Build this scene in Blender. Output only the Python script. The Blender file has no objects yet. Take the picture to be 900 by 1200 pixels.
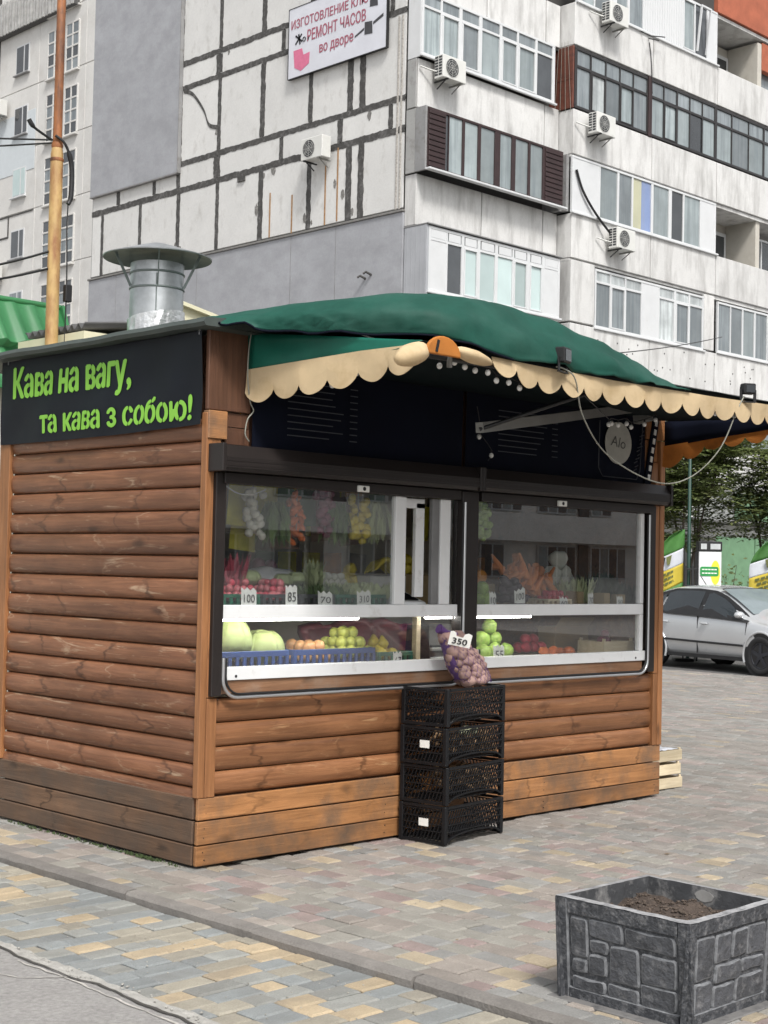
import bpy, bmesh, math, random
from math import sin, cos, pi, radians, sqrt, atan2, hypot
from mathutils import Vector, Matrix, noise as mnoise
random.seed(11)
RU = random.uniform
S = bpy.context.scene
COL = S.collection

# ------------------------------------------------------------------ camera
# World axes: X runs along the kiosk's window front, Y along its log side wall,
# the origin is the kiosk's front corner on the ground.
CAMLOC = Vector((-4.8356, -6.2834, 1.62))
RX = (0.7121424, -0.04227329, -0.70076113)
RY = (-0.70170812, -0.01240282, -0.71235657)
RZ = (0.02142224, 0.9990291, -0.03849609)
cd = bpy.data.cameras.new('camera')
cd.sensor_fit = 'VERTICAL'; cd.sensor_height = 24.0; cd.lens = 34.48
cd.clip_start = 0.1; cd.clip_end = 2000
cam = bpy.data.objects.new('camera', cd); COL.objects.link(cam)
cam.matrix_world = Matrix.Translation(CAMLOC) @ Matrix((RX, RY, RZ)).to_4x4()
S.camera = cam

# ------------------------------------------------------------------ light
SUN = Vector((-0.36, -0.70, 1.0)).normalized()
W = bpy.data.worlds.new('World'); S.world = W; W.use_nodes = True
nt = W.node_tree; nt.nodes.clear()
sky = nt.nodes.new('ShaderNodeTexSky'); sky.sky_type = 'NISHITA'; sky.sun_disc = False
sky.sun_elevation = math.asin(SUN.z); sky.sun_rotation = atan2(SUN.x, SUN.y)
sky.dust_density = 3.0; sky.air_density = 1.0
hs = nt.nodes.new('ShaderNodeHueSaturation'); hs.inputs['Saturation'].default_value = 0.16
bg = nt.nodes.new('ShaderNodeBackground'); bg.inputs['Strength'].default_value = 0.10
wo = nt.nodes.new('ShaderNodeOutputWorld')
nt.links.new(sky.outputs[0], hs.inputs['Color']); nt.links.new(hs.outputs[0], bg.inputs[0]); nt.links.new(bg.outputs[0], wo.inputs[0])
sl = bpy.data.lights.new('sun', 'SUN'); sl.energy = 1.5; sl.angle = radians(12); sl.color = (1, 0.97, 0.93)
so = bpy.data.objects.new('sun', sl); COL.objects.link(so)
so.rotation_euler = SUN.to_track_quat('Z', 'Y').to_euler(); so.location = (-10, -10, 30)
S.view_settings.view_transform = 'Standard'; S.view_settings.look = 'None'
S.view_settings.exposure = 1.05; S.view_settings.gamma = 1; S.view_settings.use_curve_mapping = False

# ------------------------------------------------------------------ materials
MATS = {}
def new_mat(name):
    m = bpy.data.materials.new(name); m.use_nodes = True
    t = m.node_tree; t.nodes.clear()
    out = t.nodes.new('ShaderNodeOutputMaterial')
    b = t.nodes.new('ShaderNodeBsdfPrincipled')
    t.links.new(b.outputs[0], out.inputs[0])
    return m, t, b, out
def N(t, typ, **kw):
    n = t.nodes.new(typ)
    for k, v in kw.items():
        if k in n.inputs.keys(): n.inputs[k].default_value = v
        else: setattr(n, k, v)
    return n
def noise_tex(t, vec, scale, detail=5, rough=0.6, dist=0.0):
    n = N(t, 'ShaderNodeTexNoise'); n.inputs['Scale'].default_value = scale
    n.inputs['Detail'].default_value = detail; n.inputs['Roughness'].default_value = rough
    n.inputs['Distortion'].default_value = dist
    t.links.new(vec, n.inputs['Vector']); return n
def maprange(t, src, a, b, c, d):
    n = N(t, 'ShaderNodeMapRange'); 
    for i, v in enumerate((a, b, c, d)): n.inputs[i + 1].default_value = v
    t.links.new(src, n.inputs[0]); return n
def mixc(t, fac, a, b, mode='MIX'):
    n = N(t, 'ShaderNodeMix', data_type='RGBA', blend_type=mode)
    for sock, v in ((n.inputs[0], fac), (n.inputs[6], a), (n.inputs[7], b)):
        if hasattr(v, 'is_linked') or hasattr(v, 'links'): t.links.new(v, sock)
        else: sock.default_value = v if isinstance(v, float) else (*v, 1) if len(v) == 3 else v
    return n.outputs[2]
def mulf(t, a, b):
    n = N(t, 'ShaderNodeMath', operation='MULTIPLY'); t.links.new(a, n.inputs[0]); t.links.new(b, n.inputs[1]); return n.outputs[0]
def coords(t, stretch=(1, 1, 1), rnd=True):
    tc = N(t, 'ShaderNodeTexCoord'); mp = N(t, 'ShaderNodeMapping')
    mp.inputs['Scale'].default_value = stretch
    t.links.new(tc.outputs['Object'], mp.inputs['Vector'])
    oi = N(t, 'ShaderNodeObjectInfo')
    if rnd:
        cx = N(t, 'ShaderNodeMath', operation='MULTIPLY'); cx.inputs[1].default_value = 37.0
        t.links.new(oi.outputs['Random'], cx.inputs[0])
        t.links.new(cx.outputs[0], mp.inputs['Location'])
    return mp.outputs[0], oi
def scale_col(t, col, fac):
    n = N(t, 'ShaderNodeVectorMath', operation='SCALE')
    if hasattr(col, 'links'): t.links.new(col, n.inputs[0])
    else: n.inputs[0].default_value = col
    t.links.new(fac, n.inputs['Scale']); return n.outputs[0]
def mat(name, base, rough=0.6, metal=0.0, ns=6.0, na=0.18, bump=0.0, bs=60.0, rand=0.0, stretch=(1, 1, 1),
        dirt=None, dscale=2.0, dlo=0.5, dhi=0.75, dstretch=None, spec=0.5, coat=0.0, trans=0.0, attr=None, fine=0.0):
    if name in MATS: return MATS[name]
    m, t, b, out = new_mat(name)
    v, oi = coords(t, stretch)
    c = base
    if attr:
        a = N(t, 'ShaderNodeAttribute', attribute_name=attr); c = a.outputs['Color']
    n = noise_tex(t, v, ns)
    c = scale_col(t, c, maprange(t, n.outputs[0], 0.25, 0.75, 1 - na, 1 + na).outputs[0])
    if fine:
        n3 = noise_tex(t, v, ns * 14, 3)
        c = scale_col(t, c, maprange(t, n3.outputs[0], 0.25, 0.75, 1 - fine, 1 + fine).outputs[0])
    if rand:
        c = scale_col(t, c, maprange(t, oi.outputs['Random'], 0, 1, 1 - rand, 1 + rand).outputs[0])
    if dirt:
        v2, _ = coords(t, dstretch or stretch)
        n2 = noise_tex(t, v2, dscale, 7, 0.65)
        c = mixc(t, maprange(t, n2.outputs[0], dlo, dhi, 0, 1).outputs[0], c, dirt)
    if hasattr(c, 'links'): t.links.new(c, b.inputs['Base Color'])
    b.inputs['Roughness'].default_value = rough; b.inputs['Metallic'].default_value = metal
    b.inputs['Specular IOR Level'].default_value = spec; b.inputs['Coat Weight'].default_value = coat
    if bump:
        nb = noise_tex(t, v, bs, 4)
        bp = N(t, 'ShaderNodeBump'); bp.inputs['Strength'].default_value = bump; bp.inputs['Distance'].default_value = 0.01
        t.links.new(nb.outputs[0], bp.inputs['Height']); t.links.new(bp.outputs[0], b.inputs['Normal'])
    if trans:
        tr = N(t, 'ShaderNodeBsdfTranslucent'); ms = N(t, 'ShaderNodeMixShader'); ms.inputs[0].default_value = trans
        if hasattr(c, 'links'): t.links.new(c, tr.inputs[0])
        t.links.new(b.outputs[0], ms.inputs[1]); t.links.new(tr.outputs[0], ms.inputs[2]); t.links.new(ms.outputs[0], out.inputs[0])
    MATS[name] = m; return m
def wood(name, c1, c2, axis=0, rough=0.5, rand=0.22, knot=True, ringk=False, grey=None, gscale=1.2, glo=0.5, ghi=0.8, light=None):
    """stained timber: grain stretched along axis, knots, optional weathered patches"""
    m, t, b, out = new_mat(name)
    st = [14.0, 14.0, 14.0]; st[axis] = 0.7
    v, oi = coords(t, tuple(st))
    n = noise_tex(t, v, 2.2, 9, 0.7, 1.0)
    c = mixc(t, maprange(t, n.outputs[0], 0.3, 0.72, 0, 1).outputs[0], c1, c2)
    st2 = [2.2] * 3; st2[axis] = 0.9
    v2, _ = coords(t, tuple(st2))
    n2 = noise_tex(t, v2, 1.7, 4)
    c = scale_col(t, c, maprange(t, n2.outputs[0], 0.3, 0.7, 0.74, 1.22).outputs[0])
    if light:  # pale streaks
        st4 = [10.0] * 3; st4[axis] = 1.3
        v4, _ = coords(t, tuple(st4)); n4 = noise_tex(t, v4, 1.3, 8, 0.7, 2.0)
        c = mixc(t, maprange(t, n4.outputs[0], 0.585, 0.70, 0, 0.75).outputs[0], c, light)
    if knot:
        st3 = [5.2] * 3; st3[axis] = 2.1
        v3, _ = coords(t, tuple(st3))
        nd = noise_tex(t, v3, 2.5, 2)
        va = N(t, 'ShaderNodeVectorMath', operation='ADD'); t.links.new(v3, va.inputs[0])
        vs = N(t, 'ShaderNodeVectorMath', operation='SCALE'); vs.inputs['Scale'].default_value = 0.25
        t.links.new(nd.outputs['Color'], vs.inputs[0]); t.links.new(vs.outputs[0], va.inputs[1])
        vo = N(t, 'ShaderNodeTexVoronoi'); vo.inputs['Scale'].default_value = 1.0; t.links.new(va.outputs[0], vo.inputs['Vector'])
        c = mixc(t, maprange(t, vo.outputs['Distance'], 0.05, 0.17, 0.75, 0).outputs[0], c, tuple(x * 0.35 for x in c1))
    if ringk:   # branch whorls: dark curved bands across the piece, some with a pale rim
        st6 = [3.0] * 3; st6[axis] = 1.0
        v6, _ = coords(t, tuple(st6)); n6 = noise_tex(t, v6, 1.6, 4, 0.6)
        sx = N(t, 'ShaderNodeSeparateXYZ'); t.links.new(v6, sx.inputs[0])
        ad = N(t, 'ShaderNodeMath', operation='ADD'); t.links.new(sx.outputs[axis], ad.inputs[0])
        sc_ = N(t, 'ShaderNodeMath', operation='MULTIPLY'); sc_.inputs[1].default_value = 0.95; t.links.new(n6.outputs[0], sc_.inputs[0]); t.links.new(sc_.outputs[0], ad.inputs[1])
        md_ = N(t, 'ShaderNodeMath', operation='PINGPONG'); md_.inputs[1].default_value = 0.37; t.links.new(ad.outputs[0], md_.inputs[0])
        c = mixc(t, mulf(t, maprange(t, md_.outputs[0], 0.006, 0.030, 0.75, 0).outputs[0], maprange(t, n2.outputs[0], 0.40, 0.62, 0.1, 1).outputs[0]), c, tuple(x * 0.42 for x in c1))
        lr = N(t, 'ShaderNodeMath', operation='MULTIPLY'); t.links.new(maprange(t, md_.outputs[0], 0.352, 0.366, 0, 1).outputs[0], lr.inputs[0]); t.links.new(maprange(t, n2.outputs[0], 0.55, 0.68, 0, .6).outputs[0], lr.inputs[1])
        c = mixc(t, lr.outputs[0], c, light or c2)
    if grey:
        v5, _ = coords(t, (1, 1, 1)); n5 = noise_tex(t, v5, gscale * 2, 6, 0.65)
        c = mixc(t, maprange(t, n5.outputs[0], glo, ghi, 0, 0.9).outputs[0], c, grey)
    c = scale_col(t, c, maprange(t, oi.outputs['Random'], 0, 1, 1 - rand, 1 + rand).outputs[0])
    t.links.new(c, b.inputs['Base Color']); b.inputs['Roughness'].default_value = rough
    b.inputs['Specular IOR Level'].default_value = 0.4
    bp = N(t, 'ShaderNodeBump'); bp.inputs['Strength'].default_value = 0.6; bp.inputs['Distance'].default_value = 0.006
    t.links.new(n.outputs[0], bp.inputs['Height']); t.links.new(bp.outputs[0], b.inputs['Normal'])
    MATS[name] = m; return m
def glass(name, tint=(0.97, 0.98, 0.98), ior=2.3):
    m, t, b, out = new_mat(name); t.nodes.remove(b)
    tr = N(t, 'ShaderNodeBsdfTransparent'); tr.inputs[0].default_value = (*tint, 1)
    gl = N(t, 'ShaderNodeBsdfGlossy'); gl.inputs['Roughness'].default_value = 0.0
    fr = N(t, 'ShaderNodeFresnel'); ge = N(t, 'ShaderNodeNewGeometry')
    t.links.new(maprange(t, ge.outputs['Backfacing'], 0, 1, ior, 1 / ior).outputs[0], fr.inputs[0])   # same reflectance from both sides of the sheet
    ms = N(t, 'ShaderNodeMixShader'); t.links.new(fr.outputs[0], ms.inputs[0])
    t.links.new(tr.outputs[0], ms.inputs[1]); t.links.new(gl.outputs[0], ms.inputs[2]); t.links.new(ms.outputs[0], out.inputs[0])
    MATS[name] = m; return m
def emit(name, col, st):
    m, t, b, out = new_mat(name)
    b.inputs['Base Color'].default_value = (*col, 1); b.inputs['Emission Color'].default_value = (*col, 1); b.inputs['Emission Strength'].default_value = st
    MATS[name] = m; return m

# ------------------------------------------------------------------ mesh builder
WLOC = {}
class MB:
    def __init__(s): s.v = []; s.f = []; s.m = []; s.sm = []
    def add(s, vs, fs, mi=0, sm=False):
        o = len(s.v); s.v += [tuple(p) for p in vs]
        for f in fs: s.f.append([i + o for i in f]); s.m.append(mi); s.sm.append(sm)
        return s
    def box(s, x0, x1, y0, y1, z0, z1, mi=0):
        if x0 > x1: x0, x1 = x1, x0
        if y0 > y1: y0, y1 = y1, y0
        if z0 > z1: z0, z1 = z1, z0
        return s.hexa([(x0, y0, z0), (x1, y0, z0), (x1, y1, z0), (x0, y1, z0), (x0, y0, z1), (x1, y0, z1), (x1, y1, z1), (x0, y1, z1)], mi)
    def hexa(s, p, mi=0):
        return s.add(p, [(0, 3, 2, 1), (4, 5, 6, 7), (0, 1, 5, 4), (1, 2, 6, 5), (2, 3, 7, 6), (3, 0, 4, 7)], mi)
    def bbox(s, x0, x1, y0, y1, z0, z1, b=0.006, mi=0):
        """box whose edges are all chamfered"""
        bm = bmesh.new(); bmesh.ops.create_cube(bm, size=1)
        bmesh.ops.scale(bm, vec=(abs(x1 - x0), abs(y1 - y0), abs(z1 - z0)), verts=bm.verts)
        bmesh.ops.bevel(bm, geom=bm.edges[:] , offset=b, segments=1, profile=0.5, affect='EDGES')
        bmesh.ops.translate(bm, vec=((x0 + x1) / 2, (y0 + y1) / 2, (z0 + z1) / 2), verts=bm.verts)
        bm.verts.index_update()
        s.add([v.co[:] for v in bm.verts], [[v.index for v in f.verts] for f in bm.faces], mi); bm.free(); return s
    def bar(s, p0, p1, w, h, up=(0, 0, 1), mi=0):
        p0 = Vector(p0); p1 = Vector(p1); d = (p1 - p0).normalized(); u = Vector(up)
        a = d.cross(u)
        if a.length < 1e-4: a = d.cross(Vector((1, 0, 0)))
        a.normalize(); u = a.cross(d); a *= w / 2; u *= h / 2
        return s.hexa([p0 - a - u, p0 + a - u, p1 + a - u, p1 - a - u, p0 - a + u, p0 + a + u, p1 + a + u, p1 - a + u], mi)
    def tube(s, pts, r, n=6, mi=0, caps=True, sm=True):
        pts = [Vector(p) for p in pts]; rs = r if isinstance(r, (list, tuple)) else [r] * len(pts)
        vs = []; prev = None
        for i, p in enumerate(pts):
            d = (pts[min(i + 1, len(pts) - 1)] - pts[max(i - 1, 0)]).normalized()
            if prev is None:
                a = d.orthogonal().normalized()
            else:
                a = (prev - d * prev.dot(d)); a = a.normalized() if a.length > 1e-5 else d.orthogonal().normalized()
            prev = a; b = d.cross(a)
            vs += [p + (a * cos(2 * pi * k / n) + b * sin(2 * pi * k / n)) * rs[i] for k in range(n)]
        fs = [(i * n + k, i * n + (k + 1) % n, (i + 1) * n + (k + 1) % n, (i + 1) * n + k) for i in range(len(pts) - 1) for k in range(n)]
        s.add(vs, fs, mi, sm)
        if caps:
            s.add(vs[:n], [tuple(range(n))[::-1]], mi); s.add(vs[-n:], [tuple(range(n))], mi)
        return s
    def lathe(s, prof, c=(0, 0, 0), n=24, mi=0, sm=True):
        vs = []
        for r, z in prof: vs += [(c[0] + r * cos(2 * pi * k / n), c[1] + r * sin(2 * pi * k / n), c[2] + z) for k in range(n)]
        fs = [(i * n + k, i * n + (k + 1) % n, (i + 1) * n + (k + 1) % n, (i + 1) * n + k) for i in range(len(prof) - 1) for k in range(n)]
        return s.add(vs, fs, mi, sm)
    def ell(s, c, r, n=10, m=7, jit=0.0, mi=0, rot=None):
        vs = []; 
        for i in range(m + 1):
            th = pi * i / m
            for k in range(n):
                p = Vector((sin(th) * cos(2 * pi * k / n), sin(th) * sin(2 * pi * k / n), cos(th)))
                if jit: p *= 1 + jit * mnoise.noise(p * 1.7 + Vector(c) * 5)
                p = Vector((p.x * r[0], p.y * r[1], p.z * r[2]))
                if rot: p = rot @ p
                vs.append(p + Vector(c))
        fs = [(i * n + k, (i + 1) * n + k, (i + 1) * n + (k + 1) % n, i * n + (k + 1) % n) for i in range(m) for k in range(n)]
        return s.add(vs, fs, mi, True)
    def prism(s, poly, ext, mi=0):
        n = len(poly); e = Vector(ext); a = [Vector(p) for p in poly]; b = [p + e for p in a]
        return s.add(a + b, [tuple(range(n))[::-1], tuple(range(n, 2 * n))] + [(i, (i + 1) % n, n + (i + 1) % n, n + i) for i in range(n)], mi)
    def grid(s, rows, mi=0, sm=True):
        h = len(rows); w = len(rows[0])
        return s.add([p for r in rows for p in r], [(i * w + j, i * w + j + 1, (i + 1) * w + j + 1, (i + 1) * w + j) for i in range(h - 1) for j in range(w - 1)], mi, sm)
    def mesh(s, name, mats, off=(0, 0, 0)):
        me = bpy.data.meshes.new(name)
        ox, oy, oz = off
        me.from_pydata([(x - ox, y - oy, z - oz) for x, y, z in s.v], [], s.f)
        for m in (mats if isinstance(mats, (list, tuple)) else [mats]): me.materials.append(m)
        me.polygons.foreach_set('material_index', s.m); me.polygons.foreach_set('use_smooth', s.sm)
        me.update(); return me
    def build(s, name, mats, parent=None, local=False):
        if parent is None:
            xs = [p[0] for p in s.v]; ys = [p[1] for p in s.v]; zs = [p[2] for p in s.v]
            off = ((min(xs) + max(xs)) / 2, (min(ys) + max(ys)) / 2, min(zs))
        elif local: off = (0, 0, 0)
        else: off = WLOC[parent.name]
        me = s.mesh(name, mats, off)
        o = bpy.data.objects.new(name, me); COL.objects.link(o)
        if parent is None: o.location = off; WLOC[o.name] = off
        else: o.parent = parent; WLOC[o.name] = (0, 0, 0) if local else off
        return o
def tag(o, label=None, cat=None, group=None, kind=None):
    if label: o['label'] = label
    if cat: o['category'] = cat
    if group: o['group'] = group
    if kind: o['kind'] = kind
    return o
def thing(name, label, cat, loc=(0, 0, 0), rz=0, group=None):
    o = bpy.data.objects.new(name, None); COL.objects.link(o); o.location = loc; o.rotation_euler = (0, 0, rz)
    o.empty_display_size = 0.1
    WLOC[o.name] = tuple(loc); return tag(o, label, cat, group)
def inst(name, me, parent, loc, rot=(0, 0, 0), sc=(1, 1, 1)):
    """a part that shares mesh data, placed at a world point"""
    o = bpy.data.objects.new(name, me); COL.objects.link(o)
    if parent is not None:
        w = WLOC[parent.name]; o.parent = parent; o.location = (loc[0] - w[0], loc[1] - w[1], loc[2] - w[2])
    else: o.location = loc
    WLOC[o.name] = loc
    o.rotation_euler = rot; o.scale = sc; return o
def copy_tree(o, parent=None):
    c = o.copy(); COL.objects.link(c)
    if parent is not None: c.parent = parent
    WLOC[c.name] = WLOC.get(o.name, (0, 0, 0))
    for ch in list(o.children): copy_tree(ch, c)
    return c
def text(name, s, m, parent, o, u, v, w, h, off=0.003, bold=0.0, warp=None, local=False, fat=0.0, stencil=0.0):
    """flat lettering fitted into a w x h box; o = lower left corner, u / v = directions"""
    cu = bpy.data.curves.new(name, 'FONT'); cu.body = s; cu.offset = bold; cu.extrude = 0.0; cu.resolution_u = 3; cu.body = s.replace('н', 'п')   # the font's small н fills in wrongly: it is rebuilt from the stems of п below
    ob = bpy.data.objects.new(name, cu); COL.objects.link(ob)
    dg = bpy.context.evaluated_depsgraph_get(); me = bpy.data.meshes.new_from_object(ob.evaluated_get(dg))
    bpy.data.objects.remove(ob)
    if 'н' in s:
        bm = bmesh.new(); bm.from_mesh(me); seen = set(); comps = []
        for v0 in bm.verts:
            if v0 in seen: continue
            st, cmp = [v0], []; seen.add(v0)
            while st:
                q = st.pop(); cmp.append(q)
                for e in q.link_edges:
                    o2 = e.other_vert(q)
                    if o2 not in seen: seen.add(o2); st.append(o2)
            comps.append(cmp)
        comps.sort(key=lambda cm: min(q.co.x for q in cm))
        for i, ch in enumerate(s):
            if ch != 'н': continue
            cm = comps[len(s[:i].replace(' ', ''))]
            gx_ = sorted(q.co.x for q in cm); gy = sorted(q.co.y for q in cm); a0, a3, h0, h1 = gx_[0], gx_[-1], gy[0], gy[-1]
            sw = min(q for q in gx_ if q > a0 + .02) - a0; hb = (h1 - h0) * .18; hm = (h0 + h1) / 2
            bmesh.ops.delete(bm, geom=cm, context='VERTS')
            gv = [[bm.verts.new((p, q, 0)) for p in (a0, a0 + sw, a3 - sw, a3)] for q in (h0, hm - hb / 2, hm + hb / 2, h1)]
            for p in range(3):
                for q in range(3):
                    if p != 1 or q == 1: bm.faces.new([gv[q][p], gv[q][p + 1], gv[q + 1][p + 1], gv[q + 1][p]])
            break
        bm.to_mesh(me); bm.free()
    if stencil:   # stencil bridges: a slit cut through every letter
        bm = bmesh.new(); bm.from_mesh(me); seen = set(); comps = []
        for v0 in bm.verts:
            if v0 in seen: continue
            st, cmp = [v0], []; seen.add(v0)
            while st:
                q = st.pop(); cmp.append(q)
                for e in q.link_edges:
                    o2 = e.other_vert(q)
                    if o2 not in seen: seen.add(o2); st.append(o2)
            comps.append((min(q.co.x for q in cmp), max(q.co.x for q in cmp)))
        for (a0, a1), ch in zip(sorted(comps), s.replace(' ', '')):
            if ch not in 'аовбсю': continue
            xc = a0 + (a1 - a0) * .56
            for xx in (xc - stencil / 2, xc + stencil / 2):
                fs = [f for f in bm.faces if a0 - 1e-4 <= min(q.co.x for q in f.verts) and max(q.co.x for q in f.verts) <= a1 + 1e-4]
                bmesh.ops.bisect_plane(bm, geom=list({e for f in fs for e in f.edges}) + list({q for f in fs for q in f.verts}) + fs, plane_co=(xx, 0, 0), plane_no=(1, 0, 0))
            bmesh.ops.delete(bm, geom=[f for f in bm.faces if xc - stencil / 2 < f.calc_center_median().x < xc + stencil / 2], context='FACES')
        bm.to_mesh(me); bm.free()
    xs = [p.co.x for p in me.vertices]; ys = [p.co.y for p in me.vertices]
    x0, x1, y0, y1 = min(xs), max(xs), min(ys), max(ys)
    u = Vector(u).normalized(); v = Vector(v).normalized(); n = u.cross(v); o = Vector(o)
    off0 = Vector((0, 0, 0)) if local else Vector(WLOC[parent.name])
    for p in me.vertices:
        a = (p.co.x - x0) / (x1 - x0) * w; b = (p.co.y - y0) / (y1 - y0) * h
        q = o + u * a + v * b + n * off
        if warp: q += n * warp(q)
        p.co = q - off0
    if fat:   # heavier strokes: copies shifted sideways, each a hair prouder so that no faces coincide
        bm = bmesh.new(); bm.from_mesh(me); base = bm.verts[:] + bm.edges[:] + bm.faces[:]
        for k, (da, db) in enumerate(((-1, 0), (1, 0), (0, .6), (0, -.6), (.7, .4), (-.7, -.4))):
            g = bmesh.ops.duplicate(bm, geom=base)['geom']
            bmesh.ops.translate(bm, vec=u * da * fat + v * db * fat + n * 0.0003 * (k + 1), verts=[e for e in g if isinstance(e, bmesh.types.BMVert)])
        bm.to_mesh(me); bm.free()
    me.materials.clear(); me.materials.append(m)
    t = bpy.data.objects.new(name, me); COL.objects.link(t); t.parent = parent; return t
def catmull(p, n):
    p = [Vector(a) for a in p]; out = []
    for i in range(len(p) - 1):
        a, b, c, d = p[max(i - 1, 0)], p[i], p[i + 1], p[min(i + 2, len(p) - 1)]
        for k in range(n):
            t = k / n
            out.append(0.5 * ((2 * b) + (c - a) * t + (2 * a - 5 * b + 4 * c - d) * t * t + (3 * b - a - 3 * c + d) * t ** 3))
    out.append(p[-1]); return out
def wirepts(a, b, sag, n=14):
    a = Vector(a); b = Vector(b)
    return [a.lerp(b, i / n) - Vector((0, 0, sag * 4 * (i / n) * (1 - i / n))) for i in range(n + 1)]
def lin(r, g, b):
    f = lambda c: ((c / 255 + 0.055) / 1.055) ** 2.4 if c > 10 else c / 255 / 12.92
    return (f(r), f(g), f(b))

# material palette ---------------------------------------------------
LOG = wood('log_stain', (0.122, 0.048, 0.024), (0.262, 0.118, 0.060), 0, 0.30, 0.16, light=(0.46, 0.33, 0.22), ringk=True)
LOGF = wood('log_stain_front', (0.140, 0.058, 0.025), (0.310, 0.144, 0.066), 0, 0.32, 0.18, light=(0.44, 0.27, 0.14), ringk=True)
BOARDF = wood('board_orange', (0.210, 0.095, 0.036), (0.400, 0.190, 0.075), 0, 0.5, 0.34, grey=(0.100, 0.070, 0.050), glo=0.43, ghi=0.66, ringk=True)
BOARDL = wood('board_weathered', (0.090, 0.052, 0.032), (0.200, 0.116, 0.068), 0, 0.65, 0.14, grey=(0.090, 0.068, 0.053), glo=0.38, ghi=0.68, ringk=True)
POST = wood('post_wood', (0.210, 0.088, 0.034), (0.360, 0.165, 0.068), 2, 0.5, 0.12)
PLY = wood('dark_plywood', (0.075, 0.036, 0.022), (0.140, 0.066, 0.038), 2, 0.5, 0.1, knot=False)
SILLW = wood('sill_wood', (0.170, 0.085, 0.045), (0.330, 0.180, 0.100), 0, 0.5, 0.1, grey=(0.3, 0.24, 0.19))
PALEW = wood('pale_crate_wood', (0.56, 0.46, 0.30), (0.74, 0.64, 0.46), 0, 0.65, 0.12)
DARKM = mat('dark_brown_metal', (0.020, 0.016, 0.015), 0.42, 0.0, na=0.15, bump=0.05, spec=0.35)
WHITEP = mat('white_plastic_frame', (0.74, 0.75, 0.75), 0.35, na=0.05, dirt=(0.42, 0.40, 0.36), dscale=7, dlo=0.6, dhi=0.85)
ALU = mat('aluminium_trim', (0.62, 0.63, 0.64), 0.3, 0.85, na=0.08)
RUBBER = mat('black_rubber', (0.012, 0.012, 0.013), 0.5)
INTER = mat('interior_lining', (0.68, 0.63, 0.52), 0.7, na=0.15)
GLASS = glass('window_glass')
BANNER = mat('black_banner_cloth', (0.006, 0.008, 0.013), 0.5, na=0.25, ns=3, bump=0.05, bs=9, spec=0.22)
NAVY = mat('navy_cloth', (0.0035, 0.005, 0.012), 0.8, na=0.3, ns=2.5, spec=0.12)
LIME = mat('lime_print', (0.23, 0.53, 0.06), 0.5, na=0.06)
TARP = mat('green_tarpaulin', (0.010, 0.070, 0.050), 0.62, ns=2.2, na=0.26, bump=0.32, bs=7, spec=0.25, fine=.07, dirt=(0.035, 0.10, 0.078), dscale=1.6, dlo=0.5, dhi=0.8, trans=0.06)
TEAL = mat('teal_awning_cloth', (0.008, 0.150, 0.100), 0.5, ns=4, na=0.25, trans=0.3)
BEIGE = mat('beige_valance_cloth', (0.640, 0.500, 0.310), 0.85, ns=5, na=0.12, spec=0.2, dirt=(0.47, 0.34, 0.18), dscale=6, dlo=0.52, dhi=0.85, trans=0.22)
ORANGE = mat('orange_and_backlit_cloth', (0.55, 0.20, 0.035), 0.8, ns=6, na=0.2, trans=0.22, dirt=(0.18, 0.07, 0.02), dscale=5, dlo=0.6, dhi=0.9)  # dome is orange; right valance is beige with light through it put in as orange
GALV = mat('galvanised_sheet', (0.46, 0.48, 0.49), 0.42, 0.75, ns=9, na=0.22, bump=0.12, bs=22, dirt=(0.30, 0.31, 0.32), dscale=4)
GALVD = mat('weathered_zinc', (0.20, 0.23, 0.22), 0.5, 0.5, ns=6, na=0.25)
FOIL = mat('foil_flashing', (0.66, 0.67, 0.67), 0.32, 0.8, ns=14, na=0.25, bump=0.6, bs=30)
ROOFT = mat('dark_roof_sheet', (0.055, 0.068, 0.062), 0.6, ns=3, na=0.3)
PLAST = mat('black_crate_plastic', (0.007, 0.0075, 0.009), 0.45, na=0.2, spec=0.3)
BULB = mat('milky_bulb', (0.75, 0.75, 0.72), 0.3, na=0.03)
WHITE = mat('white_card', (0.76, 0.76, 0.72), 0.7, na=0.06)
INK = mat('black_ink', (0.012, 0.012, 0.014), 0.6)
CABLE = mat('black_cable', (0.012, 0.012, 0.013), 0.5)
PALECABLE = mat('pale_cable', (0.26, 0.26, 0.22), 0.5)
STEEL = mat('grey_steel_arm', (0.25, 0.25, 0.235), 0.42, 0.4, na=0.12)

# ================================================================== GROUND
ground = MB().add([(-300, -300, -0.11), (400, -300, -0.11), (400, 400, -0.11), (-300, 400, -0.11)], [(0, 1, 2, 3)]).build('ground', mat('far_ground', (0.24, 0.23, 0.22), 0.9, ns=0.4))
tag(ground, kind='structure')
# average paving colour with a brick pattern of fine relief, used where single pavers are no longer told apart
def far_paving():
    m, t, b, out = new_mat('far_paving')
    v, _ = coords(t, (1, 1, 1), False)
    mp = N(t, 'ShaderNodeMapping'); mp.inputs['Rotation'].default_value = (0, 0, pi / 2); t.links.new(v, mp.inputs['Vector'])
    br = N(t, 'ShaderNodeTexBrick'); t.links.new(mp.outputs[0], br.inputs['Vector'])
    br.inputs['Color1'].default_value = (0.185, 0.170, 0.155, 1); br.inputs['Color2'].default_value = (0.220, 0.192, 0.174, 1); br.inputs['Mortar'].default_value = (0.13, 0.12, 0.11, 1)
    br.inputs['Scale'].default_value = 1; br.inputs['Brick Width'].default_value = 0.18; br.inputs['Row Height'].default_value = 0.12; br.inputs['Mortar Size'].default_value = 0.004
    t.links.new(br.outputs[0], b.inputs['Base Color']); b.inputs['Roughness'].default_value = 0.85
    return m
FARP = far_paving()
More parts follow.
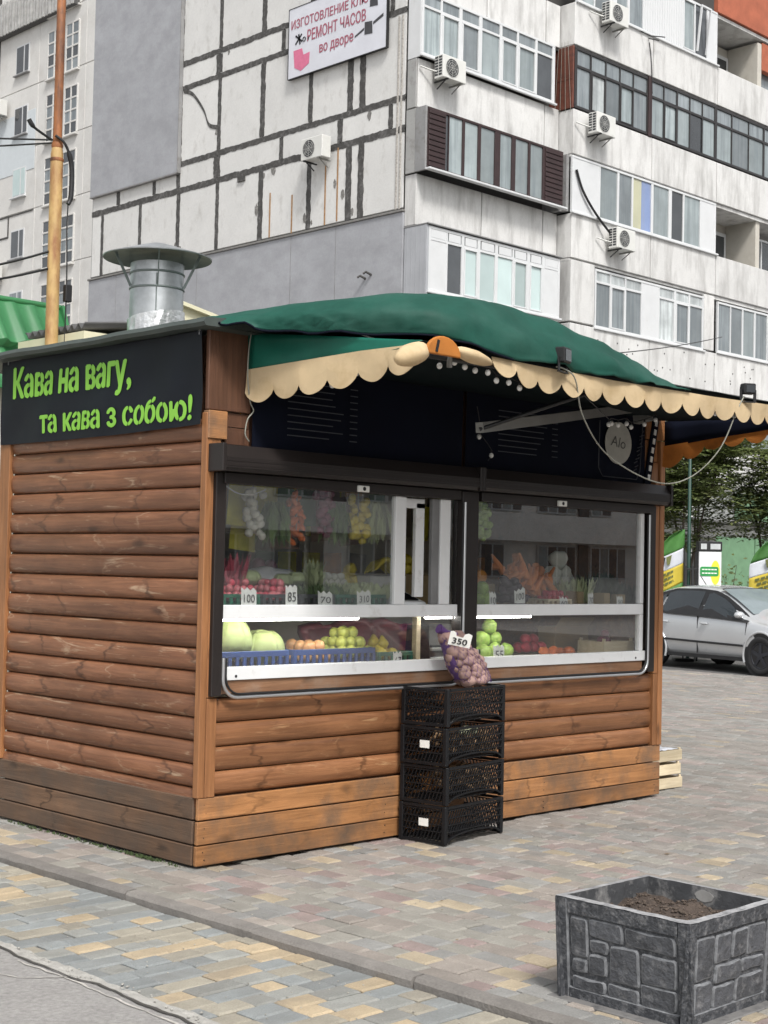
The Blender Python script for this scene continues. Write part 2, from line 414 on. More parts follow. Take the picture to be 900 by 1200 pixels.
plaza = MB().add([(-0.52, -30, -0.012), (16.3, -30, -0.012), (16.3, 60, -0.012), (-0.52, 60, -0.012)], [(0, 1, 2, 3)]).build('paved_square', FARP)
tag(plaza, kind='structure')
JOINT = mat('joint_sand', (0.10, 0.092, 0.08), 0.95, ns=30, na=0.3)
lane = MB().add([(-1.62, -30, -0.048), (-0.60, -30, -0.048), (-0.60, 60, -0.048), (-1.62, 60, -0.048)], [(0, 1, 2, 3)]).build('pavement_strip', JOINT)
tag(lane, kind='structure')
PAVER = mat('paver_stone', (1, 1, 1), 0.85, ns=9, na=0.14, bump=0.5, bs=130, attr='Col', fine=0.16, dirt=(0.15, 0.138, 0.122), dscale=1.3, dlo=0.48, dhi=0.9)
R0 = Matrix((RX, RY, RZ)).transposed()
def project(p):
    c = R0 @ (Vector(p) - CAMLOC)
    if c.z > -0.3: return None
    return (450 - c.x / c.z * 1724, 600 + c.y / c.z * 1724, -c.z)
UP = [((0.266, 0.253, 0.223), 30), ((0.237, 0.234, 0.223), 22), ((0.366, 0.304, 0.216), 12), ((0.266, 0.208, 0.193), 13), ((0.277, 0.245, 0.216), 28)]
LOW = [((0.408, 0.325, 0.216), 20), ((0.221, 0.235, 0.234), 32), ((0.302, 0.276, 0.223), 28), ((0.249, 0.251, 0.233), 20)]
FAR = [((0.246, 0.227, 0.207), 45), ((0.239, 0.233, 0.217), 30), ((0.269, 0.231, 0.213), 16), ((0.333, 0.283, 0.218), 3)]
def pick(pal):
    r = RU(0, sum(w for _, w in pal))
    for c, w in pal:
        r -= w
        if r <= 0: return c
    return pal[0][0]
def paver_geo(lx, ly, h=0.04, ch=0.009):
    x, y = lx / 2, ly / 2; a, b = x - ch, y - ch
    v = [(-x, -y, -h), (x, -y, -h), (x, y, -h), (-x, y, -h), (-x, -y, -ch * .8), (x, -y, -ch * .8), (x, y, -ch * .8), (-x, y, -ch * .8), (-a, -b, 0), (a, -b, 0), (a, b, 0), (-a, b, 0)]
    f = [(8, 9, 10, 11)]
    for i in range(4):
        j = (i + 1) % 4
        f += [(i, j, 4 + j, 4 + i), (4 + i, 4 + j, 8 + j, 8 + i)]
    return v, f
def in_kiosk(x, y): return x > 0.06 and x < 4.18 and y > 0.06 and y < 2.05
cells = []
def colour(pal, x, y):
    s = mnoise.noise(Vector((x * 2.3, y * 2.3, 3.1)))
    c = pick(pal); k = RU(0.86, 1.14)
    return tuple(min(0.9, v * k) for v in c)
x = -0.52; w = 0.12
while x < 16.3:
    y = -9 + RU(0, 0.1)
    while y < 14:
        L = random.choice((0.12, 0.12, 0.18, 0.18, 0.18, 0.24)) if x < 5 else random.choice((0.18, 0.18, 0.24))
        cx, cy = x + w / 2, y + L / 2; y += L
        if in_kiosk(cx, cy): continue
        pr = project((cx, cy, 0))
        if pr is None or not (-180 < pr[0] < 1080 and pr[1] < 1400): continue
        d = pr[2]; far = min(1, max(0, (d - 7.0) / 3.5)); far = max(far, min(1, max(0, (cx - 1.2) / 2.2)))
        pal = FAR if RU(0, 1) < far else UP
        cells.append((d, cx, cy, RU(-0.0032, 0.0032), w, L, colour(pal, cx, cy), 0))
    x += w
y = -6.0; w = 0.118
while y < 6:
    x = -1.535 + RU(-0.05, 0.05)
    while x < -0.64:
        L = min(random.choice((0.12, 0.18, 0.18, 0.24, 0.26)), -0.603 - x)
        if -0.603 - (x + L) < 0.06: L = -0.603 - x
        cx, cy = x + L / 2, y + w / 2; x += L
        pr = project((cx, cy, -0.03))
        if pr is None or not (-180 < pr[0] < 1080 and pr[1] < 1400): continue
        cells.append((pr[2], cx, cy, -0.03 + RU(-0.003, 0.003), L, w, colour(LOW, cx, cy), 1))
    y += w
def paver_mesh(name, items):
    vs = []; fs = []; cs = []
    for (d, cx, cy, z, lx, ly, col, zone) in items:
        a, f = paver_geo(lx - 0.007, ly - 0.007); o = len(vs); tx, ty = RU(-0.012, 0.012), RU(-0.012, 0.012)
        jx, jy = RU(-0.0015, 0.0015), RU(-0.0015, 0.0015)
        vs += [(cx + p[0] + jx, cy + p[1] + jy, z + p[2] + tx * p[0] + ty * p[1]) for p in a]; fs += [[i + o for i in q] for q in f]; cs += [col] * len(f)
    me = bpy.data.meshes.new(name); me.from_pydata(vs, [], fs); me.materials.append(PAVER)
    at = me.color_attributes.new('Col', 'FLOAT_COLOR', 'CORNER')
    data = []
    for p, c in zip(me.polygons, cs): data += [c[0], c[1], c[2], 1.0] * p.loop_total
    at.data.foreach_set('color', data); me.update(); return me
def shown(c):
    pr = project((c[1], c[2], 0)); return -15 < pr[0] < 915 and pr[1] < 1215
for zone, root in ((0, plaza), (1, lane)):
    zc = sorted([c for c in cells if c[7] == zone], key=lambda c: c[0])
    near = [c for c in zc if shown(c)][:300]; ids = set(map(id, near)); rest = [c for c in zc if id(c) not in ids]
    w = WLOC[root.name]
    for c in near:
        me = paver_mesh('paver', [(c[0], 0, 0, 0, c[4], c[5], c[6], zone)])
        o = bpy.data.objects.new('paver', me); COL.objects.link(o); o.parent = root
        o.location = (c[1] - w[0], c[2] - w[1], c[3] - w[2])
    if rest:
        o = bpy.data.objects.new('paver_field', paver_mesh('paver_field', rest)); COL.objects.link(o); o.parent = root
        o.location = (-w[0], -w[1], -w[2]); o['kind'] = 'stuff'
# kerb between the square and the lower strip
KERB = mat('kerb_concrete', (0.185, 0.172, 0.158), 0.9, ns=7, na=0.2, bump=0.5, bs=70, fine=0.15, rand=0.08)
kerb = MB().box(-0.594, -0.526, -30, 60, -0.09, -0.03).build('kerb', KERB); tag(kerb, kind='structure')
y = -5.2
while y < 6:
    L = 1.0 + RU(-0.02, 0.02); b = MB(); n = 8; sh = RU(-0.006, 0.006); dz = RU(-0.003, 0.004)
    rows = []
    for i in range(n + 1):
        yy = y + 0.004 + (L - 0.008) * i / n; e = 0.004 * mnoise.noise(Vector((yy * 7, 1, 2)))
        prof = [(-0.604, -0.1), (-0.604, -0.006), (-0.592, 0.008), (-0.536, 0.012), (-0.524, 0.004), (-0.522, -0.1)]
        rows.append([(px + sh + e, yy, pz + dz + e * 0.6) for px, pz in prof])
    b.grid(rows, sm=False); b.add(rows[0], [tuple(range(6))]); b.add(rows[-1], [tuple(range(6))[::-1]])
    b.build('kerb_stone', KERB, kerb); y += L
# bleached asphalt in the near corner with a crumbling edge
ASPH = mat('bleached_asphalt', (0.33, 0.318, 0.305), 0.95, ns=3, na=0.10, bump=0.9, bs=190, fine=0.26, dirt=(0.26, 0.248, 0.235), dscale=1.2, dlo=0.45, dhi=0.8)
def edge(y, k): return -1.512 + 0.035 * mnoise.noise(Vector((y * 2.3, k, 0))) + 0.02 * mnoise.noise(Vector((y * 9, k, 3)))
b = MB(); ys = [-30 + i * 1.0 for i in range(24)] + [-6 + i * 0.04 for i in range(260)] + [4.4 + i for i in range(56)]
b.grid([[(-120, yy, -0.022), (-3, yy, -0.022), (edge(yy, 0) - 0.05, yy, -0.022), (edge(yy, 0) - 0.008, yy, -0.026), (edge(yy, 0), yy, -0.06)] for yy in ys], sm=False)
tag(b.build('asphalt_road', ASPH), kind='structure')
MORT = mat('crumbled_mortar', (0.38, 0.368, 0.34), 0.95, ns=20, na=0.2, bump=0.8, bs=120, fine=0.2)
b = MB(); rows = []
for i in range(300):
    yy = -5 + i * 0.025; x1 = -1.478 + 0.022 * mnoise.noise(Vector((yy * 6, 2, 0))) + 0.012 * mnoise.noise(Vector((yy * 21, 5, 0))); x0 = edge(yy, 0) - 0.030 - 0.02 * mnoise.noise(Vector((yy * 4, 9, 0)))
    hz = lambda k: -0.0235 + 0.007 * mnoise.noise(Vector((yy * 15, k * 3.1, 4)))
    rows.append([(x0, yy, -0.030)] + [(x0 + (x1 - x0) * k / 4, yy, hz(k)) for k in range(5)] + [(x1 + 0.006, yy, -0.05)])
b.grid(rows, sm=False); tag(b.build('crumbled_edge', MORT), kind='stuff')
b = MB()
for i in range(160):
    yy = RU(-4.2, 1.2); xx = edge(yy, 0) + random.gauss(0, 0.025); r = RU(0.003, 0.008)
    b.ell((xx, yy, -0.020), (r, r * RU(.7, 1.3), r * .6), 5, 3, 0.3)
tag(b.build('gravel', MORT), kind='stuff')
b = MB(); rows = []
for i in range(150):
    yy = -4.4 + i * 0.04; x0 = edge(yy, 0) - 0.045 + 0.018 * mnoise.noise(Vector((yy * 5, 13, 0))); k = max(0.0015, 0.007 + 0.010 * mnoise.noise(Vector((yy * 3, 17, 0))))
    rows.append([(x0 - k, yy, -0.0165), (x0 + k, yy, -0.0165)])
b.grid(rows, sm=False); tag(b.build('asphalt_crack', mat('dark_crack', (0.06, 0.056, 0.05), 0.95)), kind='structure')
b = MB()  # hairline cracks: thin ragged mortar ribbons lying in the asphalt
for pts, wd in (([(-1.56, -1.25), (-1.72, -1.12), (-1.78, -0.95), (-1.95, -0.9), (-2.1, -0.72), (-2.4, -0.6)], 0.012), ([(-1.60, -0.9), (-1.585, -1.3), (-1.60, -1.8), (-1.585, -2.3)], 0.016)):
    c = catmull([(p[0], p[1], 0) for p in pts], 8)
    rows = []
    for i, p in enumerate(c):
        d = (c[min(i + 1, len(c) - 1)] - c[max(i - 1, 0)]).normalized(); nn = Vector((-d.y, d.x, 0)); k = wd * RU(0.3, 1.0)
        j = nn * RU(-0.008, 0.008)
        rows.append([p + j - nn * k / 2 + Vector((0, 0, -0.0185)), p + j + nn * k / 2 + Vector((0, 0, -0.0185))])
    b.grid(rows, sm=False)
tag(b.build('asphalt_crack', mat('crack_filler', (0.40, 0.38, 0.35), 0.95, ns=20, na=0.3)), kind='structure')
# road where the car stands, kerb strip beyond
tag(MB().add([(16.3, -60, -0.006), (24.2, -60, -0.006), (24.2, 80, -0.006), (16.3, 80, -0.006)], [(0, 1, 2, 3)]).build('street', mat('street_asphalt', (0.105, 0.102, 0.10), 0.9, ns=2, na=0.15, bump=0.4, bs=80)), kind='structure')
tag(MB().box(24.2, 24.35, -60, 80, -0.1, 0.1).box(24.35, 60, -60, 80, -0.1, 0.09).build('far_pavement', mat('far_pavement_stone', (0.27, 0.26, 0.25), 0.9, ns=3, na=0.15)), kind='structure')
b = MB()
for i in range(900):
    x, y = RU(-.5, 5.5), RU(-5, -.02)
    if RU(0, 1) < .35: x = RU(-1.5, -.62); y = RU(-4, 1)
    r = RU(.0012, .0045); b.ell((x, y, (.003 if x > -.55 else -.027)), (r, r * RU(.6, 1.6), r * .6), 5, 3, .3)
tag(b.build('grit', mat('grit', (.34, .32, .28), .95, ns=40, na=.5)), kind='stuff')
b = MB()
for i in range(46):
    x, y = RU(-.5, 5.0), RU(-4.5, -.03); a = RU(0, 6.28); L = RU(.008, .022); d = Vector((cos(a), sin(a), 0)); n_ = Vector((-sin(a), cos(a), 0)) * L * RU(.25, .5)
    p = Vector((x, y, .005)); b.add([p - d * L, p + n_ + Vector((0, 0, .003)), p + d * L + Vector((0, 0, .004)), p - n_], [(0, 1, 2), (0, 2, 3)])
tag(b.build('leaf_litter', mat('dry_leaf', (.16, .105, .05), .8, ns=30, na=.5)), kind='stuff')
# moss and weeds at the foot of the log wall
b = MB()
for i in range(500):
    t = random.choice((RU(0.30, 0.62), RU(0.1, 1.9))); xx = RU(-0.035, -0.004); z = RU(0.004, 0.02); a = RU(0, 6.28); r = RU(0.004, 0.010)
    b.add([(xx - r * cos(a), t - r * sin(a), 0.001), (xx + r * cos(a), t + r * sin(a), 0.001), (xx + RU(-.008, .008), t + RU(-.008, .008), z)], [(0, 1, 2)])
tag(b.build('moss', mat('moss_green', (0.05, 0.075, 0.025), 0.9, ns=30)), kind='stuff')

# ================================================================== KIOSK
K = thing('wooden_kiosk', 'small log-sided produce kiosk with two big glazed serving windows and dark roller-shutter boxes', 'kiosk', (0, 0, 0))
# logs: one D-shaped profile, shared by alike pieces
def log_mesh(name, L, h, bulge, m, seed):
    b = MB(); n = 9; k = max(3, int(L / 0.25)); rows = []
    for i in range(k + 1):
        x = L * i / k; row = []
        for j in range(n + 1):
            a = -pi / 2 + pi * j / n
            e = 1 + 0.05 * mnoise.noise(Vector((x * 1.6, a, seed * 7.7)))
            row.append((x, -bulge * (max(0, cos(a)) ** 0.62) * e, h / 2 * sin(a) * 0.985 + h / 2))
        row = [(x, 0.02, 0.002)] + row + [(x, 0.02, h - 0.002)]
        rows.append(row)
    b.grid(rows); b.add(rows[0], [tuple(range(len(rows[0])))[::-1]]); b.add(rows[-1], [tuple(range(len(rows[0])))])
    return b.mesh(name, m)
lm = [log_mesh('log', 1.985, 0.1243, 0.034, LOG, s) for s in range(6)]
for k in range(17):   # side wall: local X of the log runs towards -Y
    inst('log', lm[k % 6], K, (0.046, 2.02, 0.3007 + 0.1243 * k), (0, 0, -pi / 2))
fm = [log_mesh('log', 4.05, 0.131, 0.034, LOGF, s + 9) for s in range(4)]
for k in range(4):
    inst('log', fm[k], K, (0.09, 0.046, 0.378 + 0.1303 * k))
MB().box(0.05, 4.19, 0.05, 0.075, 0.02, 0.90).build('front_backing', PLY, K)
MB().box(0.05, 0.075, 0.08, 2.05, 0.02, 2.87).build('side_backing', PLY, K)
# base boards: proud of the logs, each a board
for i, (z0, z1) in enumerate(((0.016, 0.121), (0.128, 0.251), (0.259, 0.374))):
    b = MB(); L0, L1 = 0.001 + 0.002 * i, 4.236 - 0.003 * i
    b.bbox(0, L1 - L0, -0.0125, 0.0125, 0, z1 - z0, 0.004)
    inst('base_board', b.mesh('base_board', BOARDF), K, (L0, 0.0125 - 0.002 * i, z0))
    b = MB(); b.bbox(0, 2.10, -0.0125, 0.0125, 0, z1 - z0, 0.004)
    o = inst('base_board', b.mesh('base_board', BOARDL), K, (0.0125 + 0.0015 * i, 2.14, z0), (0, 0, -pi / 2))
    o['label'] = 'dirt-greyed base board of the side wall'
    b = MB()
    for x in (0.05, 1.4, 2.9, 4.17):
        for zz in (0.3, 0.7): b.tube([(x + RU(-.01, .01), -0.004, z0 + (z1 - z0) * zz), (x, 0.01, z0 + (z1 - z0) * zz)], 0.003, 6)
    o = b.build('nail', RUBBER, K)
MB().bbox(-0.002, 0.042, -0.004, 0.044, 0.376, 2.44, 0.004).build('corner_post', POST, K)
MB().bbox(0.044, 0.112, -0.006, 0.02, 0.376, 0.905, 0.004).build('trim_board', POST, K)
MB().bbox(0.0425, 0.098, -0.003, 0.02, 0.908, 2.44, 0.003).build('trim_board', POST, K)
MB().bbox(0.002, 0.13, -0.014, 0.036, 2.30, 2.452, 0.004).build('corner_block', BOARDF, K)
MB().bbox(0.004, 0.30, 0.0, 0.03, 2.456, 2.90, 0.004).build('corner_panel', PLY, K)
MB().box(0.132, 0.30, 0.012, 0.03, 2.28, 2.37).box(0.132, 0.30, 0.016, 0.03, 2.375, 2.45).build('corner_lath', PLY, K)
MB().bbox(-0.004, 0.03, 2.022, 2.14, 0.376, 2.40, 0.004).build('end_post', POST, K)
MB().bbox(4.128, 4.178, -0.006, 0.05, 0.90, 2.30, 0.004).build('corner_post', POST, K)
MB().bbox(4.18, 4.236, -0.012, 0.05, 0.376, 2.60, 0.004).build('corner_post', POST, K)
MB().bbox(4.128, 4.178, -0.008, 0.05, 0.376, 0.897, 0.004).build('trim_board', POST, K)
MB().box(4.19, 4.22, 0.052, 2.1, 0.02, 2.87).build('right_wall', LOGF, K)
MB().bbox(3.98, 4.16, -0.002, 0.03, 2.30, 2.44, 0.004).bbox(4.0, 4.15, 0.0, 0.03, 2.445, 2.60, 0.004).bbox(4.0, 4.235, -0.01, 0.03, 2.605, 2.80, 0.004).build('corner_lath', POST, K)
MB().box(0.31, 4.18, 0.035, 0.06, 2.13, 2.88).build('front_fascia', PLY, K)
MB().box(0.08, 4.18, 2.03, 2.06, 0.02, 2.87).build('back_wall', INTER, K)
MB().box(0.08, 4.18, 0.08, 2.03, 0.015, 0.05).build('floor', INTER, K)
MB().box(0.0755, 0.085, 0.08, 2.03, 0.05, 2.80).build('inner_lining', INTER, K)
# roof: thin dark sheet with a rolled edge
b = MB(); rows = []
for i in range(31):
    yy = -0.10 + 2.75 * i / 30; e = 0.010 * mnoise.noise(Vector((yy * 2.5, 0, 5)))
    rows.append([(-0.10, yy, 2.885 + e), (-0.115, yy, 2.905 + e), (-0.10, yy, 2.93 + e), (0.25, yy, 2.955), (2.1, yy, 3.0), (4.4, yy, 2.94)])
b.grid(rows, sm=False); b.add([r[0] for r in rows] + [(4.4, 2.65, 2.88), (4.4, -0.1, 2.88)], [tuple(range(33))]); b.add(rows[0], [tuple(range(6))]); b.add(rows[-1], [tuple(range(6))[::-1]])
b.build('roof', ROOFT, K)
# window assembly ----------------------------------------------------
MB().bbox(0.052, 0.122, -0.030, 0.05, 0.915, 2.12, 0.004).build('shutter_guide', DARKM, K)
MB().bbox(2.010, 2.165, -0.032, 0.05, 0.915, 2.12, 0.004).build('shutter_guide', DARKM, K)
MB().bbox(4.03, 4.105, -0.030, 0.05, 0.915, 2.12, 0.004).build('shutter_guide', DARKM, K)
def shutter(x0, x1):
    b = MB(); z0, z1 = 2.125, 2.268
    prof = [(0.05, z0), (-0.105, z0), (-0.125, z0 + 0.02), (-0.125, z0 + 0.075), (-0.085, z1), (0.05, z1)]
    b.prism([(x0, y, z) for y, z in prof], (x1 - x0, 0, 0))
    o = b.build('shutter_box', DARKM, K)
    for e0, e1 in ((x0 - 0.006, x0 + 0.02), (x1 - 0.02, x1 + 0.006)): MB().bbox(e0, e1, -0.131, 0.045, z0 - 0.004, z1 + 0.004, 0.004).build('end_cap', DARKM, o)
    b = MB()
    for zz in (z0 + 0.03, z0 + 0.055): b.box(x0 + 0.025, x1 - 0.025, -0.1275, -0.12, zz, zz + 0.006)
    b.build('ridge', DARKM, o)
    MB().bbox(x0 + 0.08, x1 - 0.1, -0.045, 0.01, 2.062, 2.122, 0.004).build('shutter_slat', DARKM, o)
shutter(0.018, 2.085); shutter(2.10, 4.165)
for x in (1.12, 2.98):
    b = MB().bbox(x - 0.045, x + 0.045, -0.062, -0.043, 2.066, 2.104, 0.004); o = b.build('shutter_lock', WHITE, K)
    MB().tube([(x, -0.064, 2.085), (x, -0.06, 2.085)], 0.012, 10).build('keyhole', INK, o)
# white bars and sashes
def window(x0, x1, gx1, name='window'):
    f = MB(); f.bbox(x0, x1, -0.012, 0.035, 1.33, 1.405, 0.003); f.bbox(x0, x1 + 0.03, -0.022, 0.035, 0.998, 1.068, 0.003)
    o = f.build(name, WHITEP, K)
    MB().box(x0, gx1, 0.008, 0.014, 1.406, 2.06).build('pane', GLASS, o)
    MB().box(x0, x1, 0.008, 0.014, 1.069, 1.329).build('pane', GLASS, o)
    MB().bbox(x0 - 0.0, x1, -0.008, 0.03, 0.925, 0.996, 0.003).build('sill_board', SILLW, o)
    # rounded aluminium and rubber surround at the foot of the window
    for rr, mm, nm, off in ((0.010, ALU, 'trim', 0.0), (0.007, RUBBER, 'gasket', 0.017)):
        r = 0.10; p = []
        a0, a1 = x0 + off + (0.002), x1 - off + 0.03
        p.append((a0, -0.034, 1.12))
        for k in range(7):
            a = pi + (pi / 2) * k / 6; p.append((a0 + r + r * cos(a), -0.034, 0.906 + off + r + r * sin(a)))
        for k in range(7):
            a = 1.5 * pi + (pi / 2) * k / 6; p.append((a1 - r + r * cos(a), -0.034, 0.906 + off + r + r * sin(a)))
        p.append((a1, -0.034, 2.05))
        MB().tube(p, rr, 8).build(nm, mm, o)
    for xx in (x0 + 0.1, x1 - 0.1):
        MB().tube([(xx, -0.0245, 1.02), (xx, -0.02, 1.02)], 0.008, 8).build('drain_hole', INK, o)
    return o
wl = window(0.124, 2.0, 1.435); wr = window(2.17, 3.985, 3.985)
MB().bbox(1.437, 1.527, -0.012, 0.03, 1.407, 2.06, 0.003).build('mullion', WHITEP, wl)
MB().bbox(1.835, 1.925, -0.010, 0.03, 1.407, 2.06, 0.003).build('mullion', WHITEP, wl)
MB().bbox(1.77, 1.833, 0.0, 0.03, 1.407, 2.06, 0.003).build('slide_track', mat('grey_frame_rubber', (0.18, 0.18, 0.18), 0.5), wl)
MB().bbox(1.66, 1.735, 0.035, 0.065, 1.45, 2.03, 0.003).bbox(1.53, 1.735, 0.035, 0.065, 1.995, 2.055, 0.003).build('sliding_sash', WHITEP, wl)
MB().box(1.926, 2.005, 0.008, 0.014, 1.406, 2.06).build('pane', GLASS, wl)
MB().bbox(3.945, 3.985, -0.012, 0.03, 1.069, 1.329, 0.003).bbox(3.945, 3.985, -0.012, 0.03, 1.407, 2.06, 0.003).build('mullion', WHITEP, wr)
# shelves, lit tubes, inner uprights
MB().bbox(0.09, 4.17, 0.04, 0.62, 1.36, 1.385, 0.003).build('shelf', INTER, K)
MB().bbox(0.09, 4.17, 0.04, 0.75, 0.99, 1.02, 0.003).build('shelf', INTER, K)
for z in (1.45, 1.85, 2.25): MB().bbox(0.09, 4.17, 1.70, 2.02, z, z + 0.025, 0.003).build('wall_shelf', INTER, K)
MB().bbox(1.77, 1.81, 0.12, 0.16, 1.02, 1.36, 0.003).build('shelf_post', PALEW, K)
TUBE = emit('lit_tube', (1.0, 0.98, 0.94), 16.0)
for x0, x1 in ((0.14, 1.22), (1.80, 2.06), (2.24, 2.82)):
    MB().tube([(x0, 0.075, 1.322), (x1, 0.075, 1.322)], 0.009, 8).build('light_tube', TUBE, K)

# chimney on the roof -------------------------------------------------
cx, cy = 0.52, 1.22
C = thing('roof_chimney', 'galvanised vent chimney with wide conical cap on the kiosk roof', 'chimney', (cx, cy, 2.93))
MB().lathe([(0.166, 0.0), (0.166, 0.55)], (cx, cy, 2.93), 40).build('flue_pipe', GALV, C)
b = MB(); n = 36
b.add([(cx + (0.172 + RU(0, .008)) * cos(2 * pi * k / n), cy + (0.172 + RU(0, .008)) * sin(2 * pi * k / n), 2.94 + (0.0 if i == 0 else 0.215 + 0.03 * sin(2 * pi * k / n + 2.6)) if i != 1 else 3.08 + RU(-.012, .012)) for i in range(3) for k in range(n)],
      [(i * n + k, i * n + (k + 1) % n, (i + 1) * n + (k + 1) % n, (i + 1) * n + k) for i in range(2) for k in range(n)])
b.build('foil_collar', FOIL, C)
for z in (3.315, 3.41): MB().lathe([(0.168, 0), (0.172, 0.004), (0.172, 0.010), (0.168, 0.014)], (cx, cy, z), 40).build('clamp_band', GALVD, C)
MB().lathe([(0.336, 0.0), (0.338, 0.006), (0.20, 0.05), (0.06, 0.094), (0.0, 0.10)], (cx, cy, 3.515), 40, sm=False).lathe([(0.336, 0.0), (0.20, 0.03), (0.0, 0.05)], (cx, cy, 3.514), 40, mi=1).build('cap', [GALV, GALVD], C)
for k in range(5):
    a = 2 * pi * k / 5 + 0.35
    MB().bar((cx + 0.17 * cos(a), cy + 0.17 * sin(a), 3.33), (cx + 0.27 * cos(a), cy + 0.27 * sin(a), 3.53), 0.016, 0.006, (sin(a), -cos(a), 0)).build('cap_stay', GALVD, C)
MB().tube([(cx - 0.10, cy - 0.133, 3.0), (cx - 0.10, cy - 0.135, 3.40)], 0.004, 5).build('seam', GALVD, C)

# coffee banner on the side wall ---------------------------------------
def bwarp(p):   # the cloth's own folds, a displacement in -X
    y, z = p[1], p[2]
    s = 0.010 * mnoise.noise(Vector((y * 1.3, z * 2.2, 1.0))) + 0.006 * sin((y * 1.2 + z) * 9) * max(0, 1 - abs(z - 2.5) * 2)
    return s + 0.004 * mnoise.noise(Vector((y * 5, z * 5, 2)))
b = MB(); rows = []
for i in range(15):
    z = 2.355 + 0.525 * i / 14; rows.append([])
    for j in range(49):
        y = 2.115 - 2.085 * j / 48; zz = z - 0.012 * sin(pi * j / 48) * (1 - i / 14) + (0.02 * (j / 48) if i == 0 else 0)
        rows[-1].append((-0.022 - bwarp((0, y, zz)), y, zz))
b.grid(rows)
BN = b.build('coffee_banner', BANNER); tag(BN, 'black cloth banner with two lines of lime green coffee lettering on the log side wall', 'banner')
BO = WLOC[BN.name]
bw = lambda p: bwarp(p)
# letters of the banner lean very slightly upward to the right as on the cloth
text('lettering', 'Кава на вагу,', LIME, BN, (-0.022, 1.955, 2.588), (0, -1, 0.0), (0, 0, 1), 1.265, 0.242, 0.003, 0.0, bw, fat=0.0095, stencil=.10)
text('lettering', 'та кава з собою!', LIME, BN, (-0.022, 1.632, 2.405), (0, -1, 0.0), (0, 0, 1), 1.51, 0.142, 0.003, 0.0, bw, fat=0.0075, stencil=.10)
MB().box(-0.030, -0.02, 2.03, 2.034, 2.86, 2.89).box(-0.030, -0.02, 0.05, 0.054, 2.86, 2.89).build('eyelet', ALU, BN)

# navy cloth over the windows ------------------------------------------
def nwarp(x, z): return 0.008 * mnoise.noise(Vector((x * 2, z * 3, 4))) + 0.006 * mnoise.noise(Vector((x * 7, z * 2, 8)))
def cloth(name, x0, x1, label):
    b = MB(); rows = []
    for i in range(13):
        z = 2.272 + (2.84 - 2.272) * i / 12
        rows.append([(x0 + (x1 - x0) * j / 40, -0.008 + nwarp(x0 + (x1 - x0) * j / 40, z), z) for j in range(41)])
    b.grid(rows); o = b.build(name, NAVY); tag(o, label, 'banner'); return o
n1 = cloth('menu_banner', 0.30, 2.02, 'dark navy cloth over the left serving window with faint menu lines')
n2 = cloth('menu_banner', 2.05, 3.98, 'dark navy cloth over the right serving window with oval cream logo')
FAINT = mat('faint_print', (0.045, 0.05, 0.06), 0.7)
for o, xs, zs in ((n1, (0.55, 0.98), 9), (n2, (2.35, 2.85), 8)):
    b = MB(); w0 = WLOC[o.name]
    for i in range(zs):
        z = 2.66 - i * 0.038
        b.box(xs[0], xs[1] - RU(0, .12), -0.021, -0.019, z, z + 0.006)
        b.box(xs[1] + 0.05, xs[1] + 0.11, -0.021, -0.019, z, z + 0.006)
    b.build('menu_line', FAINT, o)
CREAM = mat('cream_print', (0.40, 0.40, 0.36), 0.7)
n = 32; cxl, czl = 3.64, 2.545
MB().prism([(cxl + 0.155 * cos(2 * pi * k / n), -0.024, czl + 0.15 * sin(2 * pi * k / n)) for k in range(n)], (0, 0.003, 0)).build('logo_oval', CREAM, n2)
text('lettering', 'Alo', mat('grey_script', (.09, .09, .085), .7), n2, (cxl - 0.095, -0.0245, czl - 0.02), (1, 0, -.12), (.25, 0, 1), 0.17, 0.075, 0.002)
fr = [(3.42, 2.69), (3.41, 2.36), (3.46, 2.30), (3.86, 2.30), (3.90, 2.36), (3.93, 2.74)]
MB().tube([(x, -0.024, z) for x, z in fr], 0.004, 4).build('logo_frame', FAINT, n2)
b = MB()
for i in range(11): b.tube([(3.82 + 0.012 * sin(i * 2) + i * 0.009, -0.024, 2.36 + i * 0.028), (3.86 + 0.012 * sin(i * 2.3) + i * 0.009, -0.024, 2.375 + i * 0.028)], 0.004, 4)
b.build('side_script', FAINT, n2)
# strip with pale dashes hanging at the right end of the cloth
st = thing('dashed_strip', 'black strip with pale dashes at the right end of the navy cloth', 'strip', (4.03, -0.02, 2.28))
MB().bar((4.0, -0.016, 2.275), (4.10, -0.016, 2.75), 0.012, 0.07, (1, 0, 0)).build('backing', NAVY, st)
for i in range(7):
    f = 0.06 + i * 0.14; g = f + 0.085
    MB().bar((4.0 + 0.10 * f, -0.026, 2.275 + 0.475 * f), (4.0 + 0.10 * g, -0.026, 2.275 + 0.475 * g), 0.006, 0.026, (1, 0, 0)).build('dash', BULB, st)

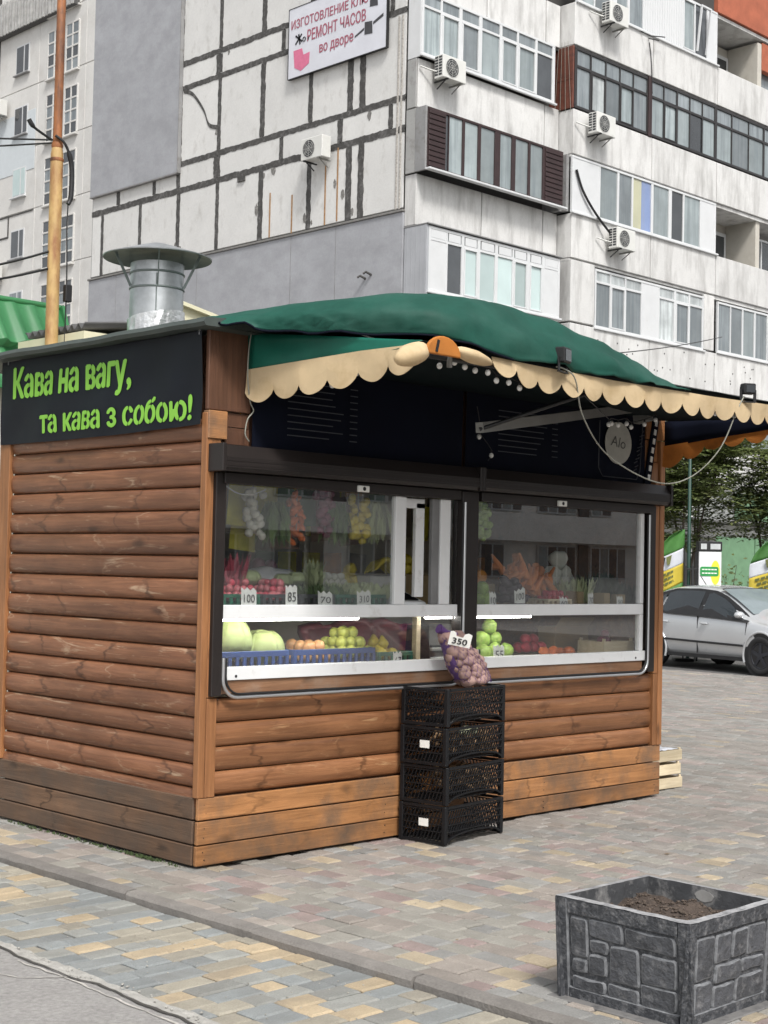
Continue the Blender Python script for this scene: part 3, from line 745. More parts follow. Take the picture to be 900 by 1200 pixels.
# awning ---------------------------------------------------------------
A = thing('shop_awning', 'green fabric awning with beige scalloped valance over the serving windows', 'awning', (2.2, -0.6, 2.5))
def valance(name, top, drop, m, scw=0.165, out=(0, -1, 0), depth=0.045, phase=0.0, amp=0.012):
    """scalloped cloth strip hanging from a 3-D polyline"""
    c = [Vector(p) for p in top]; seg = [0]
    for a, q in zip(c, c[1:]): seg.append(seg[-1] + (q - a).length)
    T = seg[-1]; per = 12; cnt = max(1, round(T / scw)); n = cnt * per; rows = [[], [], [], [], []]; o = Vector(out)
    def at(s):
        for i in range(len(seg) - 1):
            if s <= seg[i + 1] + 1e-9: return c[i].lerp(c[i + 1], (s - seg[i]) / max(1e-9, seg[i + 1] - seg[i]))
        return c[-1]
    for i in range(n + 1):
        s = T * i / n; f = (i % per) / per; sc = sin(pi * f) ** 0.62 if 0 < f < 1 else 0.0
        dr = drop(s / T) if callable(drop) else drop
        d = dr - depth * (1 - sc) + 0.006 * mnoise.noise(Vector((s * 8, 0, phase)))
        p = at(s)
        for k in range(5):
            g = k / 4; wv = amp * g * (sin(s * 11 + phase) + 0.8 * mnoise.noise(Vector((s * 6, g, phase)))) 
            rows[k].append(p + Vector((0, 0, -d * g)) + o * wv)
    b = MB(); b.grid(rows, sm=False); ob = b.build(name, m, A)
    md = ob.modifiers.new('thick', 'SOLIDIFY'); md.thickness = 0.003; return ob
# flat cloth deck of the awning: a thin curved sheet
b = MB(); rows = []
for i in range(13):
    f = i / 12; yy = 0.0 - 1.19 * f; z = 2.752 - 0.03 * sin(pi * f) + 0.010 * f
    rows.append([(0.29 + 0.14 * f + (4.17 - 0.29 - 0.14 * f) * j / 24, yy, z + 0.008 * mnoise.noise(Vector((j * .5, i * .4, 2)))) for j in range(25)])
b.grid(rows); o = b.build('deck_cloth', mat('awning_underside', (0.003, 0.008, 0.009), 0.8, ns=3, na=0.25, spec=0.12), A)
md = o.modifiers.new('thick', 'SOLIDIFY'); md.thickness = 0.004
# front valance: the left corner is hitched up, the rest hangs level
ft = [(0.93, -1.20, 2.742), (1.3, -1.20, 2.735), (2.0, -1.20, 2.728), (3.0, -1.20, 2.735), (4.22, -1.20, 2.755)]
valance('front_valance', ft, lambda f: 0.085 + 0.055 * min(1, f * 9), BEIGE, 0.19, (0, -1, 0), 0.062, 0.3)
# left side flap: teal cloth above, beige valance below
b = MB(); rows = []
for i in range(7):
    g = i / 6; rows.append([])
    for j in range(25):
        f = j / 24; z1 = 2.90 - 0.13 * f; z0 = 2.685 + 0.055 * f
        rows[-1].append((0.262 + 0.17 * f + 0.02 * sin(f * 9) * (g - .5) + 0.012 * mnoise.noise(Vector((f * 5, g * 2, 1))), -0.01 - 1.16 * f, z0 + (z1 - z0) * g))
b.grid(rows); o = b.build('side_flap', TEAL, A); md = o.modifiers.new('thick', 'SOLIDIFY'); md.thickness = 0.003
valance('side_valance', [(0.255, -0.015, 2.695), (0.30, -0.40, 2.715), (0.37, -0.80, 2.742), (0.43, -1.16, 2.752)], lambda f: 0.190 - 0.05 * max(0, (f - 0.45) / 0.55) ** 1.2, BEIGE, 0.19, (-1, 0, 0), 0.062, 2.0)
# hitched corner: rolled beige lobes with an orange half round between them
def roll(p0, p1, rad, zs=1.0):
    p0 = Vector(p0); p1 = Vector(p1); b = MB(); d = p1 - p0; rot = Vector((1, 0, 0)).rotation_difference(d.normalized()).to_matrix()
    b.ell((p0 + p1) / 2, (d.length / 2, rad, rad * zs), 18, 12, 0.10, rot=rot); return b
roll((0.20, -1.22, 2.640), (0.42, -1.225, 2.715), 0.060, 0.95).build('corner_roll', BEIGE, A)
roll((0.60, -1.235, 2.735), (0.90, -1.225, 2.700), 0.050, 0.70).build('corner_roll', BEIGE, A)
b = MB(); pl = [(0.503 + 0.128 * cos(pi * k / 12), -1.262, 2.692 + 0.098 * sin(pi * k / 12)) for k in range(13)]
b.prism(pl, (0.0, 0.02, 0)); o = b.build('corner_dome', ORANGE, A); md = o.modifiers.new('round', 'BEVEL'); md.width = 0.008; md.segments = 3
b = MB().bar((0.445, -1.2640, 2.705), (0.46, -1.2640, 2.765), 0.004, 0.016, (1, 0, 0)); b.build('scorch_mark', INK, A)
# right flap seen from inside: beige cloth, light coming through it painted in as orange; with a heavy drooping end by the wall
valance('side_valance', [(4.21, -0.0, 2.565), (4.24, -0.30, 2.60), (4.24, -0.8, 2.645), (4.22, -1.19, 2.68)], lambda f: 0.185 - 0.10 * min(1, f * 3.0), ORANGE, 0.17, (1, 0, 0), 0.05, 5.0)
b = MB(); rows = []
for i in range(4):
    g = i / 3; rows.append([(4.22 + 0.01 * sin(j), -0.0 - 1.18 * j / 12, (2.56 + 0.115 * j / 12) + (0.19 - 0.10 * j / 12) * g) for j in range(13)])
b.grid(rows); o = b.build('side_flap', NAVY, A); md = o.modifiers.new('thick', 'SOLIDIFY'); md.thickness = 0.003
# folding arms and cross rods
MB().bar((3.72, -0.16, 2.80), (1.45, -0.66, 2.44), 0.05, 0.060).build('arm', STEEL, A)
MB().bar((3.74, -0.10, 2.72), (3.74, -0.22, 2.74), 0.07, 0.07).build('arm_joint', STEEL, A)
MB().tube([(1.45, -0.66, 2.43), (2.0, -1.17, 2.70)], 0.012, 8).build('arm_rod', CABLE, A)
MB().tube([(0.45, -1.17, 2.70), (4.2, -1.17, 2.715)], 0.016, 8).build('front_bar', CABLE, A)
MB().tube([(0.30, -0.04, 2.72), (0.45, -1.16, 2.715)], 0.012, 8).build('side_bar', CABLE, A)
MB().bar((0.62, -1.19, 2.65), (0.62, -1.19, 2.73), 0.02, 0.02).build('corner_bracket', STEEL, A)

# tarpaulin ------------------------------------------------------------
cols = [  # from the left hem to the right hem; each from the front edge back over the roof
    [(-0.02, -0.10, 2.915), (0.0, 0.05, 2.955), (0.05, 0.30, 2.965), (0.1, 0.8, 2.97)],
    [(0.16, -0.32, 2.875), (0.14, -0.26, 2.955), (0.22, -0.05, 3.01), (0.35, 0.8, 2.99)],
    [(0.32, -0.68, 2.845), (0.29, -0.62, 2.965), (0.42, -0.40, 3.05), (0.65, 0.8, 3.02)],
    [(0.60, -1.16, 2.805), (0.56, -1.10, 2.95), (0.74, -0.75, 3.09), (1.0, 0.8, 3.05)],
    [(1.02, -1.225, 2.752), (0.99, -1.17, 2.94), (1.16, -0.78, 3.115), (1.4, 0.8, 3.06)],
    [(1.55, -1.225, 2.742), (1.52, -1.17, 2.92), (1.64, -0.78, 3.095), (1.9, 0.8, 3.05)],
    [(2.05, -1.225, 2.738), (2.03, -1.16, 2.87), (2.16, -0.78, 3.02), (2.5, 0.8, 3.0)],
    [(2.42, -1.225, 2.742), (2.42, -1.15, 2.82), (2.60, -0.78, 2.93), (3.0, 0.6, 2.93)],
    [(2.74, -1.225, 2.748), (2.84, -1.10, 2.765), (3.14, -0.74, 2.815), (3.9, 0.4, 2.86)],
]
ck = [catmull(c, 7) for c in cols]; grid = []
for r in range(len(ck[0])):
    grid.append(catmull([c[r] for c in ck], 8))
rows = []
for r, row in enumerate(grid):
    g = r / (len(grid) - 1); new = []
    for c, p in enumerate(row):
        f = c / (len(row) - 1)
        k = 0.012 * mnoise.noise(Vector((f * 9, g * 4, 0))) + 0.015 * mnoise.noise(Vector((f * 26, g * 7, 4)))
        hem = max(0, 1 - g * 5); k += hem * 0.026 * mnoise.noise(Vector((f * 22, 0, 9)))
        fold = max(0, 1 - abs(f - 0.60 - g * 0.09) * 26) * 0.030 + max(0, 1 - abs(f - 0.72 - g * 0.06) * 30) * 0.022 - max(0, 1 - abs(f - 0.64 - g * 0.08) * 30) * 0.018
        wr = max(0, 1 - abs(g - 0.16) * 7) * max(0, 1 - abs(f - 0.24) * 6) * 0.034 * sin(f * 120 + g * 30)
        new.append(p + Vector((0, -1, 0.5)) * (k + fold * (1 - g) * 0.9) + Vector((-.4, -.6, .3)) * wr)
    rows.append(new)
b = MB(); b.grid(rows); TP = b.build('tarpaulin', TARP)
tag(TP, 'big dark green tarpaulin bulging over the awning and the kiosk roof edge', 'tarpaulin')
md = TP.modifiers.new('thick', 'SOLIDIFY'); md.thickness = 0.004; md.offset = -1
# a grey rolled seam along the hem by the roof corner
MB().tube([p + Vector((0.0, -0.004, -0.004)) for p in rows[0][:34]], 0.006, 6).build('hem_cord', NAVY, TP)

# lights and cables on the awning ---------------------------------------
def floodlight(loc, label, w, rz):
    F = thing('floodlight', label, 'floodlight', loc, rz)
    MB().bbox(-w / 2, w / 2, -0.03, 0.03, 0.02, 0.02 + w * 0.8, 0.006).build('housing', RUBBER, F, True)
    MB().box(-w / 2 + 0.012, w / 2 - 0.012, -0.0335, -0.031, 0.03, w * 0.8 + 0.008).build('lens', mat('dark_lens', (0.05, 0.055, 0.06), 0.12), F, True)
    MB().bar((-w / 2 - 0.006, 0, 0.05), (-w / 2 - 0.006, 0, -0.03), 0.006, 0.02).bar((w / 2 + 0.006, 0, 0.05), (w / 2 + 0.006, 0, -0.03), 0.006, 0.02).bar((-w / 2 - 0.01, 0, -0.03), (w / 2 + 0.01, 0, -0.03), 0.02, 0.006).build('bracket', RUBBER, F, True)
    MB().bar((-w * .35, 0.031, 0.05), (-w * .35, 0.045, 0.05), 0.008, w * .5).bar((0, 0.031, 0.05), (0, 0.045, 0.05), 0.008, w * .5).bar((w * .35, 0.031, 0.05), (w * .35, 0.045, 0.05), 0.008, w * .5).build('fin', RUBBER, F, True)
floodlight((1.47, -1.245, 2.745), 'small black floodlight clipped on the valance edge in front of the green tarpaulin', 0.105, 0.3)
floodlight((3.39, -1.22, 2.765), 'small black lamp box on the valance edge near the right end of the awning', 0.085, -0.5)
LS = thing('string_lights', 'string of small milky globe bulbs hanging under the awning', 'string lights', (2.0, -1.15, 2.6))
bm_ = MB(); bm_.ell((0, 0, 0), (0.0155, 0.0155, 0.017), 10, 7); bulbme = bm_.mesh('bulb', BULB)
sk = MB().tube([(0, 0, 0.012), (0, 0, 0.034)], 0.007, 6).mesh('socket', CABLE)
def string(pts, name='light_cable'):
    b = MB(); c = catmull(pts, 6); b.tube([p + Vector((0, 0, 0.034)) for p in c], 0.003, 4); b.build(name, CABLE, LS)
    return c
def bulbs(pl):
    for p in pl:
        o = inst('bulb', bulbme, LS, p); s = bpy.data.objects.new('socket', sk); COL.objects.link(s); s.parent = o; WLOC[s.name] = p
p1 = [(0.36, -0.30, 2.60), (0.40, -0.55, 2.585), (0.43, -0.70, 2.64), (0.55, -1.05, 2.665), (0.62, -1.12, 2.665), (0.70, -1.15, 2.69), (0.78, -1.15, 2.675), (0.86, -1.15, 2.665), (0.96, -1.15, 2.665), (1.03, -1.15, 2.63), (1.13, -1.15, 2.63), (1.22, -1.15, 2.61), (1.6, -1.15, 2.615)]
string(p1); bulbs(p1[:3] + p1[4:12])
p2 = [(1.85, -1.10, 2.60), (2.25, -0.9, 2.57), (2.62, -0.7, 2.555), (2.78, -0.6, 2.54), (2.92, -0.55, 2.545), (3.08, -0.5, 2.57), (3.2, -0.45, 2.56), (3.42, -0.4, 2.60), (3.62, -0.35, 2.65)]
p2 = [(x, y, z + (0.04 if x > 2.7 else 0)) for x, y, z in p2]
string(p2); bulbs(p2[2:])
p3 = [(2.05, -0.10, 2.62), (2.12, -0.06, 2.53), (2.13, -0.05, 2.47), (2.25, -0.05, 2.36), (2.22, -0.05, 2.29)]
string(p3); bulbs(p3[1:4])
p4 = [(3.02, -1.14, 2.66), (3.14, -1.14, 2.645), (3.2, -1.14, 2.64), (3.27, -1.14, 2.64), (3.36, -1.14, 2.65), (3.5, -1.14, 2.67)]
string(p4); bulbs(p4[1:5])
cb = catmull([(1.42, -1.24, 2.74), (1.50, -1.235, 2.735), (1.60, -1.23, 2.69), (1.78, -1.15, 2.50), (2.25, -0.98, 2.32), (2.85, -0.90, 2.20), (3.10, -0.98, 2.24), (3.22, -1.12, 2.42), (3.30, -1.2, 2.68), (3.36, -1.21, 2.77)], 8)
tag(MB().tube(cb, 0.0045, 6).build('hanging_cable', PALECABLE), 'pale cable sagging in a loop between the two lamps under the awning', 'cable')
tag(MB().tube(catmull([(0.25, -0.05, 2.90), (0.235, -0.05, 2.80), (0.235, -0.045, 2.66), (0.26, -0.04, 2.52), (0.29, -0.035, 2.47), (0.25, -0.035, 2.42), (0.235, -0.035, 2.34), (0.262, -0.035, 2.30)], 6), 0.004, 5).build('corner_cable', PALECABLE), 'thin pale cable dangling down the dark panel by the beige side valance', 'cable')
tag(MB().tube(catmull([(0.35, -0.70, 2.86), (0.45, -0.86, 2.80), (0.52, -1.02, 2.775)], 6), 0.004, 5).build('rope', WHITE), 'white cord crossing the gap below the tarpaulin hem', 'cord')

# ================================================================== CRATES IN FRONT
CL, CW, CH = 0.62, 0.345, 0.23
def crate_parts(matl, L, Wd, H, gap=0.03):
    """lattice-sided plastic crate; local origin = middle of the base"""
    fr = MB(); x, y = L / 2, Wd / 2
    for sx in (-1, 1):
        for sy in (-1, 1): fr.bbox(sx * x, sx * (x - 0.03), sy * y, sy * (y - 0.03), 0, H - 0.006, 0.004)
    for sy in (-1, 1):
        fr.box(-x + .03, x - .03, sy * y, sy * (y - 0.012), H - 0.022, H - 0.006)
    for sx in (-1, 1):
        fr.box(sx * x, sx * (x - 0.012), -y + .03, y - .03, H - 0.022, H - 0.006); fr.box(sx * x, sx * (x - 0.012), -y + .03, y - .03, 0.002, 0.02)
    def wall(L2, arch):
        b = MB(); z0 = 0.02
        for z in (0.075, 0.115, 0.155, H - 0.03): b.box(-L2, L2, -0.005, 0.005, z - 0.003, z + 0.003)
        if arch:   # the long side is cut away in a low arch at the foot
            n = 10
            for i in range(n):
                u0 = -L2 + 2 * L2 * i / n; u1 = -L2 + 2 * L2 * (i + 1) / n; h = lambda u: 0.012 + 0.042 * (1 - (u / L2) ** 2) ** 0.5 if abs(u) < L2 else 0.012
                b.bar((u0, 0, h(u0) + .006), (u1, 0, h(u1) + .006), 0.010, 0.010)
        st = 0.026; k = -L2 - 0.16
        while k < L2:
            a, c = k, k + 0.075; zz0, zz1 = 0.06 if arch else 0.02, H - 0.03
            t0 = max(0, (-L2 - a) / (c - a)); t1 = min(1, (L2 - a) / (c - a))
            if t1 > t0 + .02: b.bar((a + (c - a) * t0, 0, zz0 + (zz1 - zz0) * t0), (a + (c - a) * t1, 0, zz0 + (zz1 - zz0) * t1), 0.006, 0.0065, (0, 1, 0))
            k += st
        return b
    longw = wall(x - 0.03, True).mesh('lattice_side', matl); shortw = wall(y - 0.03, False).mesh('lattice_side', matl)
    fl = MB()
    for i in range(9): fl.box(-x + .02, x - .02, -y + 0.02 + i * (Wd - .06) / 8, -y + 0.032 + i * (Wd - .06) / 8, 0.028, 0.034)
    for i in range(9): fl.box(-x + .03 + i * (L - .07) / 8, -x + .042 + i * (L - .07) / 8, -y + 0.02, y - .02, 0.023, 0.0275)
    return fr.mesh('frame', matl), longw, shortw, fl.mesh('floor_grid', matl)
cf, clw, csw, cfl = crate_parts(PLAST, CL, CW, CH)
rz = radians(7.5); ux, uy = Vector((cos(rz), sin(rz), 0)), Vector((-sin(rz), cos(rz), 0))
CC = Vector((1.54, -0.37, 0)) + ux * CL / 2 + uy * CW / 2
clab = ['lowest black lattice crate of the stack, with a white sticker, on the paving', 'second black lattice crate from the bottom of the stack', 'second black lattice crate from the top, with a white sticker, brown produce inside', 'topmost black lattice crate of the stack, under the potato sack']
for i in range(4):
    jx, jr = (0, .004, -.003, .002)[i], (0, .006, -.004, .003)[i]
    t = thing('plastic_crate', clab[i], 'crate', CC + Vector((jx, jx / 2, 0.003 + i * CH)), rz + jr, 'black plastic crates stacked before the kiosk')
    def prt(nm, me, loc=(0, 0, 0), r=0):
        o = bpy.data.objects.new(nm, me); COL.objects.link(o); o.parent = t; o.location = loc; o.rotation_euler = (0, 0, r); return o
    prt('frame', cf); prt('floor_grid', cfl)
    prt('lattice_side', clw, (0, -CW / 2 + .006, 0)); prt('lattice_side', clw, (0, CW / 2 - .006, 0), pi)
    prt('lattice_side', csw, (-CL / 2 + .006, 0, 0), -pi / 2); prt('lattice_side', csw, (CL / 2 - .006, 0, 0), pi / 2)
    if i in (0, 2): MB().box(-CL / 2 - 0.003, -CL / 2 - 0.001, -0.05, 0.02, 0.10, 0.145).build('sticker', WHITE, t, True)
NUT = mat('brown_nut_shell', (0.24, 0.15, 0.08), 0.75, ns=20, na=0.3, rand=0.3)
for i, (n, lab) in enumerate(((120, 'heap of brown nuts seen through the second crate from the bottom'), (150, 'heap of brown nuts seen through the second crate from the top'))):
    b = MB()
    for k in range(n):
        p = CC + ux * RU(-0.05, 0.27) + uy * RU(-.15, .15); b.ell((p.x, p.y, 0.06 + (1 + i) * CH + RU(0, 0.12)), (0.020, 0.020, 0.018), 6, 4, 0.15)
    tag(b.build('nuts', NUT), lab, 'nuts', kind='stuff')
b = MB()
for k in range(26):
    a = RU(0, 6.28); r = RU(0, 0.055); b.ell((CC + ux * (0.0 + r * cos(a)) + uy * (-0.11 + r * sin(a) * .7) + Vector((0, 0, 2 * CH + 0.175 + RU(0, 0.03)))), (0.022, 0.022, 0.018), 7, 5, 0.25)
tag(b.build('cauliflower', mat('pale_green_curd', (0.48, 0.50, 0.33), 0.8, ns=14, na=0.25)), 'pale green cauliflower head wedged below the topmost black crate', 'vegetable')

# sack of potatoes leaning on the window
bag = thing('potato_sack', 'purple net sack of potatoes with a price card, standing on the black crates', 'sack', (1.93, -0.17, 0.923))
POT = mat('potato_skin', (0.32, 0.205, 0.175), 0.75, ns=7, na=0.22, rand=0.16, dirt=(0.22, 0.135, 0.145), dscale=5, bump=0.3, bs=25)
pm = [MB().ell((0, 0, 0), (0.050, 0.036, 0.034), 12, 9, 0.28).mesh('potato', POT), MB().ell((0, 0, 0), (0.042, 0.038, 0.036), 12, 9, 0.3).mesh('potato', POT), MB().ell((1, 2, 3), (0.046, 0.034, 0.032), 12, 9, 0.3)]
pm[2] = MB().ell((0, 0, 0), (0.054, 0.032, 0.030), 12, 9, 0.34).mesh('potato', POT)
def sackc(f): return Vector((1.925 - 0.100 * f - 0.035 * f * f, -0.215 + 0.06 * f, 0.955 + 0.255 * f))
def sackr(f): return 0.120 * (1 - 0.18 * f) * (0.78 + 0.22 * sin(pi * min(1, f + .18)))
for lv in range(8):
    f = lv / 7 * 0.97; c = sackc(f); r = sackr(f); n = 8
    for k in range(n):
        a = 2 * pi * (k + 0.5 * (lv % 2)) / n + RU(-.15, .15)
        p = c + Vector((cos(a) * (r - 0.02), sin(a) * (r - 0.028) * 0.85, RU(-.012, .012)))
        inst('potato', random.choice(pm), bag, p, (RU(-.5, .5), RU(-.6, .6), a + pi / 2 + RU(-.5, .5)), (RU(.85, 1.12),) * 3)
NET = mat('purple_net', (0.085, 0.035, 0.15), 0.6, ns=10, na=0.2)
b = MB(); nn = 22
def sackp(f, a): 
    c = sackc(f); r = sackr(f) + 0.016 + 0.006 * mnoise.noise(Vector((cos(a) * 2, sin(a) * 2, f * 6))); return c + Vector((cos(a) * r, sin(a) * r * 0.88, 0))
for k in range(nn):
    for sgn in (1, -1):
        b.tube([sackp(-0.06 + 1.06 * i / 14, 2 * pi * k / nn + sgn * 1.6 * i / 14) for i in range(15)], 0.0011, 3, caps=False)
b.build('net', NET, bag)
b = MB()   # the gathered, denser purple side of the net
rows = [[sackp(f / 10 * 0.95, 2.55 + j * 0.16) + Vector((0, 0, 0)) for j in range(7)] for f in range(11)]
b.grid(rows); o = b.build('net_gather', mat('purple_net_dense', (0.10, 0.05, 0.16), 0.6, ns=40, na=0.4), bag)
MB().tube([sackc(0.98), sackc(1.12) + Vector((-.02, 0, 0)), sackc(1.25) + Vector((-.05, 0, -0.01))], [0.05, 0.018, 0.03], 10).build('net_neck', NET, bag)
b = MB(); q0 = Vector((1.60, -0.305, 1.180)); uu = Vector((0.70, -0.50, -0.16)).normalized() ; vv = Vector((-0.42, 0.12, 0.80)).normalized(); vv = (vv - uu * vv.dot(uu)).normalized(); w_, h_ = 0.135, 0.080
card = [(0, h_), (.0, 0), (w_, 0), (w_, h_), (w_ * .82, h_ * 1.12), (w_ * .66, h_ * .92), (w_ * .62, h_ * .7), (w_ * .3, h_ * .72), (w_ * .26, h_ * .98), (w_ * .12, h_ * 1.1)]
# ring order
card = [(0, 0), (w_, 0), (w_, h_), (w_ * .82, h_ * 1.1), (w_ * .66, h_ * .95), (w_ * .62, h_ * .7), (w_ * .3, h_ * .72), (w_ * .26, h_ * .98), (w_ * .12, h_ * 1.08), (0, h_)]
b.prism([q0 + uu * a + vv * c for a, c in card], uu.cross(vv) * -0.002); pc = b.build('price_card', WHITE, bag)
text('lettering', '350', INK, pc, q0 + uu * 0.022 + vv * 0.012, uu, vv, 0.09, 0.036, 0.003, fat=.0015)

# ================================================================== PRODUCE INSIDE
def fx(x0, d): return x0 + d * (x0 + 4.8356) / 6.2834          # where a thing seen at x0 on the glass stands, d behind it
def fz(z0, d): return 1.62 + (z0 - 1.62) * (6.2834 + d) / 6.2834
def ball(name, m, r=(1, 1, 1), jit=0.1, n=12): return MB().ell((0, 0, 0), r, n, 8, jit).mesh(name, m)
def heap(name, mes, label, cat, group, x0, x1, y0, y1, z, r, layers, nx=None, ny=None, shape=0.6):
    nx = nx or max(1, int((x1 - x0) / (2 * r))); ny = ny or max(1, int((y1 - y0) / (2 * r)))
    for l in range(layers):
        a, b_ = nx - l, max(1, ny - l)
        for i in range(a):
            for j in range(b_):
                px = (x0 + x1) / 2 + (i - (a - 1) / 2) * 2 * r * 0.97 + RU(-.15, .15) * r; py = (y0 + y1) / 2 + (j - (b_ - 1) / 2) * 2 * r * .97 + RU(-.15, .15) * r
                o = inst(name, random.choice(mes), None, (px, py, z + r * .9 + l * r * 1.45 + RU(-.1, .1) * r), (RU(-1, 1), RU(-1, 1), RU(0, 6)), (r * RU(.88, 1.1),) * 3)
                tag(o, label, cat, group)
def tray(name, m, label, x0, x1, y0, y1, z, h, t=0.012, slots=True):
    T = thing(name, label, 'crate', ((x0 + x1) / 2, (y0 + y1) / 2, z))
    MB().box(x0, x1, y0, y1, z, z + 0.008).build('base', m, T)
    for a, b_, c, d in ((x0, x1, y0, y0 + t), (x0, x1, y1 - t, y1), (x0, x0 + t, y0 + t, y1 - t), (x1 - t, x1, y0 + t, y1 - t)):
        q = MB().bbox(a, b_, c, d, z + h * .72, z + h, 0.003).box(a, b_, c + .001, d - .001, z + 0.009, z + h * .28); L = (b_ - a) if (b_ - a) > (d - c) else (d - c); k = max(2, int(L / 0.05))
        for i in range(k + 1):
            if (b_ - a) > (d - c): xx = a + (L - 0.02) * i / k; q.box(xx, xx + 0.02, c, d, z + h * .28, z + h * .72)
            else: yy = c + (L - 0.02) * i / k; q.box(a, b_, yy, yy + 0.02, z + h * .28, z + h * .72)
        q.build('side', m, T)
    return T
BLUE = mat('blue_plastic', (0.018, 0.06, 0.22), 0.4, na=0.12); GREENP = mat('green_plastic', (0.012, 0.13, 0.075), 0.4, na=0.15)
GREYP = mat('dark_grey_plastic', (0.05, 0.055, 0.06), 0.5, na=0.15)
CAB = mat('cabbage_leaf', (0.42, 0.50, 0.22), 0.55, ns=6, na=0.3, bump=0.5, bs=14, dirt=(0.26, 0.36, 0.12), dscale=4)
APL = mat('peachy_apple', (0.62, 0.35, 0.16), 0.35, ns=3, na=0.25, dirt=(0.55, 0.12, 0.06), dscale=3, rand=0.15)
YAP = mat('yellow_green_apple', (0.46, 0.50, 0.10), 0.35, ns=3, na=0.2, rand=0.15)
YEL = mat('yellow_fruit', (0.65, 0.52, 0.05), 0.4, ns=4, na=0.18, rand=0.12)
LIM = mat('lime_green_fruit', (0.26, 0.42, 0.07), 0.38, ns=4, na=0.3, rand=0.2, dirt=(0.42, 0.46, 0.14), dscale=3)
PER = mat('orange_red_fruit', (0.66, 0.16, 0.04), 0.35, ns=4, na=0.15, rand=0.12)
ONI = mat('purple_onion', (0.20, 0.03, 0.08), 0.35, ns=6, na=0.3, rand=0.2)
RAD = mat('red_radish', (0.50, 0.035, 0.07), 0.4, ns=6, na=0.25, rand=0.2)
CAR = mat('orange_carrot', (0.62, 0.20, 0.045), 0.5, ns=6, na=0.2, rand=0.15)
EGG = mat('dark_aubergine', (0.035, 0.014, 0.032), 0.25, ns=5, na=0.2)
HERB = mat('herb_leaf', (0.10, 0.17, 0.04), 0.6, ns=8, na=0.35); DHERB = mat('dark_herb', (0.022, 0.04, 0.016), 0.6, ns=8, na=0.35)
PALEV = mat('pale_greens', (0.50, 0.56, 0.30), 0.6, ns=8, na=0.25); LAV = mat('greyish_white_heads', (0.62, 0.61, 0.53), 0.7, ns=20, na=0.3)
d = 0.22
# lower shelf, left window
tray('blue_crate', BLUE, 'blue plastic crate holding cabbages behind the left end of the lower glass', fx(.14, .12), fx(.62, .12), .12, .50, 1.022, 0.12)
tray('blue_crate', BLUE, 'blue plastic crate of apples and pears right of the cabbage crate', fx(.66, .12), fx(1.30, .12), .12, .50, 1.022, 0.12)
def cabbage(loc, r, label, squash=0.85):
    T = thing('cabbage', label, 'cabbage', loc); MB().ell((loc[0], loc[1], loc[2] + r * squash), (r, r, r * squash), 18, 12, 0.10).build('head', CAB, T)
    for k in range(5):
        a = 1.2 * k + .4; rows = []
        for i in range(6):
            th = 0.5 + 1.5 * i / 5; rows.append([])
            for j in range(7):
                ph = a + (j / 6 - .5) * 1.6; rr = r * (1.05 + 0.10 * (i / 5) ** 2 + 0.03 * sin(j * 2 + k)); rows[-1].append((loc[0] + rr * sin(th) * cos(ph), loc[1] + rr * sin(th) * sin(ph), loc[2] + r * squash + rr * squash * cos(th)))
        b = MB().grid(rows); o = b.build('leaf', CAB, T); md = o.modifiers.new('thick', 'SOLIDIFY'); md.thickness = 0.003
cabbage((fx(.44, .25), .27, 1.045), 0.115, 'round pale green cabbage in the blue crate', 0.9)
cabbage((fx(.20, .25), .25, 1.075), 0.105, 'cabbage with loose outer leaves at the left end of the blue crate', 1.2)
ap = [ball('apple', APL, (1, 1, .92))]; ya = [ball('apple', YAP, (1, 1, .92))]
heap('apple', ap, 'peach coloured apple heaped in the middle of the lower shelf', 'apple', 'peachy apples', fx(.70, .2), fx(.95, .2), .15, .46, 1.06, 0.038, 2)
heap('apple', ya, 'yellow green apple beside the peachy ones on the lower shelf', 'apple', 'yellow green apples', fx(.97, .2), fx(1.28, .2), .15, .46, 1.08, 0.038, 3)
tray('green_crate', GREENP, 'green plastic crate of yellow pears on the lower shelf', fx(1.33, .12), fx(1.62, .12), .12, .48, 1.022, 0.09)
pe = [MB().lathe([(0, -1), (.6, -.85), (.95, -.3), (.9, .1), (.55, .7), (.3, 1.2), (.12, 1.4), (0, 1.42)], (0, 0, 0), 12).mesh('pear', YEL)]
heap('pear', pe, 'yellow pear heaped in the green crate', 'pear', 'yellow pears', fx(1.34, .15), fx(1.58, .15), .14, .46, 1.06, 0.042, 2)
b = MB(); rows = []
for i in range(9):
    rows.append([(fx(.72, .6) + 1.0 * j / 16, 0.58 + 0.03 * sin(j * 1.3 + i), 1.06 + (0.24 - 0.06 * abs(j - 8) / 8) * i / 8) for j in range(17)])
b.grid(rows); o = b.build('maroon_bag', mat('maroon_wrap', (0.17, 0.03, 0.045), 0.4, ns=5, na=0.3)); md = o.modifiers.new('thick', 'SOLIDIFY'); md.thickness = 0.05
tag(o, 'maroon wrapped bundle behind the apples on the lower shelf', 'bundle')
sc = thing('scale', 'black machine on the lower shelf right behind the potato sack', 'scale', (fx(1.87, .15), .25, 1.022))
x_, y_, z_ = WLOC[sc.name]
MB().prism([(x_ - .11, y_ - .1, z_), (x_ - .11, y_ + .12, z_), (x_ - .09, y_ + .12, z_ + .24), (x_ - .03, y_ - .02, z_ + .25), (x_ - .11, y_ - .1, z_ + .12)], (.24, 0, 0)).build('housing', RUBBER, sc)
MB().bbox(x_ - .10, x_ + .12, y_ - .115, y_ - .09, z_ + .085, z_ + .105, .003).bbox(x_ - .10, x_ + .12, y_ - .108, y_ - .09, z_ + .03, z_ + .045, .003).build('trim', GALV, sc)
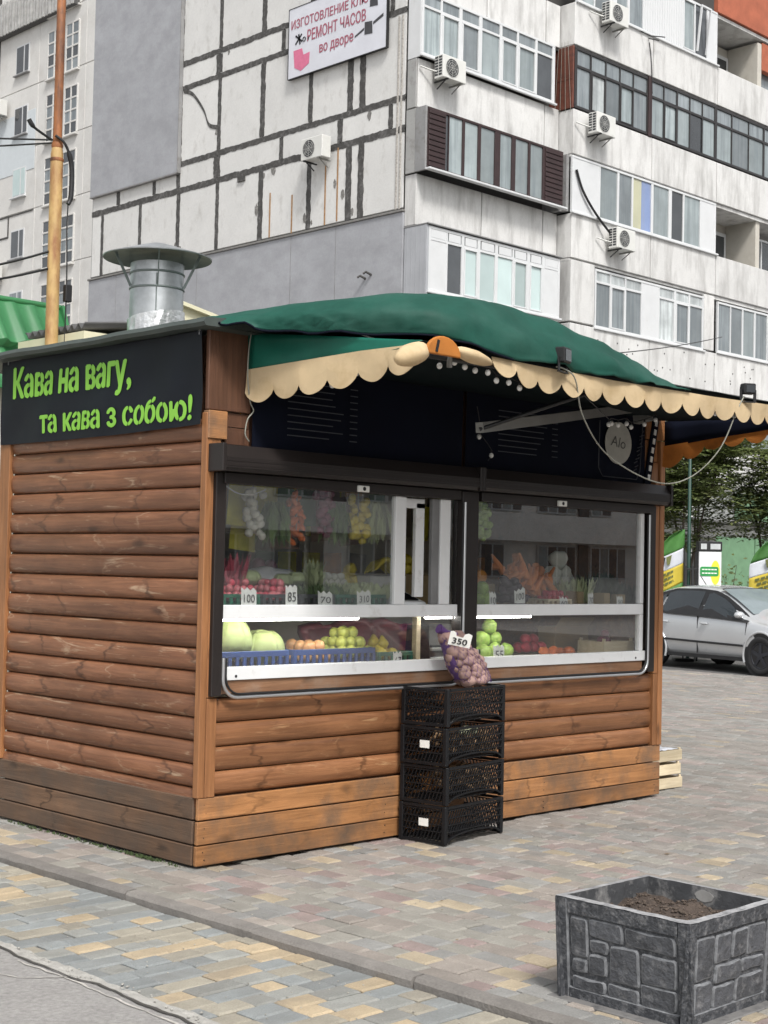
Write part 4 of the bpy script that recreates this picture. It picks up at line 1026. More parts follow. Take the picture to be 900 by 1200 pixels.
# lower shelf, right window
lm_ = [ball('lime_fruit', LIM, (1, .95, .95), .18)]
heap('guava', lm_, 'big lime green fruit heaped at the left of the right lower glass', 'fruit', 'lime green fruit', fx(2.20, .2), fx(2.62, .2), .12, .46, 1.03, 0.058, 3)
heap('tomato', [ball('tomato', RAD, (1, 1, .85), .05)], 'red tomato at the back of the lower shelf beside the lime green fruit', 'tomato', 'red tomatoes', fx(2.66, .4), fx(2.95, .4), .36, .58, 1.05, .040, 2)
heap('persimmon', [ball('persimmon', PER, (1, 1, .78), .06)], 'orange red fruit in a low row on the lower shelf', 'fruit', 'orange red fruit', fx(2.86, .15), fx(3.28, .15), .12, .28, 1.022, 0.045, 1)
def wood_crate(cx, cy, z, L, Wd, H, label, group=None, rz=0, nm='wooden_crate', rows=2):
    T = thing(nm, label, 'crate', (cx, cy, z), rz, group)
    x, y = L / 2, Wd / 2
    for sx in (-1, 1):
        for sy in (-1, 1): MB().bbox(sx * (x - .008), sx * (x - .028), sy * (y - .008), sy * (y - .028), 0, H * 1.18, .002).build('corner_post', PALEW, T, True)
    hs = (H - 0.012 * (rows - 1)) / rows
    for r in range(rows):
        z0 = r * (hs + 0.012)
        for sy in (-1, 1): MB().bbox(-x, x, sy * y, sy * (y - .007), z0 + .004, z0 + hs, .0015).build('slat', PALEW, T, True)
        for sx in (-1, 1): MB().bbox(sx * x, sx * (x - .007), -y + .008, y - .008, z0 + .006, z0 + hs - .002, .0015).build('slat', PALEW, T, True)
    for i in range(4):
        yy = -y + .012 + i * (Wd - .024 - .06) / 3; MB().box(-x + .008, x - .008, yy, yy + .06, .0, .006).build('floor_slat', PALEW, T, True)
    return T
wood_crate(fx(3.64, .18), .24, 1.022, .36, .24, .11, 'small pale wooden crate with purple onions behind the right lower glass', rows=1)
heap('onion', [ball('onion', ONI, (1, 1, .9))], 'purple onion lying in the small wooden crate', 'onion', 'purple onions', fx(3.50, .18), fx(3.74, .18), .16, .32, 1.05, 0.034, 3)
bx = thing('cardboard_box', 'pale folded cardboard box standing at the back of the right lower shelf', 'box', (fx(3.2, .5), .60, 1.022)); x_, y_, z_ = WLOC[bx.name]
CARD = mat('cardboard', (0.34, 0.25, 0.13), 0.8, na=0.12)
MB().bbox(x_ - .2, x_ + .2, y_ - .08, y_ + .08, z_, z_ + .2, .003).build('body', CARD, bx); MB().hexa([(x_ - .2, y_ - .085, z_ + .2), (x_ + .2, y_ - .085, z_ + .2), (x_ + .2, y_ - .08, z_ + .2), (x_ - .2, y_ - .08, z_ + .2), (x_ - .2, y_ - .14, z_ + .27), (x_ + .2, y_ - .14, z_ + .27), (x_ + .2, y_ - .135, z_ + .27), (x_ - .2, y_ - .135, z_ + .27)]).build('flap', CARD, bx)
# upper shelf
def leaves(name, m, label, cat, x0, x1, y0, y1, z, h, n, size):
    b = MB()
    for i in range(n):
        c = Vector((RU(x0, x1), RU(y0, y1), z)); hh = h * RU(.4, 1); a = RU(0, 6.28); lean = Vector((cos(a), sin(a), 0)) * RU(0, .5) * hh
        tip = c + lean + Vector((0, 0, hh)); sd = Vector((-sin(a), cos(a), 0)) * size * RU(.5, 1)
        mid = c.lerp(tip, .6) + Vector((RU(-.3, .3), RU(-.3, .3), .1)) * size
        b.add([c, mid - sd, tip, mid + sd], [(0, 1, 2), (0, 2, 3)])
    return tag(b.build(name, m), label, cat)
for i, (a, c) in enumerate(((.14, .40), (.42, .68), (.70, .96), (.98, 1.38))):
    tray('produce_tray', (GREENP, GREYP, GREYP, GREENP)[i], ['green tray of radishes behind the first price card', 'dark tray of radishes behind the second price card', 'dark tray of greens behind the third price card', 'green tray of lettuce behind the fourth price card'][i], fx(a, .1), fx(c, .1), .10, .50, 1.387, .075)
for xa, xb, lb in ((.14, .40, 'small red radish heaped in the green tray behind the price card 100'), (.43, .68, 'small red radish heaped in the dark tray behind the price card 85')):
    heap('radish', [ball('radish', RAD, (1, .9, .9), .12), ball('radish', mat('pink_radish', (0.56, 0.14, 0.16), 0.4, ns=6, na=0.3, rand=0.2), (.9, 1, 1.1), .15)], lb, 'radish', 'red radishes' if xa < .2 else 'red radishes of the second tray', fx(xa, .18), fx(xb, .18), .12, .48, 1.425, 0.026, 3)
b = MB(); b.ell((fx(.48, .45), .52, 1.52), (.24, .12, .10), 20, 12, .35); tag(b.build('plastic_bag', mat('milky_film', (0.55, 0.56, 0.57), 0.25, na=0.1)), 'milky plastic bag behind the radishes', 'bag')
for k, (xx, zz, r) in enumerate(((.36, 1.50, .06), (.70, 1.51, .05), (.60, 1.49, .055))):
    cabbage((fx(xx, .35), .40, zz), r, ['pale lettuce head nearest the left frame behind the radishes', 'small pale lettuce head right of the milky bag', 'middle pale lettuce head behind the radishes'][k], 0.8)
leaves('celery', PALEV, 'upright pale celery leaves standing behind the radishes', 'celery', fx(.76, .35), fx(.86, .35), .34, .42, 1.48, .20, 60, .025)
leaves('lettuce', PALEV, 'spread of pale green lettuce in the fourth tray', 'lettuce', fx(.98, .25), fx(1.36, .25), .14, .46, 1.43, .11, 260, .03)
leaves('parsley', HERB, 'dark green herbs in the third tray', 'herbs', fx(.72, .25), fx(.98, .25), .14, .46, 1.43, .10, 220, .02)
leaves('red_greens', mat('red_leaf', (0.25, 0.03, 0.05), 0.5, ns=10, na=.4), 'bunch of red stalks at the left end of the upper shelf', 'greens', fx(.14, .25), fx(.24, .25), .2, .34, 1.48, .22, 90, .02)
heap('garlic', [ball('garlic', LAV, (1, 1, .85))], 'white garlic bulb behind the lettuce', 'garlic', 'garlic bulbs', fx(.88, .4), fx(1.10, .4), .40, .50, 1.50, .028, 2)
heap('pepper', [ball('pepper', YEL, (1, .9, 1.15), .2)], 'yellow pepper behind the lettuce near the bananas', 'pepper', 'yellow peppers', fx(1.02, .5), fx(1.22, .5), .48, .62, 1.50, .045, 2)
heap('beetroot', [ball('beetroot', ONI, (1, 1, .95), .15)], 'dark beetroot at the back of the left upper shelf', 'beetroot', 'beetroots', fx(.30, .6), fx(.62, .6), .58, .72, 1.52, .045, 2)
def banana(loc):
    T = thing('bananas', 'hand of yellow bananas right of the lettuce on the upper shelf', 'bananas', loc)
    for k in range(5):
        p = [Vector(loc) + Vector((-.10 + .2 * i / 6, -.02 + .025 * k, 0.03 + .07 * sin(pi * i / 6) - .006 * k)) for i in range(7)]
        MB().tube(p, [.006, .015, .019, .02, .019, .014, .006], 8).build('banana', YEL, T)
banana((fx(1.36, .45), .45, 1.58)); tag(MB().bbox(fx(1.2, .45), fx(1.5, .45), .40, .60, 1.387, 1.575, .004).build('carton', mat('white_carton', (.62, .62, .58), .6)), 'white carton carrying the bananas', 'carton')
heap('lemon', [ball('lemon', YEL, (1.15, .9, .9), .05)], 'yellow lemon seen through the open hatch', 'lemon', 'lemons', fx(1.56, .6), fx(1.76, .6), .62, .86, 1.58, .045, 2)
tag(MB().bbox(fx(1.45, .6), fx(1.85, .6), .64, .90, 1.387, 1.585, .004).build('carton', CARD), 'brown carton carrying the lemons behind the hatch', 'carton')
ct = thing('card_terminal', 'grey and black counter scale standing in the open hatch', 'scale', (fx(1.62, .05), .12, 1.387)); x_, y_, z_ = WLOC[ct.name]
MB().hexa([(x_ - .13, .05, z_), (x_ + .12, .05, z_), (x_ + .12, .25, z_), (x_ - .13, .25, z_), (x_ - .13, .07, z_ + .03), (x_ + .12, .07, z_ + .03), (x_ + .12, .25, z_ + .09), (x_ - .13, .25, z_ + .09)]).build('body', WHITEP, ct)
MB().hexa([(x_ - .10, .10, z_ + .04), (x_ + .09, .10, z_ + .04), (x_ + .09, .22, z_ + .08), (x_ - .10, .22, z_ + .08), (x_ - .10, .098, z_ + .046), (x_ + .09, .098, z_ + .046), (x_ + .09, .218, z_ + .086), (x_ - .10, .218, z_ + .086)]).build('display', INK, ct)
# upper shelf, right window
heap('pear', [ball('pear', LIM, (1, 1, 1.15), .1)], 'dull green pear at the left end of the right upper shelf', 'pear', 'dull green pears', fx(2.19, .15), fx(2.42, .15), .12, .30, 1.387, .048, 2)
heap('aubergine', [MB().ell((0, 0, 0), (1.5, .8, .8), 12, 8, .1).mesh('aubergine', EGG)], 'glossy dark aubergine heaped on the right upper shelf', 'aubergine', 'aubergines', fx(2.36, .3), fx(2.74, .3), .24, .42, 1.40, .04, 3)
heap('orange', [ball('orange', mat('orange_peel', (.7, .27, .02), .45), (1, 1, 1), .03)], 'orange at the left edge of the right window', 'orange', 'oranges', fx(2.19, .5), fx(2.26, .5), .46, .55, 1.53, .05, 1)
tag(MB().bbox(fx(2.16, .45), fx(2.34, .45), .42, .58, 1.387, 1.53, .004).build('carton', CARD), 'brown carton below the orange by the middle shutter guide', 'carton')
for k, (xx, zz, lab) in enumerate(((2.56, 1.56, 'orange mesh bag of carrots left of the price card marked 100'), (2.78, 1.50, 'orange mesh bag of carrots right of the price card marked 100'))):
    T = thing('carrot_bag', lab, 'carrots', (fx(xx, .4), .40, zz - .06))
    for q in range(22):
        c = Vector((fx(xx, .4) + RU(-.12, .12), .40 + RU(-.07, .07), zz + RU(-.05, .13))); a = Vector((RU(-.06, .06), RU(-.04, .04), RU(-.09, .09)))
        MB().tube([c - a, c, c + a], [.026, .022, .008], 8).build('carrot', CAR, T)
heap('strawberry', [ball('strawberry', RAD, (.85, .85, 1.1), .1)], 'red strawberry in the tray on the right upper shelf', 'strawberry', 'strawberries', fx(2.92, .12), fx(3.14, .12), .10, .26, 1.42, .022, 2)
tray('produce_tray', PALEW, 'pale tray of strawberries on the right upper shelf', fx(2.90, .1), fx(3.16, .1), .09, .28, 1.387, .05)
heap('cauliflower', [ball('cauliflower', LAV, (1, 1, .85), .3)], 'greyish white cauliflower head on the right upper shelf', 'cauliflower', 'cauliflowers', fx(2.92, .40), fx(3.22, .40), .36, .56, 1.53, .075, 2)
tag(MB().bbox(fx(2.8, .5), fx(3.3, .5), .40, .62, 1.387, 1.53, .004).build('carton', CARD), 'wide brown carton under the cauliflowers', 'carton')
leaves('spring_onions', PALEV, 'bunch of pale spring onions in the right window', 'onions', fx(3.16, .25), fx(3.36, .25), .18, .36, 1.40, .20, 160, .018)
leaves('dill', DHERB, 'dark bushy herbs right of the spring onions', 'herbs', fx(3.34, .25), fx(3.64, .25), .16, .38, 1.40, .24, 320, .022)
leaves('basil', DHERB, 'low dark herbs at the right end of the upper shelf', 'herbs', fx(3.64, .25), fx(3.92, .25), .16, .38, 1.40, .15, 260, .02)
for k, xx in enumerate((3.22, 3.52, 3.70)):
    tag(MB().bbox(fx(xx, .1), fx(xx + .07, .1), .09, .20, 1.387, 1.49 - .01 * k, .003).build('paper_box', CARD), ['paper box at the foot of the spring onions', 'paper box between the dark herbs', 'paper box before the low herbs at the right end'][k], 'box')
def bunch(loc, n, spread, m, r_, nm, lab, cat, shape=(1, 1, 1)):
    T = thing(nm, lab, cat, loc); me = ball(nm + '_piece', m, shape, .12, 9)
    MB().tube([(loc[0], loc[1], loc[2]), (loc[0], loc[1], loc[2] + .45)], .004, 5).build('string', PALECABLE, T)
    for k in range(n): inst(cat.split()[-1], me, T, (loc[0] + RU(-1, 1) * spread, loc[1] + RU(-1, 1) * spread * .6, loc[2] + .26 * k / n + RU(-.01, .01)), (RU(-1, 1), RU(-1, 1), RU(0, 6)), (r_ * RU(.8, 1.1),) * 3)
    return T
bunch((fx(.34, .25), .26, 1.80), 26, .05, LAV, .026, 'garlic_braid', 'white garlic braid hanging between the yellow nets', 'garlic')
bunch((fx(.66, .25), .26, 1.78), 24, .05, PER, .026, 'pepper_string', 'orange red string of peppers hanging behind the left glass', 'peppers', (.7, .7, 1.5))
bunch((fx(.88, .25), .26, 1.83), 24, .05, ONI, .030, 'onion_braid', 'dark purple onion braid hanging behind the left glass', 'onions')
bunch((fx(1.14, .25), .26, 1.80), 24, .06, YEL, .030, 'corn_string', 'yellow string of small fruit hanging left of the hatch', 'fruit')
bunch((fx(2.24, .25), .26, 1.84), 22, .05, LIM, .028, 'lime_net', 'green net of limes hanging at the left of the right glass', 'limes')
for k, (xx, zz, m, lab) in enumerate(((.50, 1.76, HERB, 'green herb bunch hanging head down near the left frame'), (.98, 1.78, HERB, 'green herb bunch hanging head down in the middle of the left glass'), (1.30, 1.80, PALEV, 'pale herb bunch hanging head down by the hatch'))):
    b = MB()
    for q in range(150):
        c = Vector((fx(xx, .25) + RU(-.05, .05), .27 + RU(-.04, .04), zz + .24)); tp_ = c + Vector((RU(-.07, .07), RU(-.05, .05), -RU(.08, .28))); sd = Vector((RU(-1, 1), RU(-1, 1), 0)).normalized() * .016
        b.add([c, c.lerp(tp_, .7) - sd, tp_, c.lerp(tp_, .7) + sd], [(0, 1, 2, 3)])
    tag(b.build('herb_bunch', m), lab, 'herbs')
tag(MB().tube(catmull([(fx(.14, .15), .15, 2.06), (fx(.22, .15), .15, 2.025), (fx(.32, .15), .15, 2.022), (fx(.42, .15), .15, 2.055)], 6), .004, 6).build('bowed_cable', WHITE), 'white cable bowing across the top left corner of the left glass', 'cable')
# price cards standing behind the glass
def pcard(x, z, w, h, s, lab, y=.03, tilt=0):
    w *= .86; h *= RU(.78, .95); tilt += RU(-.008, .008)
    T = thing('price_card', lab, 'price card', (x, y, z))
    k = 5; top = []
    for i in range(k + 1): top.append((x + w / 2 - w * i / k, y + .004, z + h + (0.010 if i % 2 else -0.006) + tilt * (.5 - i / k)))
    b = MB().prism([(x - w / 2, y, z), (x + w / 2, y, z)] + top, (0, .0015, 0)); b.build('card', WHITE, T)
    text('lettering', s, INK, T, (x - w * .36, y, z + h * .2), (1, 0, tilt * .5 / w if tilt else 0), (0, 0, 1), w * .72, h * .5, .003)
pcard(.345, 1.40, .125, .10, '100', 'torn price card reading 100 nearest the left frame, before the green tray')
pcard(.655, 1.40, .10, .115, '85', 'price card reading 85 between two others, before the radishes')
pcard(.915, 1.40, .13, .09, '70', 'low wide price card reading 70 before the dark green herbs')
pcard(1.225, 1.40, .13, .10, '310', 'price card reading 310 before the lettuce tray, nearest the hatch')
pcard(2.385, 1.39, .075, .105, '10', 'narrow white price card reading 10 in the right window')
pcard(2.655, 1.41, .125, .105, '100', 'tilted white price card reading 100 in the right window', tilt=.03)
pcard(3.12, 1.39, .10, .065, '60', 'low white price card before the spring onions')
pcard(3.42, 1.39, .07, .105, '70', 'narrow white price card before the dark herbs')
pcard(3.76, 1.39, .085, .07, '50', 'low white price card at the right end of the upper shelf')
pcard(1.52, 1.03, .085, .09, '67', 'white price card before the yellow pears')
pcard(2.49, 1.03, .125, .125, '55', 'grey looking price card reading 55 before the lime green fruit', .06)
# packets hanging on the back wall
PK = [((.62, .58, .05), 14), ((.42, .03, .03), 8), ((.05, .16, .05), 10), ((.22, .13, .09), 10), ((.55, .22, .03), 5), ((.40, .38, .33), 6)]
pmats = [mat('packet_%s' % n, c, .4, ns=9, na=.35) for (c, w_), n in zip(PK, ('yellow', 'red', 'green', 'brown', 'orange', 'grey'))]
pcol = ['yellow', 'red', 'green', 'brown', 'orange', 'grey']
pmes = []
for m in pmats:
    b = MB(); rows = []
    for i in range(7):
        rows.append([((j / 6 - .5) * .17, -.03 * sin(pi * j / 6) * sin(pi * i / 6), (i / 6) * .24) for j in range(7)])
    b.grid(rows).box(-.085, .085, 0, .004, -.01, .25); pmes.append(b.mesh('packet', m))
for row in range(4):
    for k in range(18):
        x = .25 + .22 * k + RU(-.03, .03); q = random.choices(range(6), [w_ for c, w_ in PK])[0]
        if x > 1.9 and RU(0, 1) < .35: continue
        y = 1.66 - RU(0, .05); z = 1.476 + (row // 1) * .26
        if row in (1, 3): z += .12
        o = inst('packet', pmes[q], None, (x, y if row != 1 else 1.60, min(z, 2.5)), (0, RU(-.08, .08), 0)); tag(o, pcol[q] + ' packet of goods hanging at the back of the kiosk', 'packet', pcol[q] + ' packets on the back wall')
for k, (x, z, q, s) in enumerate(((.22, 1.86, 0, 1.15), (.40, 1.90, 0, .85), (.56, 1.92, 2, .7), (.48, 1.82, 4, .55), (.30, 1.72, 0, 1.0), (.80, 1.88, 2, .9), (.98, 1.80, 3, 1.2), (.68, 1.74, 3, 1.1), (1.24, 1.78, 3, 1.2))):
    o = inst('hanging_net', pmes[q], None, (fx(x, .45), .38 + .03 * k, z), (0, RU(-.1, .1), RU(-.3, .3)), (s * 1.2, s, s)); tag(o, ['large yellow net hanging behind the left glass near the frame', 'yellow net hanging right of the largest yellow net', 'green bunch hanging high behind the left glass', 'small orange packet hanging high behind the left glass', 'yellow net hanging lowest on the left', 'green bunch hanging high left of the hatch', 'brown net hanging in the middle behind the left glass', 'brown net hanging low above the lettuce', 'brown net hanging low by the hatch'][k], 'net')

# ================================================================== PLANTER
PLX0, PLX1, PLY0, PLY1, PLH = -0.345, 0.255, -3.31, -2.70, 0.385
P = thing('stone_planter', 'square dark planter with moulded stone pattern and bare soil at the bottom right', 'planter', ((PLX0 + PLX1) / 2, (PLY0 + PLY1) / 2, 0))
CHAR = mat('charcoal_concrete', (0.050, 0.053, 0.060), 0.65, ns=9, na=0.3, bump=1.0, bs=60, dirt=(0.20, 0.20, 0.205), dscale=36, dlo=0.48, dhi=0.74)
STONE = mat('painted_relief_stone', (0.068, 0.071, 0.079), 0.6, ns=12, na=0.4, bump=0.9, bs=45, dirt=(0.19, 0.19, 0.195), dscale=20, dlo=0.53, dhi=0.75, rand=0.25)
SILV = mat('rubbed_silver_edge', (0.175, 0.18, 0.19), 0.5, 0.0, ns=25, na=0.4, dirt=(0.07, 0.075, 0.08), dscale=30, dlo=0.5, dhi=0.75, spec=0.4)
WORN = mat('worn_cement', (0.17, 0.165, 0.16), 0.8, ns=14, na=0.3, dirt=(0.06, 0.06, 0.062), dscale=14, dlo=.45, dhi=.7)
tp = 0.026  # taper towards the base
def face(nm, corner, u, n, L, stones):
    """one side: flat ground, a raised border and raised stones; (a, z) plane with normal n"""
    u = Vector(u); n = Vector(n); c = Vector(corner); H = PLH
    def pt(a, z, d): return c + u * a + Vector((0, 0, z)) - n * (tp * (1 - z / H)) + n * d
    g = MB(); g.add([pt(0, 0.0, -.012), pt(L, 0.0, -.012), pt(L, H - .004, -.012), pt(0, H - .004, -.012)], [(0, 1, 2, 3)]); s = g.build(nm, CHAR, P)
    m_ = 0.055; b = MB()
    for bn, (a0, a1, z0, z1) in zip((1, 3, 0, 2), ((0.0, m_, 0.0, H - .003), (L - m_, L, 0.0, H - .003), (m_, L - m_, H - .062, H - .003), (m_, L - m_, 0.0, 0.045))):
        q = [pt(a0, z0, -.011), pt(a1, z0, -.011), pt(a1, z1, -.011), pt(a0, z1, -.011)]; e = .004
        r = [pt(a0 + (e if a0 else 0), z0 + e, 0), pt(a1 - (e if a1 < L else 0), z0 + e, 0), pt(a1 - (e if a1 < L else 0), z1 - e, 0), pt(a0 + (e if a0 else 0), z1 - e, 0)]
        b.add(q + r, [(4, 5, 6, 7)], 0); bi = bn; [b.add(q + r, [(i, (i + 1) % 4, 4 + (i + 1) % 4, 4 + i)], 1 if i == bi else 0) for i in range(4)]
    b.build('border', [CHAR, SILV], s)
    for (u0, u1, v0, v1) in stones:
        a0, a1, z1, z0 = u0 * L - .005, u1 * L + .005, H * (1 - v0) + .004, H * (1 - v1) - .004; k = 5; ring = []
        cs = [(a0, z0), (a1, z0), (a1, z1), (a0, z1)]
        cs = [(a + RU(-.005, .005), z + RU(-.004, .004)) for a, z in cs]; rr = .013
        for i in range(4):
            p = Vector(cs[i]); q = Vector(cs[i - 1]); w = Vector(cs[(i + 1) % 4]); d0 = (q - p).normalized() * rr; d1 = (w - p).normalized() * rr
            for t in (0, .5, 1): ring.append(p + d0 * (1 - t) ** 2 + d1 * t ** 2)
            m2 = (p + w) / 2; ring.append(m2 + Vector((RU(-.003, .003), RU(-.003, .003))))
        ce = sum(ring, Vector((0, 0))) / len(ring); nn = len(ring); hh = RU(.006, .011)
        sh = lambda p, e: p + (ce - p).normalized() * e
        A_ = [pt(p.x, p.y, -.0115) for p in ring]; B_ = [pt(*sh(p, .003), -.012 + hh * .7) for p in ring]; C_ = [pt(*sh(p, .009), -.012 + hh) for p in ring]
        b = MB(); b.add(A_ + B_ + C_, [(i, (i + 1) % nn, nn + (i + 1) % nn, nn + i) for i in range(nn)], 1); b.add(B_ + C_, [(i, (i + 1) % nn, nn + (i + 1) % nn, nn + i) for i in range(nn)], 1)
        b.add(C_ + [pt(ce.x, ce.y, -.0115 + hh)], [(i, (i + 1) % nn, nn) for i in range(nn)], 0); b.build('relief_stone', [STONE, SILV], s)
LST = [(.12, .23, .19, .56), (.26, .50, .19, .34), (.53, .88, .19, .35), (.26, .38, .38, .49), (.12, .23, .61, .72), (.26, .38, .53, .71), (.41, .61, .39, .73), (.64, .88, .40, .66), (.12, .36, .77, .88), (.39, .61, .77, .88), (.64, .88, .70, .88)]
RST = [(.12, .30, .19, .58), (.33, .48, .19, .46), (.51, .66, .19, .44), (.69, .88, .19, .47), (.33, .61, .50, .66), (.64, .88, .51, .62), (.12, .30, .62, .88), (.33, .55, .70, .88), (.58, .88, .67, .88)]
LX, LY = PLX1 - PLX0, PLY1 - PLY0
face('left_side', (PLX0, PLY1, 0), (0, -1, 0), (-1, 0, 0), LY, LST)
face('front_side', (PLX0, PLY0, 0), (1, 0, 0), (0, -1, 0), LX, RST)
face('right_side', (PLX1, PLY0, 0), (0, 1, 0), (1, 0, 0), LY, LST)
face('back_side', (PLX1, PLY1, 0), (-1, 0, 0), (0, 1, 0), LX, RST)
b = MB(); t_ = 0.032; o_ = [(PLX0, PLY0), (PLX1, PLY0), (PLX1, PLY1), (PLX0, PLY1)]; i_ = [(PLX0 + t_, PLY0 + t_), (PLX1 - t_, PLY0 + t_), (PLX1 - t_, PLY1 - t_), (PLX0 + t_, PLY1 - t_)]
n_ = 24; vo, vi, vd = [], [], []
for k in range(4):
    for q in range(n_):
        f = q / n_; a = Vector(o_[k]).lerp(Vector(o_[(k + 1) % 4]), f); c = Vector(i_[k]).lerp(Vector(i_[(k + 1) % 4]), f); zz = PLH + .003 * mnoise.noise(Vector((a.x * 14, a.y * 14, 0)))
        vo.append((a.x, a.y, zz - .003)); vi.append((c.x, c.y, zz)); vd.append((c.x, c.y, .15))
m_ = len(vo); b.add(vo + vi, [(i, (i + 1) % m_, m_ + (i + 1) % m_, m_ + i) for i in range(m_)], 0); b.add(vi + vd, [(i, (i + 1) % m_, m_ + (i + 1) % m_, m_ + i) for i in range(m_)], 1)
b.build('rim', [mat('worn_rim', (.30, .30, .305), .6, ns=22, na=.35, dirt=(.10, .10, .105), dscale=18, dlo=.5, dhi=.75), mat('inner_wall_paint', (0.05, 0.052, 0.056), 0.7, ns=10, na=.3, bump=.4, bs=40, dirt=(.26, .255, .25), dscale=9, dlo=.5, dhi=.68)], P)
b = MB(); rows = [[(PLX0 + t_ + (LX - 2 * t_) * i / 24, PLY0 + t_ + (LY - 2 * t_) * j / 24, .312 + .03 * mnoise.noise(Vector((i * .25, j * .25, 1))) + .012 * mnoise.noise(Vector((i * 1.1, j * 1.1, 3)))) for i in range(25)] for j in range(25)]
b.grid(rows, sm=False); soil = b.build('soil', mat('dry_soil', (0.058, 0.043, 0.034), 0.95, ns=12, na=0.4, bump=1.0, bs=60), P)
b = MB()
for i in range(900):
    x, y = RU(PLX0 + .05, PLX1 - .05), RU(PLY0 + .05, PLY1 - .05); r = RU(.003, .009); b.ell((x, y, .317 + .03 * mnoise.noise(Vector(((x - PLX0) / LX * 6, (y - PLY0) / LY * 6, 1)))), (r, r * RU(.6, 1.3), r * .7), 5, 3, .4)
o = b.build('soil_clod', mat('soil_clods', (0.085, 0.064, 0.050), 0.95, ns=30, na=.5), P); o['kind'] = 'stuff'
b = MB().prism([(PLX1 - t_ - .0025, PLY1 - .30 + .042 * cos(k * .3) * RU(.9, 1.1), .350 + .022 * sin(k * .3) * RU(.9, 1.1)) for k in range(21)], (.002, 0, 0)); b.build('paint_patch', mat('pale_patch', (.26, .255, .245), .9, ns=20, na=.2), P)
MB().bbox(PLX0 - .02, PLX1 + .02, PLY0 - .02, PLY1 + .02, -.02, .0045, .004).build('foot', WORN, P)

# thin wooden crates by the right corner of the kiosk
for k in range(3):
    wood_crate(4.53 + (.01, -.012, .006)[k], .40, .004 + .102 * k, .42, .50, .082, ['lowest pale wooden crate of the stack by the kiosk corner', 'middle pale wooden crate of the stack by the kiosk corner', 'topmost pale wooden crate by the kiosk corner, lined with white film'][k], 'thin wooden crates by the kiosk corner', .03 * (k - 1), rows=1)
b = MB(); rows = [[(4.34 + .38 * i / 14, .17 + .46 * j / 14, .296 + .012 * mnoise.noise(Vector((i * .6, j * .6, 0)))) for i in range(15)] for j in range(15)]
b.grid(rows); o = b.build('white_film', mat('white_film', (.62, .64, .70), .35)); md = o.modifiers.new('t', 'SOLIDIFY'); md.thickness = .003; tag(o, 'crumpled white film lying in the topmost pale crate', 'film')

# ================================================================== NEIGHBOUR KIOSKS, POLE
TILE = mat('green_metal_tile', (0.034, 0.170, 0.060), 0.42, ns=3, na=.14, dirt=(0.06, 0.15, 0.08), dscale=5, dlo=.55, dhi=.9)
G = thing('green_roofed_kiosk', 'small building with a green metal tile roof behind the left end of the log kiosk', 'kiosk', (-.4, 5.0, 0))
gx1 = 2.38
b = MB(); rows = []; nx = 150; fl = []
for q in range(2):
    for e in (0.0, 0.04, 0.2, 0.5, 0.8, 0.97, 1.0): fl.append(((q + e) / 2, e))
for f, e in fl:
    y = 4.92 + .38 * f; z = 3.05 + .86 * f; step = .030 * (1 - e); row = []
    for j in range(nx + 1):
        x = -3.0 + (gx1 + 3.0) * j / nx; ph = (x / .20) % 1.0; wv = .040 * (max(0, sin(pi * min(1, ph / .62))) ** 1.4)
        row.append((x, y - step * 2.2 - .035 * wv / .04 - .02 * wv / .04 * (1 - e), z + step + wv * .6 * (1 - e)))
    rows.append(row)
b.grid(rows); o = b.build('tile_roof', TILE, G); md = o.modifiers.new('t', 'SOLIDIFY'); md.thickness = .004
b = MB(); b.grid([[(x, 5.30 + 1.7 * f, 3.92 - .86 * f) for x in (-3.0, gx1)] for f in (0, .5, 1)]); o = b.build('back_roof', TILE, G)
MB().tube([(-3.0, 5.32, 3.93), (gx1, 5.32, 3.93)], .03, 8).build('ridge_cap', TILE, G)
MB().bar((gx1, 4.90, 3.03), (gx1, 5.30, 3.93), .03, .08).build('verge_trim', TILE, G)
PALEWALL = mat('pale_wall_panel', (.50, .49, .44), .7, ns=3, na=.12)
b = MB(); b.prism([(-2.9, 5.0, 0), (-2.9, 6.8, 0), (-2.9, 6.8, 3.1), (-2.9, 5.34, 3.9), (-2.9, 5.0, 3.1)], (5.2, 0, 0)); b.build('wall', PALEWALL, G)
CREAMS = mat('cream_sheet_metal', (0.66, 0.63, 0.45), .45, ns=3, na=.08, dirt=(.45, .42, .32), dscale=6, dlo=.6, dhi=.9)
N2 = thing('cream_kiosk', 'cream metal kiosk with a rippled grey roof edge behind the chimney', 'kiosk', (4.2, 5.5, 0))
MB().box(2.3, 6.2, 3.6, 7.0, 0, 3.50).build('wall', CREAMS, N2)
MB().bar((2.30, 3.40, 3.64), (3.6, 3.40, 3.40), .06, .19).build('parapet', CREAMS, N2)
MB().bar((2.28, 3.36, 3.735), (3.6, 3.36, 3.495), .08, .03).build('parapet_cap', CREAMS, N2)
MB().bbox(2.30, 2.37, 3.50, 3.57, 3.3, 3.86, .006).build('parapet_post', CREAMS, N2)
b = MB(); rows = []
for i in range(3):
    rows.append([(1.95 + 0.005 * i, 3.7 + .9 * j / 50, 3.58 + .028 * cos(j * 1.05) + .03 * i / 2) if False else (1.62 + .5 * i, 3.72 + .9 * j / 60 - 0.2 * i, 3.50 + .024 * cos(j * .95) + .05 * i) for j in range(61)])
b.grid(rows); o = b.build('rippled_roof', mat('grey_slate_sheet', (.10, .10, .10), .8, ns=6, na=.3), N2); md = o.modifiers.new('t', 'SOLIDIFY'); md.thickness = .015
MB().box(1.60, 2.62, 3.70, 4.7, 3.30, 3.46).build('fascia', CREAMS, N2)
